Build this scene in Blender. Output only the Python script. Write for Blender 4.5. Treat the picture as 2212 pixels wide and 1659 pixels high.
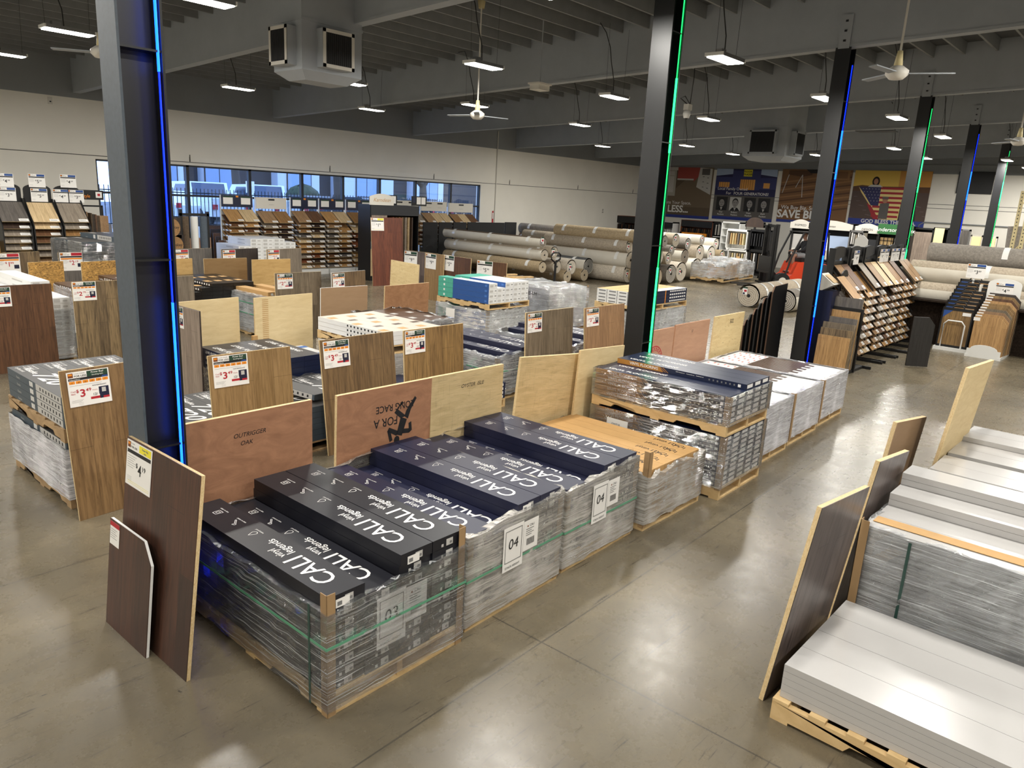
import bpy, math, random
from mathutils import Matrix, Vector
random.seed(7)
PI = math.pi
SC = bpy.context.scene
for o in list(bpy.data.objects):
    bpy.data.objects.remove(o, do_unlink=True)
COL = SC.collection
# ------------------------------------------------------------------ camera
RW = [[0.6707634118182444, -0.7397910573139215, 0.05277913303852677],
      [-0.14720507451576137, -0.20254059361306043, -0.9681466696609962],
      [0.7269161653194661, 0.641628007070467, -0.24475781732157875]]
FPX, CAMH = 1606.1546619954104, 2.78
cam = bpy.data.cameras.new('camera'); cam.sensor_width = 36.0; cam.lens = FPX/2212*36.0
cam.clip_start = 0.05; cam.clip_end = 300
camo = bpy.data.objects.new('camera', cam); COL.objects.link(camo)
r, d, f = [Vector(v) for v in RW]
M = Matrix(((r.x, -d.x, -f.x, 0), (r.y, -d.y, -f.y, 0), (r.z, -d.z, -f.z, CAMH), (0, 0, 0, 1)))
camo.matrix_world = M
SC.camera = camo
def ray(u, v):
    a, b = (u-1106)/FPX, (v-829.5)/FPX
    return Vector([RW[0][i]*a+RW[1][i]*b+RW[2][i] for i in range(3)])
def at(u, v, z=0.0):
    q = ray(u, v); t = (z-CAMH)/q.z
    return Vector((q.x*t, q.y*t, z))
def atX(u, v, X):
    q = ray(u, v); t = X/q.x
    return Vector((X, q.y*t, CAMH+q.z*t))
def atY(u, v, Y):
    q = ray(u, v); t = Y/q.y
    return Vector((q.x*t, Y, CAMH+q.z*t))
# ------------------------------------------------------------------ world and exposure
vs = SC.view_settings
vs.view_transform = 'Standard'; vs.look = 'None'; vs.gamma = 1.0; vs.use_curve_mapping = False
vs.exposure = 0.12
W = bpy.data.worlds.new('World'); SC.world = W; W.use_nodes = True
bg = W.node_tree.nodes['Background']; bg.inputs[0].default_value = (0.45, 0.62, 1.0, 1); bg.inputs[1].default_value = 4.2
LAMP_W = 88.0
# ------------------------------------------------------------------ materials
MATS = {}
def lin(c):
    return tuple(((x/255.0)/12.92 if x/255.0 <= 0.04045 else ((x/255.0+0.055)/1.055)**2.4) for x in c)+(1.0,)
class NT:
    def __init__(s, name):
        s.m = bpy.data.materials.new(name); s.m.use_nodes = True; s.t = s.m.node_tree
        s.b = s.t.nodes['Principled BSDF']; s.out = s.t.nodes['Material Output']; s.co = None
    def n(s, typ, **kw):
        x = s.t.nodes.new(typ)
        for k, v in kw.items():
            if k.startswith('i_'):
                x.inputs[k[2:].replace('_', ' ')].default_value = v
            else: setattr(x, k, v)
        return x
    def l(s, a, b): s.t.links.new(a, b)
    def coord(s, scale=(1, 1, 1), rot=(0, 0, 0), loc=(0, 0, 0)):
        if s.co is None: s.co = s.n('ShaderNodeTexCoord')
        mp = s.n('ShaderNodeMapping'); mp.inputs['Scale'].default_value = scale
        mp.inputs['Rotation'].default_value = rot; mp.inputs['Location'].default_value = loc
        s.l(s.co.outputs['Object'], mp.inputs[0]); return mp.outputs[0]
    def noise(s, co, scale, detail=4, rough=0.6, dist=0.0):
        x = s.n('ShaderNodeTexNoise'); x.inputs['Scale'].default_value = scale; x.inputs['Detail'].default_value = detail
        x.inputs['Roughness'].default_value = rough; x.inputs['Distortion'].default_value = dist
        s.l(co, x.inputs['Vector']); return x.outputs['Fac']
    def ramp(s, fac, stops):
        x = s.n('ShaderNodeValToRGB'); e = x.color_ramp.elements
        while len(e) < len(stops): e.new(0.5)
        for q, (p, c) in zip(e, stops): q.position = p; q.color = c if len(c) == 4 else (*c, 1)
        s.l(fac, x.inputs[0]); return x.outputs[0]
    def mix(s, fac, a, b, mode='MIX'):
        x = s.n('ShaderNodeMix', data_type='RGBA', blend_type=mode)
        if isinstance(fac, float): x.inputs[0].default_value = fac
        else: s.l(fac, x.inputs[0])
        for i, v in ((6, a), (7, b)):
            if isinstance(v, tuple): x.inputs[i].default_value = v
            else: s.l(v, x.inputs[i])
        return x.outputs[2]
    def bump(s, h, strength=0.2, dist=0.01):
        x = s.n('ShaderNodeBump'); x.inputs['Strength'].default_value = strength; x.inputs['Distance'].default_value = dist
        s.l(h, x.inputs['Height']); s.l(x.outputs[0], s.b.inputs['Normal']); return x
def plain(key, rgb, rough=0.6, metal=0.0, spec=0.5, noise=0.0, nscale=20.0, emit=0.0, coat=0.0):
    if key in MATS: return MATS[key]
    t = NT(key); c = lin(rgb)
    t.b.inputs['Roughness'].default_value = rough; t.b.inputs['Metallic'].default_value = metal
    t.b.inputs['Specular IOR Level'].default_value = spec
    t.b.inputs['Coat Weight'].default_value = coat
    if noise > 0:
        f = t.noise(t.coord(), nscale)
        lo = tuple(x*(1-noise) for x in c[:3])+(1,); hi = tuple(min(1, x*(1+noise)) for x in c[:3])+(1,)
        t.l(t.ramp(f, [(0.3, lo), (0.7, hi)]), t.b.inputs['Base Color'])
    else: t.b.inputs['Base Color'].default_value = c
    if emit > 0:
        t.b.inputs['Emission Color'].default_value = c; t.b.inputs['Emission Strength'].default_value = emit
    MATS[key] = t.m; return t.m
def planks(key, c1, c2, dark=(40, 25, 15), pw=0.185, pl=0.95, rough=0.42, seam=0.0016, grain=1.0, off=0.37, knots=0.35, axis='z'):
    """flooring panel: planks run along local z (or y when axis='y'), side by side along local x"""
    t = NT(key)
    rot = (PI/2, 0, 0) if axis == 'z' else (0, 0, 0)
    if t.co is None: t.co = t.n('ShaderNodeTexCoord')
    sx = t.n('ShaderNodeSeparateXYZ'); t.l(t.co.outputs['Object'], sx.inputs[0])
    cb = t.n('ShaderNodeCombineXYZ')
    t.l(sx.outputs['Z' if axis == 'z' else 'Y'], cb.inputs[0]); t.l(sx.outputs['X'], cb.inputs[1])
    br = t.n('ShaderNodeTexBrick'); br.offset = off; br.inputs['Scale'].default_value = 1.0
    br.inputs['Mortar Size'].default_value = seam; br.inputs['Brick Width'].default_value = pl; br.inputs['Row Height'].default_value = pw
    br.inputs['Color1'].default_value = lin(c1); br.inputs['Color2'].default_value = lin(c2)
    br.inputs['Mortar'].default_value = lin([x*0.68 for x in c2]); br.inputs['Mortar Smooth'].default_value = 0.3; br.inputs['Bias'].default_value = -0.1
    t.l(cb.outputs[0], br.inputs['Vector'])
    sc = (18, 18, 1.3) if axis == 'z' else (18, 1.3, 18)
    g = t.noise(t.coord(sc), 2.2, 6, 0.65, 0.6)
    g2 = t.noise(t.coord(tuple(x*0.22 for x in sc)), 2.4, 3, 0.5, 1.6)
    k = t.ramp(g, [(0.36, (1, 1, 1, 1)), (0.60, (0, 0, 0, 1))])
    col = t.mix(0.62, br.outputs['Color'], lin(dark))
    m1 = t.n('ShaderNodeMath', operation='MULTIPLY'); t.l(k, m1.inputs[0]); m1.inputs[1].default_value = 1.0*grain
    c3 = t.mix(m1.outputs[0], br.outputs['Color'], col)
    k2 = t.ramp(g2, [(0.30, (1, 1, 1, 1)), (0.47, (0, 0, 0, 1))])
    m2 = t.n('ShaderNodeMath', operation='MULTIPLY'); t.l(k2, m2.inputs[0]); m2.inputs[1].default_value = knots
    t.l(t.mix(m2.outputs[0], c3, lin(dark)), t.b.inputs['Base Color'])
    t.b.inputs['Roughness'].default_value = rough
    MATS[key] = t.m; return t.m
def ply(key, c1, c2, rough=0.7, scale=(2, 2, 9), spots=0.0, dirt=0.0, swirl=0.8):
    t = NT(key)
    f = t.noise(t.coord(scale), 2.0, 5, 0.6, swirl)
    col = t.ramp(f, [(0.32, lin(c1)), (0.66, lin(c2))])
    if spots > 0:
        s = t.noise(t.coord((14, 14, 20)), 2.0, 2, 0.4)
        col = t.mix(t.ramp(s, [(0.66, (0, 0, 0, 1)), (0.74, (spots, spots, spots, 1))]), col, lin((90, 60, 35)))
    if dirt > 0:
        s = t.noise(t.coord((2.2, 2.2, 55)), 2.2, 6, 0.75, 0.3)
        col = t.mix(t.ramp(s, [(0.54, (0, 0, 0, 1)), (0.72, (dirt, dirt, dirt, 1))]), col, lin((80, 70, 55)))
        s = t.noise(t.coord((55, 55, 2.0)), 1.8, 5, 0.75, 0.2)
        col = t.mix(t.ramp(s, [(0.60, (0, 0, 0, 1)), (0.74, (dirt, dirt, dirt, 1))]), col, lin((70, 62, 50)))
    t.l(col, t.b.inputs['Base Color']); t.b.inputs['Roughness'].default_value = rough
    MATS[key] = t.m; return t.m
def film(key, clear, tint=(235, 238, 240), streak=(1.5, 1.5, 26), white=0.35, rough=0.12):
    """stretch wrap: mostly see-through, glossy, with milky streaks where the film doubles up"""
    t = NT(key); t.t.nodes.remove(t.b)
    tr = t.n('ShaderNodeBsdfTransparent'); tr.inputs[0].default_value = (0.96, 0.97, 0.98, 1)
    gl = t.n('ShaderNodeBsdfGlossy'); gl.inputs['Roughness'].default_value = rough; gl.inputs[0].default_value = (0.95, 0.95, 0.95, 1)
    df = t.n('ShaderNodeBsdfDiffuse'); df.inputs[0].default_value = lin(tint)
    n1 = t.noise(t.coord(streak, rot=(0.12, 0.16, 0)), 1.7, 6, 0.7, 0.5)
    n2 = t.noise(t.coord((2, 2, 2)), 1.3, 3, 0.5, 0.8)
    n3 = t.noise(t.coord(tuple(x*1.6 for x in streak), rot=(-0.2, -0.25, 0)), 2.4, 4, 0.6, 0.3)
    bp = t.n('ShaderNodeBump'); bp.inputs['Strength'].default_value = 1.0; bp.inputs['Distance'].default_value = 0.03
    ad = t.n('ShaderNodeMath', operation='ADD'); t.l(n1, ad.inputs[0]); t.l(n3, ad.inputs[1]); t.l(ad.outputs[0], bp.inputs['Height'])
    t.l(bp.outputs[0], gl.inputs['Normal'])
    mr = t.n('ShaderNodeMapRange'); mr.inputs['From Min'].default_value = 0.40; mr.inputs['From Max'].default_value = 0.64
    mr.inputs['To Min'].default_value = white*0.3; mr.inputs['To Max'].default_value = min(1, white*2.0)
    ml = t.n('ShaderNodeMath', operation='MULTIPLY_ADD'); t.l(n1, ml.inputs[0]); ml.inputs[1].default_value = 0.6
    m3 = t.n('ShaderNodeMath', operation='MULTIPLY'); t.l(n2, m3.inputs[0]); m3.inputs[1].default_value = 0.42; t.l(m3.outputs[0], ml.inputs[2])
    t.l(ml.outputs[0], mr.inputs['Value'])
    # tension wrinkles: thin opaque folds, painted white to stand for their glints
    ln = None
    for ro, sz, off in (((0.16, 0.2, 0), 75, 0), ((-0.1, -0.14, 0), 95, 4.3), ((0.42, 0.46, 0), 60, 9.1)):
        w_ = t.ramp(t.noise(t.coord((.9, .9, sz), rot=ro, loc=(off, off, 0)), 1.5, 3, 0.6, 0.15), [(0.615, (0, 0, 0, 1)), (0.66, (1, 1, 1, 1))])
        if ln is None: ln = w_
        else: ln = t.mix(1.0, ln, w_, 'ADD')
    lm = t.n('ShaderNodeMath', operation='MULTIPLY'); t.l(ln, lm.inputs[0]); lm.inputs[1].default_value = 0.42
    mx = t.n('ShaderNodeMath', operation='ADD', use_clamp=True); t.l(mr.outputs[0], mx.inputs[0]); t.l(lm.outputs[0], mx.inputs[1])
    a = t.n('ShaderNodeMixShader'); t.l(mx.outputs[0], a.inputs[0]); t.l(tr.outputs[0], a.inputs[1]); t.l(df.outputs[0], a.inputs[2])
    fr = t.n('ShaderNodeFresnel'); fr.inputs[0].default_value = 1.45; t.l(bp.outputs[0], fr.inputs['Normal'])
    fa = t.n('ShaderNodeMath', operation='MULTIPLY_ADD'); t.l(fr.outputs[0], fa.inputs[0]); fa.inputs[1].default_value = 0.9; fa.inputs[2].default_value = clear
    b = t.n('ShaderNodeMixShader'); t.l(fa.outputs[0], b.inputs[0]); t.l(a.outputs[0], b.inputs[1]); t.l(gl.outputs[0], b.inputs[2])
    t.l(b.outputs[0], t.out.inputs[0])
    MATS[key] = t.m; return t.m
# ------------------------------------------------------------------ mesh builder
class MB:
    def __init__(s): s.v = []; s.f = []; s.m = []; s.s = []
    def add(s, vs_, fs, m, smooth=False):
        o = len(s.v); s.v += [tuple(v) for v in vs_]
        for f_ in fs: s.f.append([i+o for i in f_]); s.m.append(m); s.s.append(smooth)
        return s
    def box(s, a, b, m, mt=None, mx=None, my=None, mxn=None, myn=None, bot=True):
        """mt top, mx +x and -x faces, my -y (front) and +y faces"""
        x0, y0, z0 = a; x1, y1, z1 = b
        vv = [(x0, y0, z0), (x1, y0, z0), (x1, y1, z0), (x0, y1, z0), (x0, y0, z1), (x1, y0, z1), (x1, y1, z1), (x0, y1, z1)]
        fs = [((4, 5, 6, 7), mt or m), ((0, 1, 5, 4), myn or my or m), ((2, 3, 7, 6), my or m), ((3, 0, 4, 7), mxn or mx or m), ((1, 2, 6, 5), mx or m)]
        if bot: fs.append(((3, 2, 1, 0), m))
        o = len(s.v); s.v += vv
        for q, mm in fs: s.f.append([i+o for i in q]); s.m.append(mm); s.s.append(False)
        return s
    def quad(s, p, m): return s.add(p, [tuple(range(len(p)))], m)
    def prism(s, poly, axis, a, b, m, ms=None, caps=True):
        """extrude 2-D poly along axis ('x','y','z') from a to b"""
        n = len(poly)
        def P(u, v, w): return {'x': (w, u, v), 'y': (u, w, v), 'z': (u, v, w)}[axis]
        vv = [P(u, v, a) for u, v in poly]+[P(u, v, b) for u, v in poly]
        fs = [(i, (i+1) % n, (i+1) % n+n, i+n) for i in range(n)]
        s.add(vv, fs, ms or m)
        if caps: s.add(vv, [tuple(range(n))[::-1], tuple(range(n, 2*n))], m)
        return s
    def tube(s, pts, rad, m, n=8, caps=True, smooth=True):
        pts = [Vector(p) for p in pts]; rr = rad if isinstance(rad, (list, tuple)) else [rad]*len(pts)
        vv = []; fs = []; up = Vector((0, 0, 1))
        for i, p in enumerate(pts):
            t_ = (pts[min(i+1, len(pts)-1)]-pts[max(i-1, 0)]).normalized()
            a = t_.cross(up)
            if a.length < 1e-3: a = t_.cross(Vector((1, 0, 0)))
            a.normalize(); b = a.cross(t_)
            for k in range(n):
                an = 2*PI*k/n; vv.append(p+(a*math.cos(an)+b*math.sin(an))*rr[i])
        for i in range(len(pts)-1):
            for k in range(n): fs.append((i*n+k, i*n+(k+1) % n, (i+1)*n+(k+1) % n, (i+1)*n+k))
        s.add(vv, fs, m, smooth)
        if caps: s.add(vv, [tuple(range(n)), tuple(range((len(pts)-1)*n, len(pts)*n))[::-1]], m)
        return s
    def lathe(s, prof, c, m, n=16, smooth=True):
        vv = []; fs = []
        for rr, z in prof:
            for k in range(n): an = 2*PI*k/n; vv.append((c[0]+rr*math.cos(an), c[1]+rr*math.sin(an), c[2]+z))
        for i in range(len(prof)-1):
            for k in range(n): fs.append((i*n+k, i*n+(k+1) % n, (i+1)*n+(k+1) % n, (i+1)*n+k))
        return s.add(vv, fs, m, smooth)
    def mesh(s, name):
        me = bpy.data.meshes.new(name); me.from_pydata(s.v, [], s.f)
        keys = []
        for k in s.m:
            if k not in keys: keys.append(k)
        for k in keys: me.materials.append(MATS[k])
        ix = {k: i for i, k in enumerate(keys)}
        me.polygons.foreach_set('material_index', [ix[k] for k in s.m])
        me.polygons.foreach_set('use_smooth', s.s); me.update(); return me
    def build(s, name, parent=None, loc=None, rot=None, link=True):
        o = bpy.data.objects.new(name, s.mesh(name))
        if loc is not None: o.location = loc
        if rot is not None: o.rotation_euler = rot
        if parent is not None: o.parent = parent; KIDS.setdefault(parent.name, []).append(o)
        if link: COL.objects.link(o)
        return o
KIDS = {}
def tag(o, label=None, cat=None, group=None, kind=None):
    if label: o['label'] = label
    if cat: o['category'] = cat
    if group: o['group'] = group
    if kind: o['kind'] = kind
    return o
def thing(name, label, cat, loc=(0, 0, 0), rz=0.0, group=None, link=True):
    o = bpy.data.objects.new(name, None); o.empty_display_size = 0.1
    o.location = loc; o.rotation_euler = (0, 0, rz)
    if link: COL.objects.link(o)
    return tag(o, label, cat, group)
def dup(root, loc=None, rot=None, label=None, group=None, scale=None, parent=None):
    c = root.copy(); COL.objects.link(c)
    if parent is not None: c.parent = parent; KIDS.setdefault(parent.name, []).append(c)
    if loc is not None: c.location = loc
    if rot is not None: c.rotation_euler = rot
    if scale is not None: c.scale = scale
    if label: c['label'] = label
    if group: c['group'] = group
    for ch in KIDS.get(root.name, ()): dup(ch, parent=c)
    return c
def struct(o): o['kind'] = 'structure'; return o
# ------------------------------------------------------------------ lettering
_tc = {}
def tmesh(s_, bold=0.0, shear=0.0):
    k = (s_, bold, shear)
    if k not in _tc:
        cu = bpy.data.curves.new('t', 'FONT'); cu.body = s_; cu.size = 1.0; cu.offset = bold; cu.shear = shear; cu.resolution_u = 3
        ob = bpy.data.objects.new('t', cu); me = bpy.data.meshes.new_from_object(ob)
        _tc[k] = ([tuple(v.co) for v in me.vertices], [tuple(p.vertices) for p in me.polygons])
        bpy.data.objects.remove(ob); bpy.data.meshes.remove(me)
    return _tc[k]
def twidth(s_, size, bold=0.0):
    v = tmesh(s_, bold)[0]
    return (max(q[0] for q in v) if v else 0)*size
def letters(mb, s_, x, y, size, m, bold=0.0, shear=0.0, align='l', z=0.0, P=None, wx=1.0):
    """flat lettering in the local xy plane of the builder (or mapped through P)"""
    v, f_ = tmesh(s_, bold, shear)
    if not v: return mb
    w = max(q[0] for q in v)*size*wx
    ox = x-(w/2 if align == 'c' else (w if align == 'r' else 0))
    pts = [(ox+q[0]*size*wx, y+q[1]*size, z) for q in v]
    if P: pts = [P(*q) for q in pts]
    return mb.add(pts, f_, m)
# ------------------------------------------------------------------ material library
plain('wall_white', (236, 232, 221), 0.85, noise=0.04, nscale=0.6)
plain('wall_grey', (142, 145, 146), 0.85, noise=0.04, nscale=1.0)
plain('seam', (92, 90, 84), 0.9)
plain('beam_grey', (160, 165, 170), 0.8, noise=0.05, nscale=2.0)
plain('purlin', (132, 134, 134), 0.85, noise=0.08, nscale=3)
plain('deck', (86, 88, 90), 0.9)
plain('black', (14, 14, 15), 0.45); plain('black_matt', (22, 22, 23), 0.75); plain('charcoal', (44, 45, 48), 0.6)
plain('steel_paint', (14, 15, 18), 0.38, noise=0.2, nscale=9, spec=0.6)
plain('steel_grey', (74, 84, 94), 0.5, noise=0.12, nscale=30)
plain('white', (232, 232, 228), 0.5); plain('offwhite', (216, 212, 202), 0.6); plain('cream', (224, 208, 158), 0.55)
plain('metal', (150, 150, 150), 0.35, 0.9); plain('dark_metal', (60, 60, 62), 0.4, 0.8)
plain('red', (178, 28, 44), 0.5); plain('orange', (232, 140, 28), 0.5); plain('orange_red', (205, 62, 28), 0.4)
plain('green', (26, 62, 44), 0.5); plain('green_sign', (44, 100, 52), 0.5); plain('blue', (34, 74, 142), 0.5); plain('blue_light', (72, 118, 190), 0.5); plain('navy', (24, 30, 58), 0.4)
plain('yellow', (238, 224, 52), 0.5); plain('ink', (24, 24, 26), 0.6); plain('grey_ink', (120, 120, 120), 0.6)
plain('paper', (238, 236, 232), 0.55); plain('grey_paper', (188, 186, 182), 0.6)
plain('cali_dark', (24, 25, 33), 0.42, noise=0.06, nscale=2); plain('cali_navy', (30, 33, 58), 0.42, noise=0.06, nscale=2)
plain('carton_charcoal', (66, 65, 64), 0.5, noise=0.05, nscale=2); plain('carton_slate', (72, 84, 94), 0.45)
plain('carton_blueback', (22, 32, 60), 0.32); plain('carton_orange', (176, 122, 54), 0.45)
plain('carton_black', (20, 19, 19), 0.3); plain('carton_brown', (84, 62, 46), 0.4)
plain('carton_white', (226, 226, 224), 0.5, noise=0.03, nscale=3); plain('carton_teal', (78, 170, 148), 0.5, noise=0.06, nscale=20); plain('carton_blue', (44, 86, 152), 0.45)
plain('kraft', (190, 150, 96), 0.65, noise=0.06, nscale=6); plain('kraft_light', (206, 172, 118), 0.6, noise=0.05, nscale=6); plain('corner_kraft', (160, 130, 92), 0.6)
plain('plank_white', (192, 190, 188), 0.22, coat=0.3, noise=0.02, nscale=3); plain('plank_side', (180, 178, 176), 0.3); plain('plank_grey', (168, 168, 166), 0.4)
plain('strap_green', (88, 150, 118), 0.4); plain('strap_dark', (40, 70, 62), 0.4)
plain('gasket', (100, 96, 90), 0.5)
plain('skin', (150, 112, 92), 0.55); plain('hair', (34, 26, 22), 0.8); plain('shirt', (16, 17, 22), 0.8); plain('shorts', (122, 122, 124), 0.8)
plain('lens_glow', (255, 252, 240), 0.5, emit=14.0)
plain('led_blue', (16, 78, 255), 0.5, emit=7.0); plain('led_blue_dim', (10, 40, 255), 0.5, emit=3.0)
plain('led_green', (40, 235, 110), 0.5, emit=4.0); plain('led_green_dim', (30, 210, 100), 0.5, emit=2.2)
plain('screen_glow', (238, 244, 255), 0.5, emit=1.6)
plain('panel_glow', (240, 208, 140), 0.5, emit=0.9)
plain('knit', (60, 62, 60), 0.9); plain('rubber', (18, 18, 18), 0.8)
plain('carton_red_print', (188, 70, 56), 0.5); plain('hood_copper', (120, 62, 26), 0.5, noise=0.2, nscale=8)
plain('asphalt', (96, 98, 104), 0.8); plain('grass', (96, 110, 70), 0.95); plain('shrub', (52, 62, 44), 0.95, noise=0.4, nscale=5); plain('bark', (58, 52, 46), 0.9)
plain('siding', (196, 204, 214), 0.8); plain('siding_dark', (62, 58, 58), 0.85); plain('roof', (76, 78, 84), 0.8); plain('pane_dark', (52, 66, 88), 0.15); plain('pane_light', (132, 156, 186), 0.2)
plain('truck_white', (214, 222, 230), 0.25); plain('car_dark', (46, 52, 62), 0.25); plain('tyre', (16, 16, 17), 0.8)
plain('frame_dark', (28, 30, 34), 0.5)
# floors, boards, carpets
def mk_floor():
    t = NT('concrete')
    n1 = t.noise(t.coord(), 0.55, 5, 0.6, 0.4); n2 = t.noise(t.coord(), 5.0, 6, 0.7); n3 = t.noise(t.coord(), 45.0, 3, 0.6)
    c = t.ramp(n1, [(0.30, lin((90, 82, 67))), (0.52, lin((112, 102, 83))), (0.72, lin((133, 121, 99)))])
    c = t.mix(t.ramp(n2, [(0.42, (0, 0, 0, 1)), (0.72, (0.4, 0.4, 0.4, 1))]), c, lin((92, 86, 73)))
    c = t.mix(t.ramp(n3, [(0.45, (0, 0, 0, 1)), (0.75, (0.25, 0.25, 0.25, 1))]), c, lin((72, 66, 56)))
    # hairline scuffs in several directions
    for i, (ro, sx, sy, lo) in enumerate(((0.25, 1.2, 24, 0.635), (1.2, 1.5, 28, 0.645), (-0.55, 0.9, 22, 0.64), (2.2, 1.9, 32, 0.645), (0.0, 3.2, 40, 0.65))):
        s = t.noise(t.coord((sx, sy, 1), rot=(0, 0, ro), loc=(i*3.1, 0, 0)), 1.3, 5, 0.72, 0.25)
        c = t.mix(t.ramp(s, [(lo, (0, 0, 0, 1)), (lo+0.03, (0.7, 0.7, 0.7, 1))]), c, lin((48, 44, 40)))
    s = t.noise(t.coord(), 7.5, 5, 0.75, 0.8)
    c = t.mix(t.ramp(s, [(0.685, (0, 0, 0, 1)), (0.71, (0.85, 0.85, 0.85, 1))]), c, lin((38, 35, 32)))
    # saw-cut joints
    br = t.n('ShaderNodeTexBrick'); br.offset = 0.0
    for k, v in (('Scale', 1.0), ('Mortar Size', 0.006), ('Brick Width', 5.8), ('Row Height', 3.05), ('Mortar Smooth', 0.2)): br.inputs[k].default_value = v
    br.inputs['Color1'].default_value = br.inputs['Color2'].default_value = (0, 0, 0, 1); br.inputs['Mortar'].default_value = (0.75, 0.75, 0.75, 1)
    t.l(t.coord(loc=(2.35, 0.55, 0), rot=(0, 0, -0.03)), br.inputs['Vector'])
    c = t.mix(br.outputs['Color'], c, lin((60, 56, 50)))
    t.l(c, t.b.inputs['Base Color'])
    rr = t.ramp(n2, [(0.3, (0.24, 0.24, 0.24, 1)), (0.7, (0.32, 0.32, 0.32, 1))]); t.l(rr, t.b.inputs['Roughness'])
    t.b.inputs['Specular IOR Level'].default_value = 0.6
    t.bump(n3, 0.06, 0.004); MATS['concrete'] = t.m
mk_floor()
def mk_carpet(key, rgb, amp=0.25):
    t = NT(key); c = lin(rgb); n = t.noise(t.coord(), 22, 5, 0.8)
    lo = tuple(x*(1-amp) for x in c[:3])+(1,); hi = tuple(min(1, x*(1+amp)) for x in c[:3])+(1,)
    t.l(t.ramp(n, [(0.35, lo), (0.65, hi)]), t.b.inputs['Base Color']); t.b.inputs['Roughness'].default_value = 0.95
    t.b.inputs['Specular IOR Level'].default_value = 0.1; t.bump(n, 0.5, 0.01); MATS[key] = t.m
mk_carpet('carpet_beige', (168, 156, 138)); mk_carpet('carpet_tan', (168, 150, 120)); mk_carpet('carpet_grey', (134, 128, 120)); mk_carpet('carpet_brown', (96, 82, 68)); mk_carpet('carpet_light', (196, 186, 170)); mk_carpet('carpet_slate', (84, 86, 86)); mk_carpet('carpet_dark', (44, 36, 30), 0.5)
plain('backing', (206, 200, 186), 0.8, noise=0.03, nscale=8)
plain('tape', (226, 226, 222), 0.12, spec=0.8)
for k, a, b, kw in (
    ('pl_walnut', (84, 52, 38), (58, 38, 30), dict(dark=(30, 18, 14), pw=0.19, knots=0.15)),
    ('pl_oakA', (146, 116, 78), (124, 97, 64), dict(dark=(72, 50, 30), pw=0.18)),
    ('pl_oakB', (158, 128, 86), (142, 113, 72), dict(dark=(104, 78, 44), pw=0.21, knots=0.2)),
    ('pl_oakC', (126, 100, 68), (108, 84, 56), dict(dark=(58, 42, 28), pw=0.2)),
    ('pl_oakD', (156, 124, 78), (134, 104, 66), dict(dark=(66, 46, 26), pw=0.2)),
    ('pl_grey', (130, 116, 96), (108, 96, 78), dict(dark=(66, 56, 44), pw=0.17)),
    ('pl_tan', (160, 126, 92), (144, 112, 82), dict(dark=(100, 74, 52), pw=0.19, knots=0.2)),
    ('pl_cherry', (104, 70, 46), (88, 58, 38), dict(dark=(44, 26, 16), pw=0.18, knots=0.3)),
    ('pl_multi', (140, 118, 86), (92, 76, 58), dict(dark=(46, 36, 28), pw=0.15, knots=0.7)),
    ('pl_greyoak', (136, 124, 108), (118, 108, 96), dict(dark=(86, 76, 66), pw=0.2)),
    ('pl_slate', (112, 106, 100), (96, 92, 88), dict(dark=(66, 62, 60), pw=0.16)),
    ('pl_pinkgrey', (158, 142, 128), (142, 126, 114), dict(dark=(100, 88, 78), pw=0.16, knots=0.25)),
    ('pl_honey', (190, 150, 98), (176, 136, 86), dict(dark=(128, 92, 54), pw=0.13, knots=0.15)),
    ('pl_pale', (206, 180, 140), (192, 166, 126), dict(dark=(150, 122, 86), pw=0.15, knots=0.1)),
    ('pl_red', (120, 66, 44), (98, 52, 36), dict(dark=(60, 28, 20), pw=0.14, knots=0.15)),
    ('pl_dark', (66, 56, 50), (54, 46, 42), dict(dark=(30, 26, 24), pw=0.2)),
    ('pl_smoke', (108, 96, 92), (84, 74, 72), dict(dark=(52, 44, 44), pw=0.15, rough=0.35)),
    ('pl_black', (48, 46, 45), (38, 37, 36), dict(dark=(26, 25, 24), pw=0.2)),
): planks(k, a, b, **kw)
ply('ply_red', (150, 106, 78), (176, 128, 96), swirl=2.2, scale=(1.4, 1.4, 3)); ply('ply_birch', (214, 190, 142), (226, 204, 158), dirt=0.0)
ply('ply_rough', (192, 168, 122), (210, 186, 140), dirt=0.7); ply('ply_spot', (212, 186, 134), (226, 204, 154), spots=0.8)
ply('ply_brown', (142, 100, 66), (164, 120, 82), swirl=3.5, scale=(1.2, 1.2, 2)); ply('hardboard', (158, 128, 96), (164, 134, 102)); ply('hardboard_dark', (132, 102, 62), (140, 110, 70))
ply('ply_old', (182, 146, 88), (198, 162, 104), spots=0.3); ply('osb', (96, 68, 28), (206, 158, 82), scale=(5, 5, 9), swirl=3.0)
ply('ply_pink', (178, 136, 108), (190, 148, 118))
ply('edge_pale', (226, 204, 160), (200, 170, 120), scale=(30, 60, 30)); ply('edge_dark', (70, 56, 48), (50, 40, 36))
ply('pine', (196, 164, 114), (216, 186, 136), scale=(6, 2, 6)); ply('pine_old', (150, 122, 88), (182, 152, 112), scale=(6, 2, 6)); ply('cherry_wood', (92, 54, 28), (120, 70, 36), scale=(2, 2, 7))
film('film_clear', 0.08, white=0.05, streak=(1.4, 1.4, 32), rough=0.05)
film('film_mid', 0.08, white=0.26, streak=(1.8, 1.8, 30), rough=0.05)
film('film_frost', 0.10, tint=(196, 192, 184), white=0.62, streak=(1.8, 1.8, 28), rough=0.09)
film('film_white', 0.04, tint=(224, 224, 230), white=0.8, streak=(1.8, 1.8, 28), rough=0.08)
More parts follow.
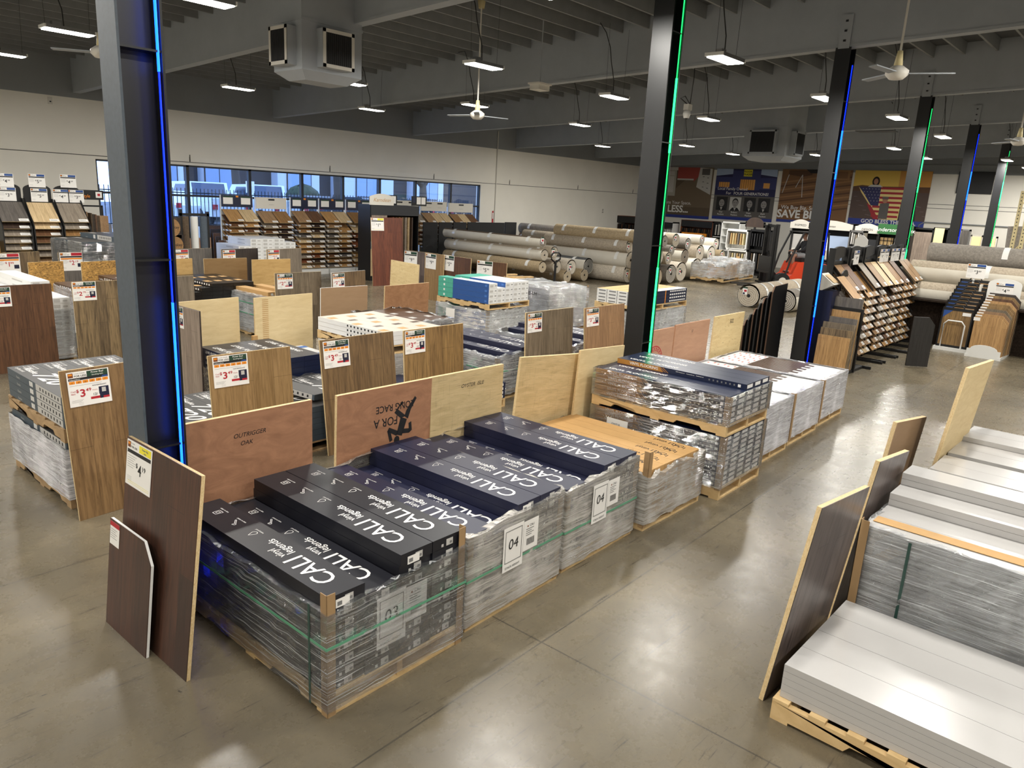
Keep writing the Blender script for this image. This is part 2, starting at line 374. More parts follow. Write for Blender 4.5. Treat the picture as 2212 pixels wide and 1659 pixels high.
def mk_glass():
    t = NT('glass'); t.t.nodes.remove(t.b)
    tr = t.n('ShaderNodeBsdfTransparent'); tr.inputs[0].default_value = (0.86, 0.92, 1.0, 1)
    gl = t.n('ShaderNodeBsdfGlossy'); gl.inputs['Roughness'].default_value = 0.02
    m = t.n('ShaderNodeMixShader'); m.inputs[0].default_value = 0.07
    t.l(tr.outputs[0], m.inputs[1]); t.l(gl.outputs[0], m.inputs[2]); t.l(m.outputs[0], t.out.inputs[0]); MATS['glass'] = t.m
mk_glass()

plain('print_pale', (204, 192, 178), 0.45); plain('carton_dark', (46, 45, 48), 0.42)
# ------------------------------------------------------------------ room shell
WY, WX = 22.6, 37.0          # window wall, banner wall
ZB = 4.67                     # colour break between white and grey paint
X0r, Y0r = -5.0, -8.0
def roofz(y): return 5.83+0.036*(WY-y)
struct(MB().quad([(X0r, Y0r, 0), (WX, Y0r, 0), (WX, WY, 0), (X0r, WY, 0)], 'concrete').build('floor'))
WX0, WX1, WS, WT, WTR = 8.0, 22.95, 0.75, 3.16, 2.28
def wallbox(mb, x0, x1, z0, z1, m): mb.box((x0, WY, z0), (x1, WY+0.25, z1), m)
mb = MB()
wallbox(mb, X0r, WX0, 0, ZB, 'wall_white'); wallbox(mb, WX1, WX, 0, ZB, 'wall_white')
wallbox(mb, WX0, WX1, 0, WS, 'wall_white'); wallbox(mb, WX0, WX1, WT, ZB, 'wall_white')
wallbox(mb, X0r, WX, ZB, 5.95, 'wall_grey')
mb.box((X0r, WY-0.012, 3.40), (WX, WY, 3.46), 'wall_white')
mb.box((X0r, WY-0.004, 3.235), (WX, WY, 3.255), 'seam')
for x in (0.9, 5.6, 10.6, 15.5, 20.3, 24.7, 29.6, 34.4): mb.box((x, WY-0.014, 3.26), (x+0.03, WY, 3.46), 'seam')
struct(mb.build('wall_left'))
mb = MB(); mb.box((WX, Y0r, 0), (WX+0.25, WY+0.25, ZB), 'wall_white').box((WX, Y0r, ZB), (WX+0.25, WY+0.25, 7.2), 'wall_grey')
for z in (3.22, 3.39): mb.box((WX-0.005, Y0r, z), (WX, WY, z+0.02), 'seam')
struct(mb.build('wall_back'))
struct(MB().box((X0r, Y0r-0.25, 0), (WX, Y0r, 7.2), 'wall_white').build('wall_right'))
struct(MB().box((X0r-0.25, Y0r, 0), (X0r, WY, 7.2), 'wall_white').build('wall_front'))
deck = struct(MB().add([(X0r, Y0r, roofz(Y0r)), (WX, Y0r, roofz(Y0r)), (WX, WY, roofz(WY)), (X0r, WY, roofz(WY)),
    (X0r, Y0r, roofz(Y0r)+.2), (WX, Y0r, roofz(Y0r)+.2), (WX, WY, roofz(WY)+.2), (X0r, WY, roofz(WY)+.2)],
    [(0, 1, 2, 3), (4, 5, 6, 7), (0, 1, 5, 4), (2, 3, 7, 6), (0, 3, 7, 4), (1, 2, 6, 5)], 'deck').build('ceiling'))
mb = MB(); y = Y0r+0.3
while y < WY:
    z = roofz(y); mb.box((X0r, y-0.022, z-0.24), (WX, y+0.022, z), 'purlin'); y += 0.61
mb.build('joists', deck)
BX = [1.86+5.81*k for k in range(0, 7)]
n = 1
for x in BX:
    mb = MB(); ya, yb = Y0r, WY
    vv = [(x+s, y, roofz(y)-dz) for y in (ya, yb) for s, dz in ((-0.09, 0.0), (0.09, 0.0), (0.09, 1.0), (-0.09, 1.0))]
    mb.add(vv, [(0, 1, 2, 3), (7, 6, 5, 4), (0, 4, 5, 1), (1, 5, 6, 2), (2, 6, 7, 3), (3, 7, 4, 0)], 'beam_grey')
    # light lower laminate
    vv = [(x+s, y, roofz(y)-dz) for y in (ya, yb) for s, dz in ((-0.1, 0.985), (0.1, 0.985), (0.1, 1.03), (-0.1, 1.03))]
    mb.add(vv, [(0, 1, 2, 3), (7, 6, 5, 4), (0, 4, 5, 1), (1, 5, 6, 2), (2, 6, 7, 3), (3, 7, 4, 0)], 'beam_grey')
    tag(struct(mb.build('trim_%d' % n))); n += 1
# ------------------------------------------------------------------ windows
mull = [8.0, 10.55, 12.55, 14.45, 16.1, 17.72, 19.45, 21.3, 22.95]
for i in range(len(mull)-1):
    a, b = mull[i], mull[i+1]
    w = struct(bpy.data.objects.new('window_%d' % (i+1), None)); w.location = (a, WY+0.1, WS); COL.objects.link(w)
    L, H1, H2 = b-a, WTR-WS, WT-WS
    f = MB(); t = 0.045
    f.box((0, -.06, 0), (t, .06, H2), 'frame_dark').box((L-t, -.06, 0), (L, .06, H2), 'frame_dark')
    f.box((0, -.06, 0), (L, .06, .06), 'frame_dark').box((0, -.06, H2-.05), (L, .06, H2), 'frame_dark').box((0, -.065, H1-.03), (L, .065, H1+.03), 'frame_dark')
    fo = f.build('frame', w)
    MB().box((t, -.004, .06), (L-t, .004, H1-.03), 'glass').build('lower_pane', w)
    MB().box((t, -.004, H1+.03), (L-t, .004, H2-.05), 'glass').build('upper_pane', w)
# ------------------------------------------------------------------ columns with LED strips
Y0c = 4.6
CP = [(Y0c*(.405+1.263*k), Y0c*(1+.036*k)) for k in range(6)]
clab = ['near black steel column with a blue light strip, left of the plywood panels',
        'tall black steel column with a green light strip rising behind the vinyl flooring boxes',
        'black steel column with a blue light strip beside the waterfall sample racks',
        'black steel column with a green light strip in front of the flag banner',
        'black steel column with a blue light strip, right of the flag banner',
        'farthest black steel column with a green light strip at the right']
for k, (x, y) in enumerate(CP):
    zb = roofz(y)-1.03
    t = thing('steel_column', clab[k], 'column', (x, y, 0), 0.0)
    w, fl, h = 0.125, 0.014, zb
    b = MB()   # H section: flanges face -x and +x, web between
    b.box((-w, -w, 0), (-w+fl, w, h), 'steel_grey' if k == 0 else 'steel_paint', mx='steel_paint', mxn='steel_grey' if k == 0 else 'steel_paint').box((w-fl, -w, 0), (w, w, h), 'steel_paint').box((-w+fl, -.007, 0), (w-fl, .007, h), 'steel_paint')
    b.build('shaft', t)
    MB().box((-.17, -.17, 0), (.17, .17, .02), 'steel_paint').build('base_plate', t)
    s = MB()
    for q in range(1, 5): s.box((-w+fl, -w+.01, q*1.15), (w-fl, -.007, q*1.15+.012), 'steel_paint')
    s.build('stiffener', t)
    pl = MB(); pl.box((-.13, -.09, zb-.02), (-.1, .09, zb+.5), 'beam_grey')
    for q in (.1, .25, .4): pl.box((-.14, -.02, zb+q-.015), (-.13, .02, zb+q+.015), 'dark_metal')
    pl.build('bolt_plate', t)
    g = 'green' if k % 2 else 'blue'
    # strip clipped inside the far flange, brighter runs staggered
    s = MB(); xx = w-fl-.012
    z = 0.0; alt = 0
    segs = [(0, .95, 0), (.95, 2.05, 1), (2.05, 3.35, 0), (3.35, 4.15, 1), (4.15, h-.25, 0)]
    for a, c, br in segs:
        m = 'led_%s' % g if br else 'led_%s_dim' % g
        wd = .012 if br else .006
        if k in (0, 1): m = 'led_%s' % g if br else 'led_%s_dim' % g
        s.box((xx-.006, -w+.016-wd, a), (xx, -w+.016+wd, c), m)
    so = s.build('light_strip', t); tag(so, '%s glowing light strip' % g)
# ------------------------------------------------------------------ hanging lights
def lamp_proto(H):
    t = thing('hanging_light', None, 'light', link=False)
    b = MB(); b.box((-.33, -.13, 0), (.33, .13, .05), 'metal').box((-.22, -.05, .05), (-.1, .05, .11), 'metal')
    b.box((-.35, -.14, 0), (-.33, .14, .045), 'white').box((.33, -.14, 0), (.35, .14, .045), 'white'); b.build('housing', t, link=False)
    MB().box((-.32, -.12, -.014), (.32, .12, 0), 'lens_glow').build('lens', t, link=False)
    b = MB()
    for sx in (-.3, .3): b.tube([(sx, 0, .05), (sx*1.1, 0, H)], .003, 'dark_metal', 4)
    b.build('hanger_wire', t, link=False)
    MB().tube([(-.05, 0, .06), (-.06, 0, .3), (-.16, .03, .65), (-.2, .05, .9), (-.3, .1, 1.15), (-.45, .15, H)], .009, 'black', 5).build('cable', t, link=False)
    return t
LPS = {}
def lp(y):
    h = round(roofz(y)-4.8-.23, 1)
    if h not in LPS: LPS[h] = lamp_proto(h)
    return LPS[h]
la = bpy.data.lights.new('lamp_light', 'AREA'); la.shape = 'RECTANGLE'; la.size = .62; la.size_y = .22; la.energy = LAMP_W; la.color = (1.0, .965, .9); la.spread = math.radians(180)
lfar = la.copy(); lfar.energy = LAMP_W*1.8
pl_ = [(440, 2), (147, 69), (8, 117), (755, 180), (1045, 143), (515, 191), (1026, 228), (803, 237), (1327, 210), (1253, 270), (1302, 316), (1567, 129), (1782, 213), (1531, 258), (1484, 315), (1583, 333), (1764, 335), (1938, 255), (1931, 321), (2037, 296), (2000, 342)]
lamps = [(at(u, v, 4.8), True) for u, v in pl_]
for x in (-1.5, 2.3, 6.2): lamps.append((Vector((x, 5.4, 4.8)), False))
for x in (-1.5, 2.3, 6.2, 10.2, 14.2, 18.2, 22.2, 26.2, 30.2): lamps.append((Vector((x, 1.5, 4.8)), False))
for x in (-1.5, 2.3, 6.2, 10.2, 14.2, 18.2): lamps.append((Vector((x, -2.4, 4.8)), False))
for x in (-3.4, .5): lamps += [(Vector((x, 9.2, 4.8)), False), (Vector((x, 13.2, 4.8)), False), (Vector((x, 16.8, 4.8)), False)]
for x in (30.2, 34.2): lamps += [(Vector((x, 5.2, 4.8)), False)]
llab = {0: 'long hanging light cut by the top edge above the first beam', 1: 'hanging light beside the ceiling fan at the upper left', 2: 'hanging light at the far left edge of the picture', 3: 'small glint of a hanging light under the big duct box',
        4: 'hanging light in front of the long middle beam, cable curling above', 5: 'hanging light close to the white wall, left of the duct box', 6: 'hanging light directly above the middle ceiling fan', 7: 'hanging light near the white wall, right of the duct box',
        8: 'hanging light on the left of the green lit column', 9: 'hanging light under the smoke detector beam', 10: 'small hanging light over the carpet rolls near the wall', 11: 'large bright hanging light right of the green lit column',
        12: 'hanging light touching the left edge of the blue lit column', 13: 'hanging light right of the security camera', 14: 'small hanging light just right of the green strip, low by the banners', 15: 'small hanging light over the portrait banner', 16: 'small hanging light between the far duct box and blue column',
        17: 'hanging light between the blue and green columns below the fan', 18: 'hanging light on a long cable above the flag banner', 19: 'hanging light between the right green and blue columns', 20: 'lowest hanging light touching the green column by the flag banner'}
for i, (p, vis) in enumerate(lamps):
    if vis and any((p-q[0]).length < .9 for q in lamps[:i]): pass
    c = dup(lp(p.y), p, (0, 0, 0), llab.get(i, 'hanging ceiling light of the grid beyond the edge of the picture' if i > 20 and not vis else None), 'rows of hanging lights')
    lo = bpy.data.objects.new('lamp_light', lfar if p.x > 23 else la); COL.objects.link(lo); lo.parent = c; lo.location = (0, 0, -.03)
# ------------------------------------------------------------------ ceiling fans, duct boxes and small fittings
def fan(p, zc, label, a0):
    t = thing('ceiling_fan', label, 'fan', p)
    h = zc-p[2]
    MB().lathe([(0.0, -.07), (.08, -.06), (.13, -.01), (.13, .04), (.06, .09), (0.0, .1)], (0, 0, 0), 'offwhite', 14).build('motor', t)
    MB().tube([(0, 0, .1), (0, 0, h)], .014, 'offwhite', 6).lathe([(.05, h-.16), (.075, h), (0, h)], (0, 0, 0), 'cream', 10).lathe([(.0, .08), (.05, .1), (.03, .26), (.0, .26)], (0, 0, 0), 'cream', 10).build('down_rod', t)
    for k in range(3):
        a = a0+2*PI*k/3; b = MB(); b.box((.12, -.045, 0), (.62, .05, .012), 'beam_grey')
        o = b.build('blade', t, rot=(.12, 0, a))
fp = at(218, 115, 4.4); fan(fp, roofz(fp.y), 'cream three blade ceiling fan beside the near blue column', .4)
fp = at(1031, 250, 4.15); fan(fp, roofz(fp.y)-.2, 'ceiling fan hanging below a light near the middle beam', -.3)
fp = at(1937, 160, 4.45); fan(fp, roofz(fp.y)-.2, 'ceiling fan between the blue and green columns on the right', .9)
fp = at(2200, 307, 4.3); fan(fp, roofz(fp.y)-.2, 'ceiling fan at the right edge above the last column', .9)
def duct(x, y, z, s, h, ztop, label, arm, sy=None):
    sy = sy or s
    t = thing('duct_box', label, 'air vent', (x, y, z))
    MB().box((-s/2, -sy/2, .12), (s/2, sy/2, h), 'beam_grey').add([(-s/2, -sy/2, .12), (s/2, -sy/2, .12), (s/2, sy/2, .12), (-s/2, sy/2, .12), (-s/2+.16, -sy/2+.16, 0), (s/2-.16, -sy/2+.16, 0), (s/2-.16, sy/2-.16, 0), (-s/2+.16, sy/2-.16, 0)],
        [(0, 1, 5, 4), (1, 2, 6, 5), (2, 3, 7, 6), (3, 0, 4, 7), (4, 5, 6, 7)], 'beam_grey').build('plenum', t)
    MB().box((-s/2, -sy/2, h), (s/2, sy/2, ztop-z-.25), 'beam_grey').box((-s/2-.015, -sy/2-.015, h), (s/2+.015, sy/2+.015, h+.04), 'beam_grey').build('riser', t)
    for face in ('x', 'y'):
        g = MB(); a = s*.26 if face == 'y' else sy*.31; zz0, zz1 = .18, h-.08
        g.box((-a, -.16, zz0), (a, 0, zz1), 'beam_grey').box((-a, -.17, zz0), (-a+.05, -.155, zz1), 'offwhite' if arm else 'beam_grey').box((a-.05, -.17, zz0), (a, -.155, zz1), 'offwhite' if arm else 'beam_grey')
        g.box((-a, -.17, zz0), (a, -.155, zz0+.05), 'offwhite' if arm else 'beam_grey').box((-a, -.17, zz1-.05), (a, -.155, zz1), 'offwhite' if arm else 'beam_grey')
        g.box((-a+.05, -.163, zz0+.05), (a-.05, -.161, zz1-.05), 'black_matt')
        q = -a+.07
        while q < a-.06: g.box((q, -.168, zz0+.05), (q+.008, -.162, zz1-.05), 'charcoal'); q += .035
        if face == 'y': g.build('louvre', t, loc=(0, -sy/2, 0))
        else: g.build('louvre', t, loc=(-s/2, 0, 0), rot=(0, 0, -PI/2))
duct(7.18, 10.75, 4.33, 1.08, .80, roofz(10.9), 'large grey duct box with louvred vents hanging between the near beams', True, .78)
duct(23.4, 10.35, 4.25, 1.35, .95, roofz(10.3), 'far duct box with louvred vents hanging above the portrait banner', False)
t = thing('security_camera', 'white dome security camera hanging right of the green lit column', 'camera', at(1484, 240, 4.75))
MB().box((-.06, -.06, .02), (.1, .06, .14), 'white').lathe([(.0, -.16), (.06, -.14), (.08, -.06), (.07, .02), (0, .03)], (0, 0, 0), 'white', 12).build('body', t)
MB().lathe([(0, -.172), (.035, -.158), (.045, -.14)], (0, 0, 0), 'black', 10).build('lens', t)
MB().tube([(0.05, 0, .12), (-.15, .1, .25), (-.05, .05, .3), (.1, 0, .15), (.15, 0, .7), (.1, 0, 1.4)], .01, 'black', 5).build('cable', t)
p = at(1166, 186, 4.9)
t = thing('smoke_detector_box', 'pale box fixture at the foot of a conduit under the middle beam', 'fixture', p)
MB().box((-.16, -.12, -.08), (.16, .12, .02), 'offwhite').box((-.19, -.15, .02), (.19, .15, .05), 'offwhite').build('body', t)
MB().tube([(0, 0, .05), (0, 0, roofz(p.y)-p.z-.02)], .012, 'beam_grey', 6).build('conduit', t)
p = atY(108, 217, WY-.01); o = MB().box((-.05, -.02, -.09), (.05, 0, .09), 'offwhite').box((-.02, -.026, -.04), (.02, -.02, -.01), 'ink').build('wall_outlet', loc=p); tag(o, 'beige outlet plate high on the white wall', 'outlet')
p = atX(1615, 300, WX-.02)
o = MB().tube([(WX-.03, 13.1, 5.9), (WX-.03, 13.1, 5.2), (WX-.03, 12.9, 5.05), (WX-.03, 2, 5.05)], .02, 'purlin', 6).build('conduit_pipe'); tag(o, 'thin conduit pipe bent along the grey top of the back wall', 'pipe')
o = MB().tube([(WX-.04, 9.2, 2.2), (WX-.04, 9.2, 2.5), (WX-.04, 9.0, 2.62), (WX-.04, 0, 2.62)], .03, 'purlin', 6).build('conduit_pipe'); tag(o, 'grey conduit with a rounded bend on the white back wall', 'pipe')
p = atY(1076, 300, WY-.03)
o = MB().tube([(p.x, p.y, .0), (p.x, p.y, 5.4)], .02, 'offwhite', 6).build('conduit_pipe'); tag(o, 'white vertical conduit pipe right of the windows', 'pipe')
p = atX(2107, 395, WX-.02)
o = MB().box((-.03, -.66, -.45), (0, .66, .45), 'black').build('wall_screen', loc=p); tag(o, 'small black rectangular screen high on the back wall', 'screen')
o = MB().box((0, -.5, 0), (.02, .55, .5), 'deck').build('ceiling_hatch', loc=(24.0, 7.6, 5.2), rot=(0, PI/2, 0)); tag(o, 'dark flat vent panel under the far beams', 'vent')
# ------------------------------------------------------------------ local frames
def fr(x0, y0, rz):
    c, s_ = math.cos(rz), math.sin(rz)
    return lambda x, y, z=0.0: Vector((x0+x*c-y*s_, y0+x*s_+y*c, z))
# ------------------------------------------------------------------ wooden pallet, origin at its near left bottom corner
_pal = {}
def pallet_proto(w, d, h, mat):
    k = (round(w, 2), round(d, 2), round(h, 3), mat)
    if k in _pal: return _pal[k]
    t = thing('wooden_pallet', None, 'pallet', link=False)
    tb = .018; n = max(5, int(d/.19))
    rnd = random.Random(int(w*100+d*10))
    for i in range(n):
        y = i*(d-.09)/(n-1); MB().box((0, y, h-tb), (w-rnd.random()*.01, y+.09, h), mat).build('deck_board', t, link=False)
    for y in (0, d/2-.05, d-.1): MB().box((0, y, 0), (w, y+.1, tb), mat).build('bottom_board', t, link=False)
    for x in (0.0, w/2-.02, w-.04):
        # stringer with two fork notches cut from below
        z0, z1 = tb, h-tb; nz = z0+(z1-z0)*.42
        a, b, c, e = d*.16, d*.36, d*.64, d*.84
        poly = [(0, z0), (a, z0), (a+.03, nz), (b-.03, nz), (b, z0), (c, z0), (c+.03, nz), (e-.03, nz), (e, z0), (d, z0), (d, z1), (0, z1)]
        m = MB(); vv = [(x+q, y, z) for q in (0, .04) for y, z in poly]; N = len(poly)
        m.add(vv, [(i, (i+1) % N, (i+1) % N+N, i+N) for i in range(N)], mat)
        for off in (0, N):
            for q in ((0, 1, 2, 11), (2, 3, 10, 11), (3, 4, 5, 10), (5, 6, 10, 10), (6, 7, 10, 10), (7, 8, 9, 10)):
                qq = [j+off for j in dict.fromkeys(q)]; m.add([vv[j] for j in qq], [tuple(range(len(qq)))], mat)
        m.build('stringer', t, link=False)
    _pal[k] = t; return t
def pallet(x, y, w, d, h, rz, label, z=0.0, mat='pine', group=None):
    return dup(pallet_proto(w, d, h, mat), (x, y, z), (0, 0, rz), label, group)
# ------------------------------------------------------------------ cartons, origin at near left bottom corner
_car = {}
def carton(kind, w, d, h):
    k = (kind, w, d, h)
    if k in _car: return _car[k]
    b = MB(); ch = []
    A, B = (0.001, 0.0015, 0.001), (w-.002, d-.002, h-.001)
    base, txt = kind.split(':')[0], (kind.split(':')+[''])[1]
    T = lambda x, y, z: (w/2-y+0*z, x, h+z)           # lettering on top: reads along +y, letter tops towards -x
    if base in ('cali', 'calinavy', 'resolve', 'level', 'blackbox', 'brownbox'):
        m = dict(cali='cali_dark', calinavy='cali_navy', resolve='carton_charcoal', level='carton_dark', blackbox='carton_black', brownbox='carton_brown')[base]
        sm = dict(resolve='carton_slate', level='carton_blueback').get(base, m)
        b.box(A, B, m, my=sm, mx=sm)
    elif base == 'vinyl':
        b.box(A, B, 'carton_blueback')
        b.box((-.0005, d*.66, .0015), (0.0, d-.002, h-.002), 'carton_orange')
        for q in (0, 1): b.add([(-.0008, d*.66-.03-q*.03, h-.004), (-.0008, d*.66-.018-q*.03, h-.004), (-.0008, d*.66-.038-q*.03-.05, .004), (-.0008, d*.66-.05-q*.03-.05, .004)], [(0, 1, 2, 3)], 'carton_orange')
        b.add([(-.0006, d*.66, h-.002), (-.0006, d*.66, .002), (-.0006, d*.66-.07, .002), (-.0006, d*.66-.015, h-.002)][::-1], [(0, 1, 2, 3)], 'carton_orange')
        b.box((.018, -.0008, .010), (w-.045, 0, h-.010), 'paper')
        b.box((-.001, .06, .014), (0, .09, h-.014), 'paper')
        for q in range(7): b.box((-.001, .12+q*.045, h*.35), (0, .135+q*.045, h*.65), 'grey_ink')
    elif base == 'planks': b.box(A, B, 'plank_side', mt='plank_white')
    elif base == 'kraft': b.box(A, B, 'kraft')
    elif base == 'kraftl': b.box(A, B, 'kraft_light', my='carton_white')
    elif base == 'white': b.box(A, B, 'carton_white')
    elif base == 'blue':   # teal far end, blue long side, white near end
        b.box(A, B, 'carton_blue', mt='carton_white', myn='carton_white')
        b.box((-.001, d*.7, .0015), (0, d-.002, h-.002), 'carton_teal').box((.001, d*.7, h), (w-.002, d-.002, h+.0008), 'carton_teal')
        b.box((-.0015, .05, .03), (-.0008, .11, h-.03), 'blue_light').box((-.0016, d*.86, .03), (-.0009, d*.89, h-.03), 'paper')
        b.box((.03, -.001, .03), (w*.5, 0, h-.03), 'grey_paper').box((w*.72, -.001, .045), (w*.9, 0, h-.04), 'grey_ink')
    elif base == 'whitered': b.box(A, B, 'carton_white')
    elif base == 'printed':
        b.box(A, B, 'print_pale', myn='carton_white', my='carton_white')
        for q in range(5): b.box((.03, .08+q*.28, h), (w*.45, .2+q*.28, h+.0006), 'kraft') if q % 2 == 0 else b.box((w*.5, .1+q*.28, h), (w*.9, .19+q*.28, h+.0006), 'carton_brown')
        b.box((-.001, d*.1, .0015), (0, d-.002, h-.002), 'carton_white')
        for q in range(9): b.box((-.0016, d*.12+q*.075, h*.3), (-.001, d*.12+q*.075+.03, h*.75), 'ink')
    r_ = b.build('flooring_carton', link=False)
    if base == 'planks': r_.name = 'plank_pack'
    q = MB()
    if base in ('cali', 'calinavy'):
        s_ = MB()
        s_.box((.11, -.001, .010), (.165, 0, .052), 'grey_paper').box((.138, -.0015, .018), (.158, -.001, .034), 'grey_ink').box((.07, -.001, .012), (.087, 0, .03), 'grey_paper')
        if txt == 'l': s_.box((.05, -.002, -.004), (.14, -.001, .045), 'paper').box((.06, -.0025, .006), (.09, -.002, .03), 'grey_ink')
        s_.build('sticker', r_, link=False)
        if txt in ('l', 't'):
            letters(q, 'CALI', .13, -.052, .18, 'paper', .005, P=T, z=.0007)
            letters(q, 'vinyl', .55, .012, .07, 'paper', .004, P=T, z=.0007, wx=1.0); letters(q, 'legends', .55, -.052, .08, 'paper', .006, P=T, z=.0007)
            def ring(cx_, cy_, pts, wd=.0035):
                n = len(pts)
                for i in range(n):
                    (x1, y1), (x2, y2) = pts[i], pts[(i+1) % n]; dx, dy = x2-x1, y2-y1; L = math.hypot(dx, dy) or 1; nx_, ny_ = -dy/L*wd/2, dx/L*wd/2
                    q.add([T(cx_+x1+nx_, cy_+y1+ny_, .0007), T(cx_+x2+nx_, cy_+y2+ny_, .0007), T(cx_+x2-nx_, cy_+y2-ny_, .0007), T(cx_+x1-nx_, cy_+y1-ny_, .0007)], [(0, 1, 2, 3)], 'paper')
            drop = [(0.0, .042)]+[(.02*math.cos(a), .0-.0+.018*math.sin(a)) for a in [PI*.15-i*PI*1.3/8 for i in range(9)]]
            ring(.93, -.01, drop)
            ring(1.14, 0, [(-.03, .02), (-.012, .028), (-.006, .02), (-.014, .012), (.034, -.022), (.028, -.028), (-.02, .006), (-.028, .008)])
            ring(1.35, 0, [(-.02, .026), (.02, .026), (.024, -.024), (-.024, -.024)]); ring(1.35, 0, [(-.008, .01), (.008, .012), (.014, -.01), (-.012, -.012)])
            for xx, s2 in ((.93, 'waterproof'), (1.14, 'easy-to-install'), (1.35, 'easy-to-clean')): letters(q, s2, xx, -.05, .018, 'paper', .004, align='c', P=T, z=.0007)
            q.build('printed_text', r_, link=False)
    elif base == 'resolve':
        TR = lambda x, y, z: (w/2+y, d-x, h+z)       # reads towards the near end, tops towards +x
        for i in range(4): q.box((w/2-.01, d-.08-i*.05, h), (w/2+.07, d-.077-i*.05, h+.0007), 'paper')
        for i in range(3): q.box((w/2-.01+i*.04, d-.24, h), (w/2-.007+i*.04, d-.06, h+.0007), 'paper')
        letters(q, 'Resolve', .14, -.03, .085, 'paper', .014, .3, P=TR, z=.0007); letters(q, 'by floorcraft', .07, -.075, .04, 'paper', .002, .3, P=TR, z=.0007)
        if txt == 'z': letters(q, '720', .42, -.05, .25, 'paper', .012, .3, P=TR, z=.0007, wx=1.3)
        letters(q, 'Resolve', .25, .012, .03, 'grey_paper', .01, P=lambda x, y, z: (-.0012, d-x, y+.006), z=0)
        for i in range(3): q.box((-.0012, d-.62-i*.03, .012), (-.0002, d-.6-i*.03, h-.012), 'paper')
        q.box((-.0012, .03, .003), (-.0002, d*.45, h-.003), 'grey_paper')
        for i in range(7): q.box((-.0018, .08+i*.07, h*.3), (-.001, .105+i*.07, h*.72), 'charcoal')
        q.build('printed_text', r_, link=False)
    elif base == 'level':
        letters(q, 'LEVEL FLOORING', .15, -.035, .1, 'paper', .014, .2, P=lambda x, y, z: (w/2+y, d-x, h+z), z=.0007)
        letters(q, 'LEVEL FLOORING', .15, .012, .045, 'paper', .012, .2, P=lambda x, y, z: (-.0012, d-x, y), z=0)
        q.build('printed_text', r_, link=False)
    elif base == 'vinyl':
        if txt == 't': letters(q, 'VINYL FLOORING', d-.85, -.025, .075, 'paper', .016, P=lambda x, y, z: (w/2+y, d-.1-(x-(d-.85)), h+z), z=.0007)
        letters(q, 'VINYL FLOORING', .16, .016, .042, 'paper', .01, P=lambda x, y, z: (-.0016, d-x, y), z=0, wx=1.05)
        letters(q, '100% Waterproof     Commercial use     Residential use', .72, .034, .014, 'paper', .006, P=lambda x, y, z: (-.0016, d-x, y), z=0)
        q.build('printed_text', r_, link=False)
    elif base == 'kraft':
        if txt == 't':
            letters(q, 'CALI vinyl', d-.12, -.03, .08, 'ink', 0, align='l', P=lambda x, y, z: (w/2-y, .12+(x-(d-.12)), h+z), z=.0007)
            for i in range(9): q.box((w*.18+(i % 3)*.02, .1+i*.018, h), (w*.18+.05-(i % 2)*.02, .108+i*.018, h+.0007), 'ink')
            q.build('printed_text', r_, link=False)
        MB().box((w*.3, -.001, .02), (w*.55, 0, h-.02), 'paper').build('sticker', r_, link=False)
    elif base == 'whitered':
        for i in range(10): q.box((.03+(i % 2)*.05, d-.08-i*.075, h), (.09+(i % 2)*.05, d-.06-i*.075, h+.0007), 'carton_red_print')
        q.build('printed_text', r_, link=False)
    elif base in ('blackbox', 'brownbox'):
        for i in range(12): q.box((-.0012, .1+i*.09, h*.3), (-.0002, .14+i*.09, h*.75), 'paper')
        letters(q, 'DuraPlank', .05, .018, .04, 'yellow' if base == 'blackbox' else 'paper', .01, P=lambda x, y, z: (-.0012, d-x, y), z=0)
        if base == 'blackbox':
            q.box((w*.2, d*.6, h), (w*.8, d*.72, h+.0007), 'kraft').box((w*.2, d*.2, h), (w*.8, d*.32, h+.0007), 'kraft')
        else:
            for yy in (.25, .6): q.box((w*.3, d*yy, h), (w*.6, d*yy+.12, h+.0007), 'grey_paper')
        q.build('printed_text', r_, link=False)
    elif base == 'kraftl':
        for i in range(2): q.box((w*.2+i*w*.45, -.0018, h*.3), (w*.38+i*w*.4, -.001, h*.7), 'ink')
        q.build('printed_text', r_, link=False)
    elif base == 'white':
        q.box((w*.1, -.001, h*.2), (w*.45, 0, h*.8), 'grey_paper').box((w*.6, -.001, h*.3), (w*.85, 0, h*.6), 'grey_paper').box((-.001, d*.25, h*.35), (0, d*.55, h*.6), 'grey_paper')
        q.build('printed_text', r_, link=False)
    _car[k] = r_; return r_
ORD = ['first', 'second', 'third', 'fourth', 'fifth', 'sixth', 'seventh', 'eighth', 'ninth', 'tenth', 'eleventh', 'twelfth', 'thirteenth', 'fourteenth', 'fifteenth', 'sixteenth', 'seventeenth', 'eighteenth', 'nineteenth', 'twentieth']
CARTONS = []
def put(proto, loc, rot, label, group, pri=1.0):
    d_ = (Vector(loc)-Vector((0, 0, CAMH))).length
    CARTONS.append((pri/d_, proto, Vector(loc), rot, label, group))
def finish_cartons(limit=292):
    CARTONS.sort(key=lambda q: -q[0]); n = 0; rest = MB()
    for _, proto, loc, rot, label, group in CARTONS:
        if proto.name.startswith('plank_pack'): dup(proto, loc, rot, label, group); continue
        if n < limit: dup(proto, loc, rot, label, group); n += 1; continue
        from mathutils import Euler
        T = Matrix.Translation(loc) @ Euler(rot).to_matrix().to_4x4()
        for o in [proto]+KIDS.get(proto.name, []):
            me = o.data; mk = [m_.name for m_ in me.materials]; base = len(rest.v)
            rest.v += [tuple(T @ v.co) for v in me.vertices]
            for pl in me.polygons: rest.f.append([i+base for i in pl.vertices]); rest.m.append(mk[pl.material_index]); rest.s.append(False)
    o = rest.build('flooring_carton'); tag(o, 'remaining cartons filling the farther and lower layers of the stacked pallets', 'carton', None, 'stuff')
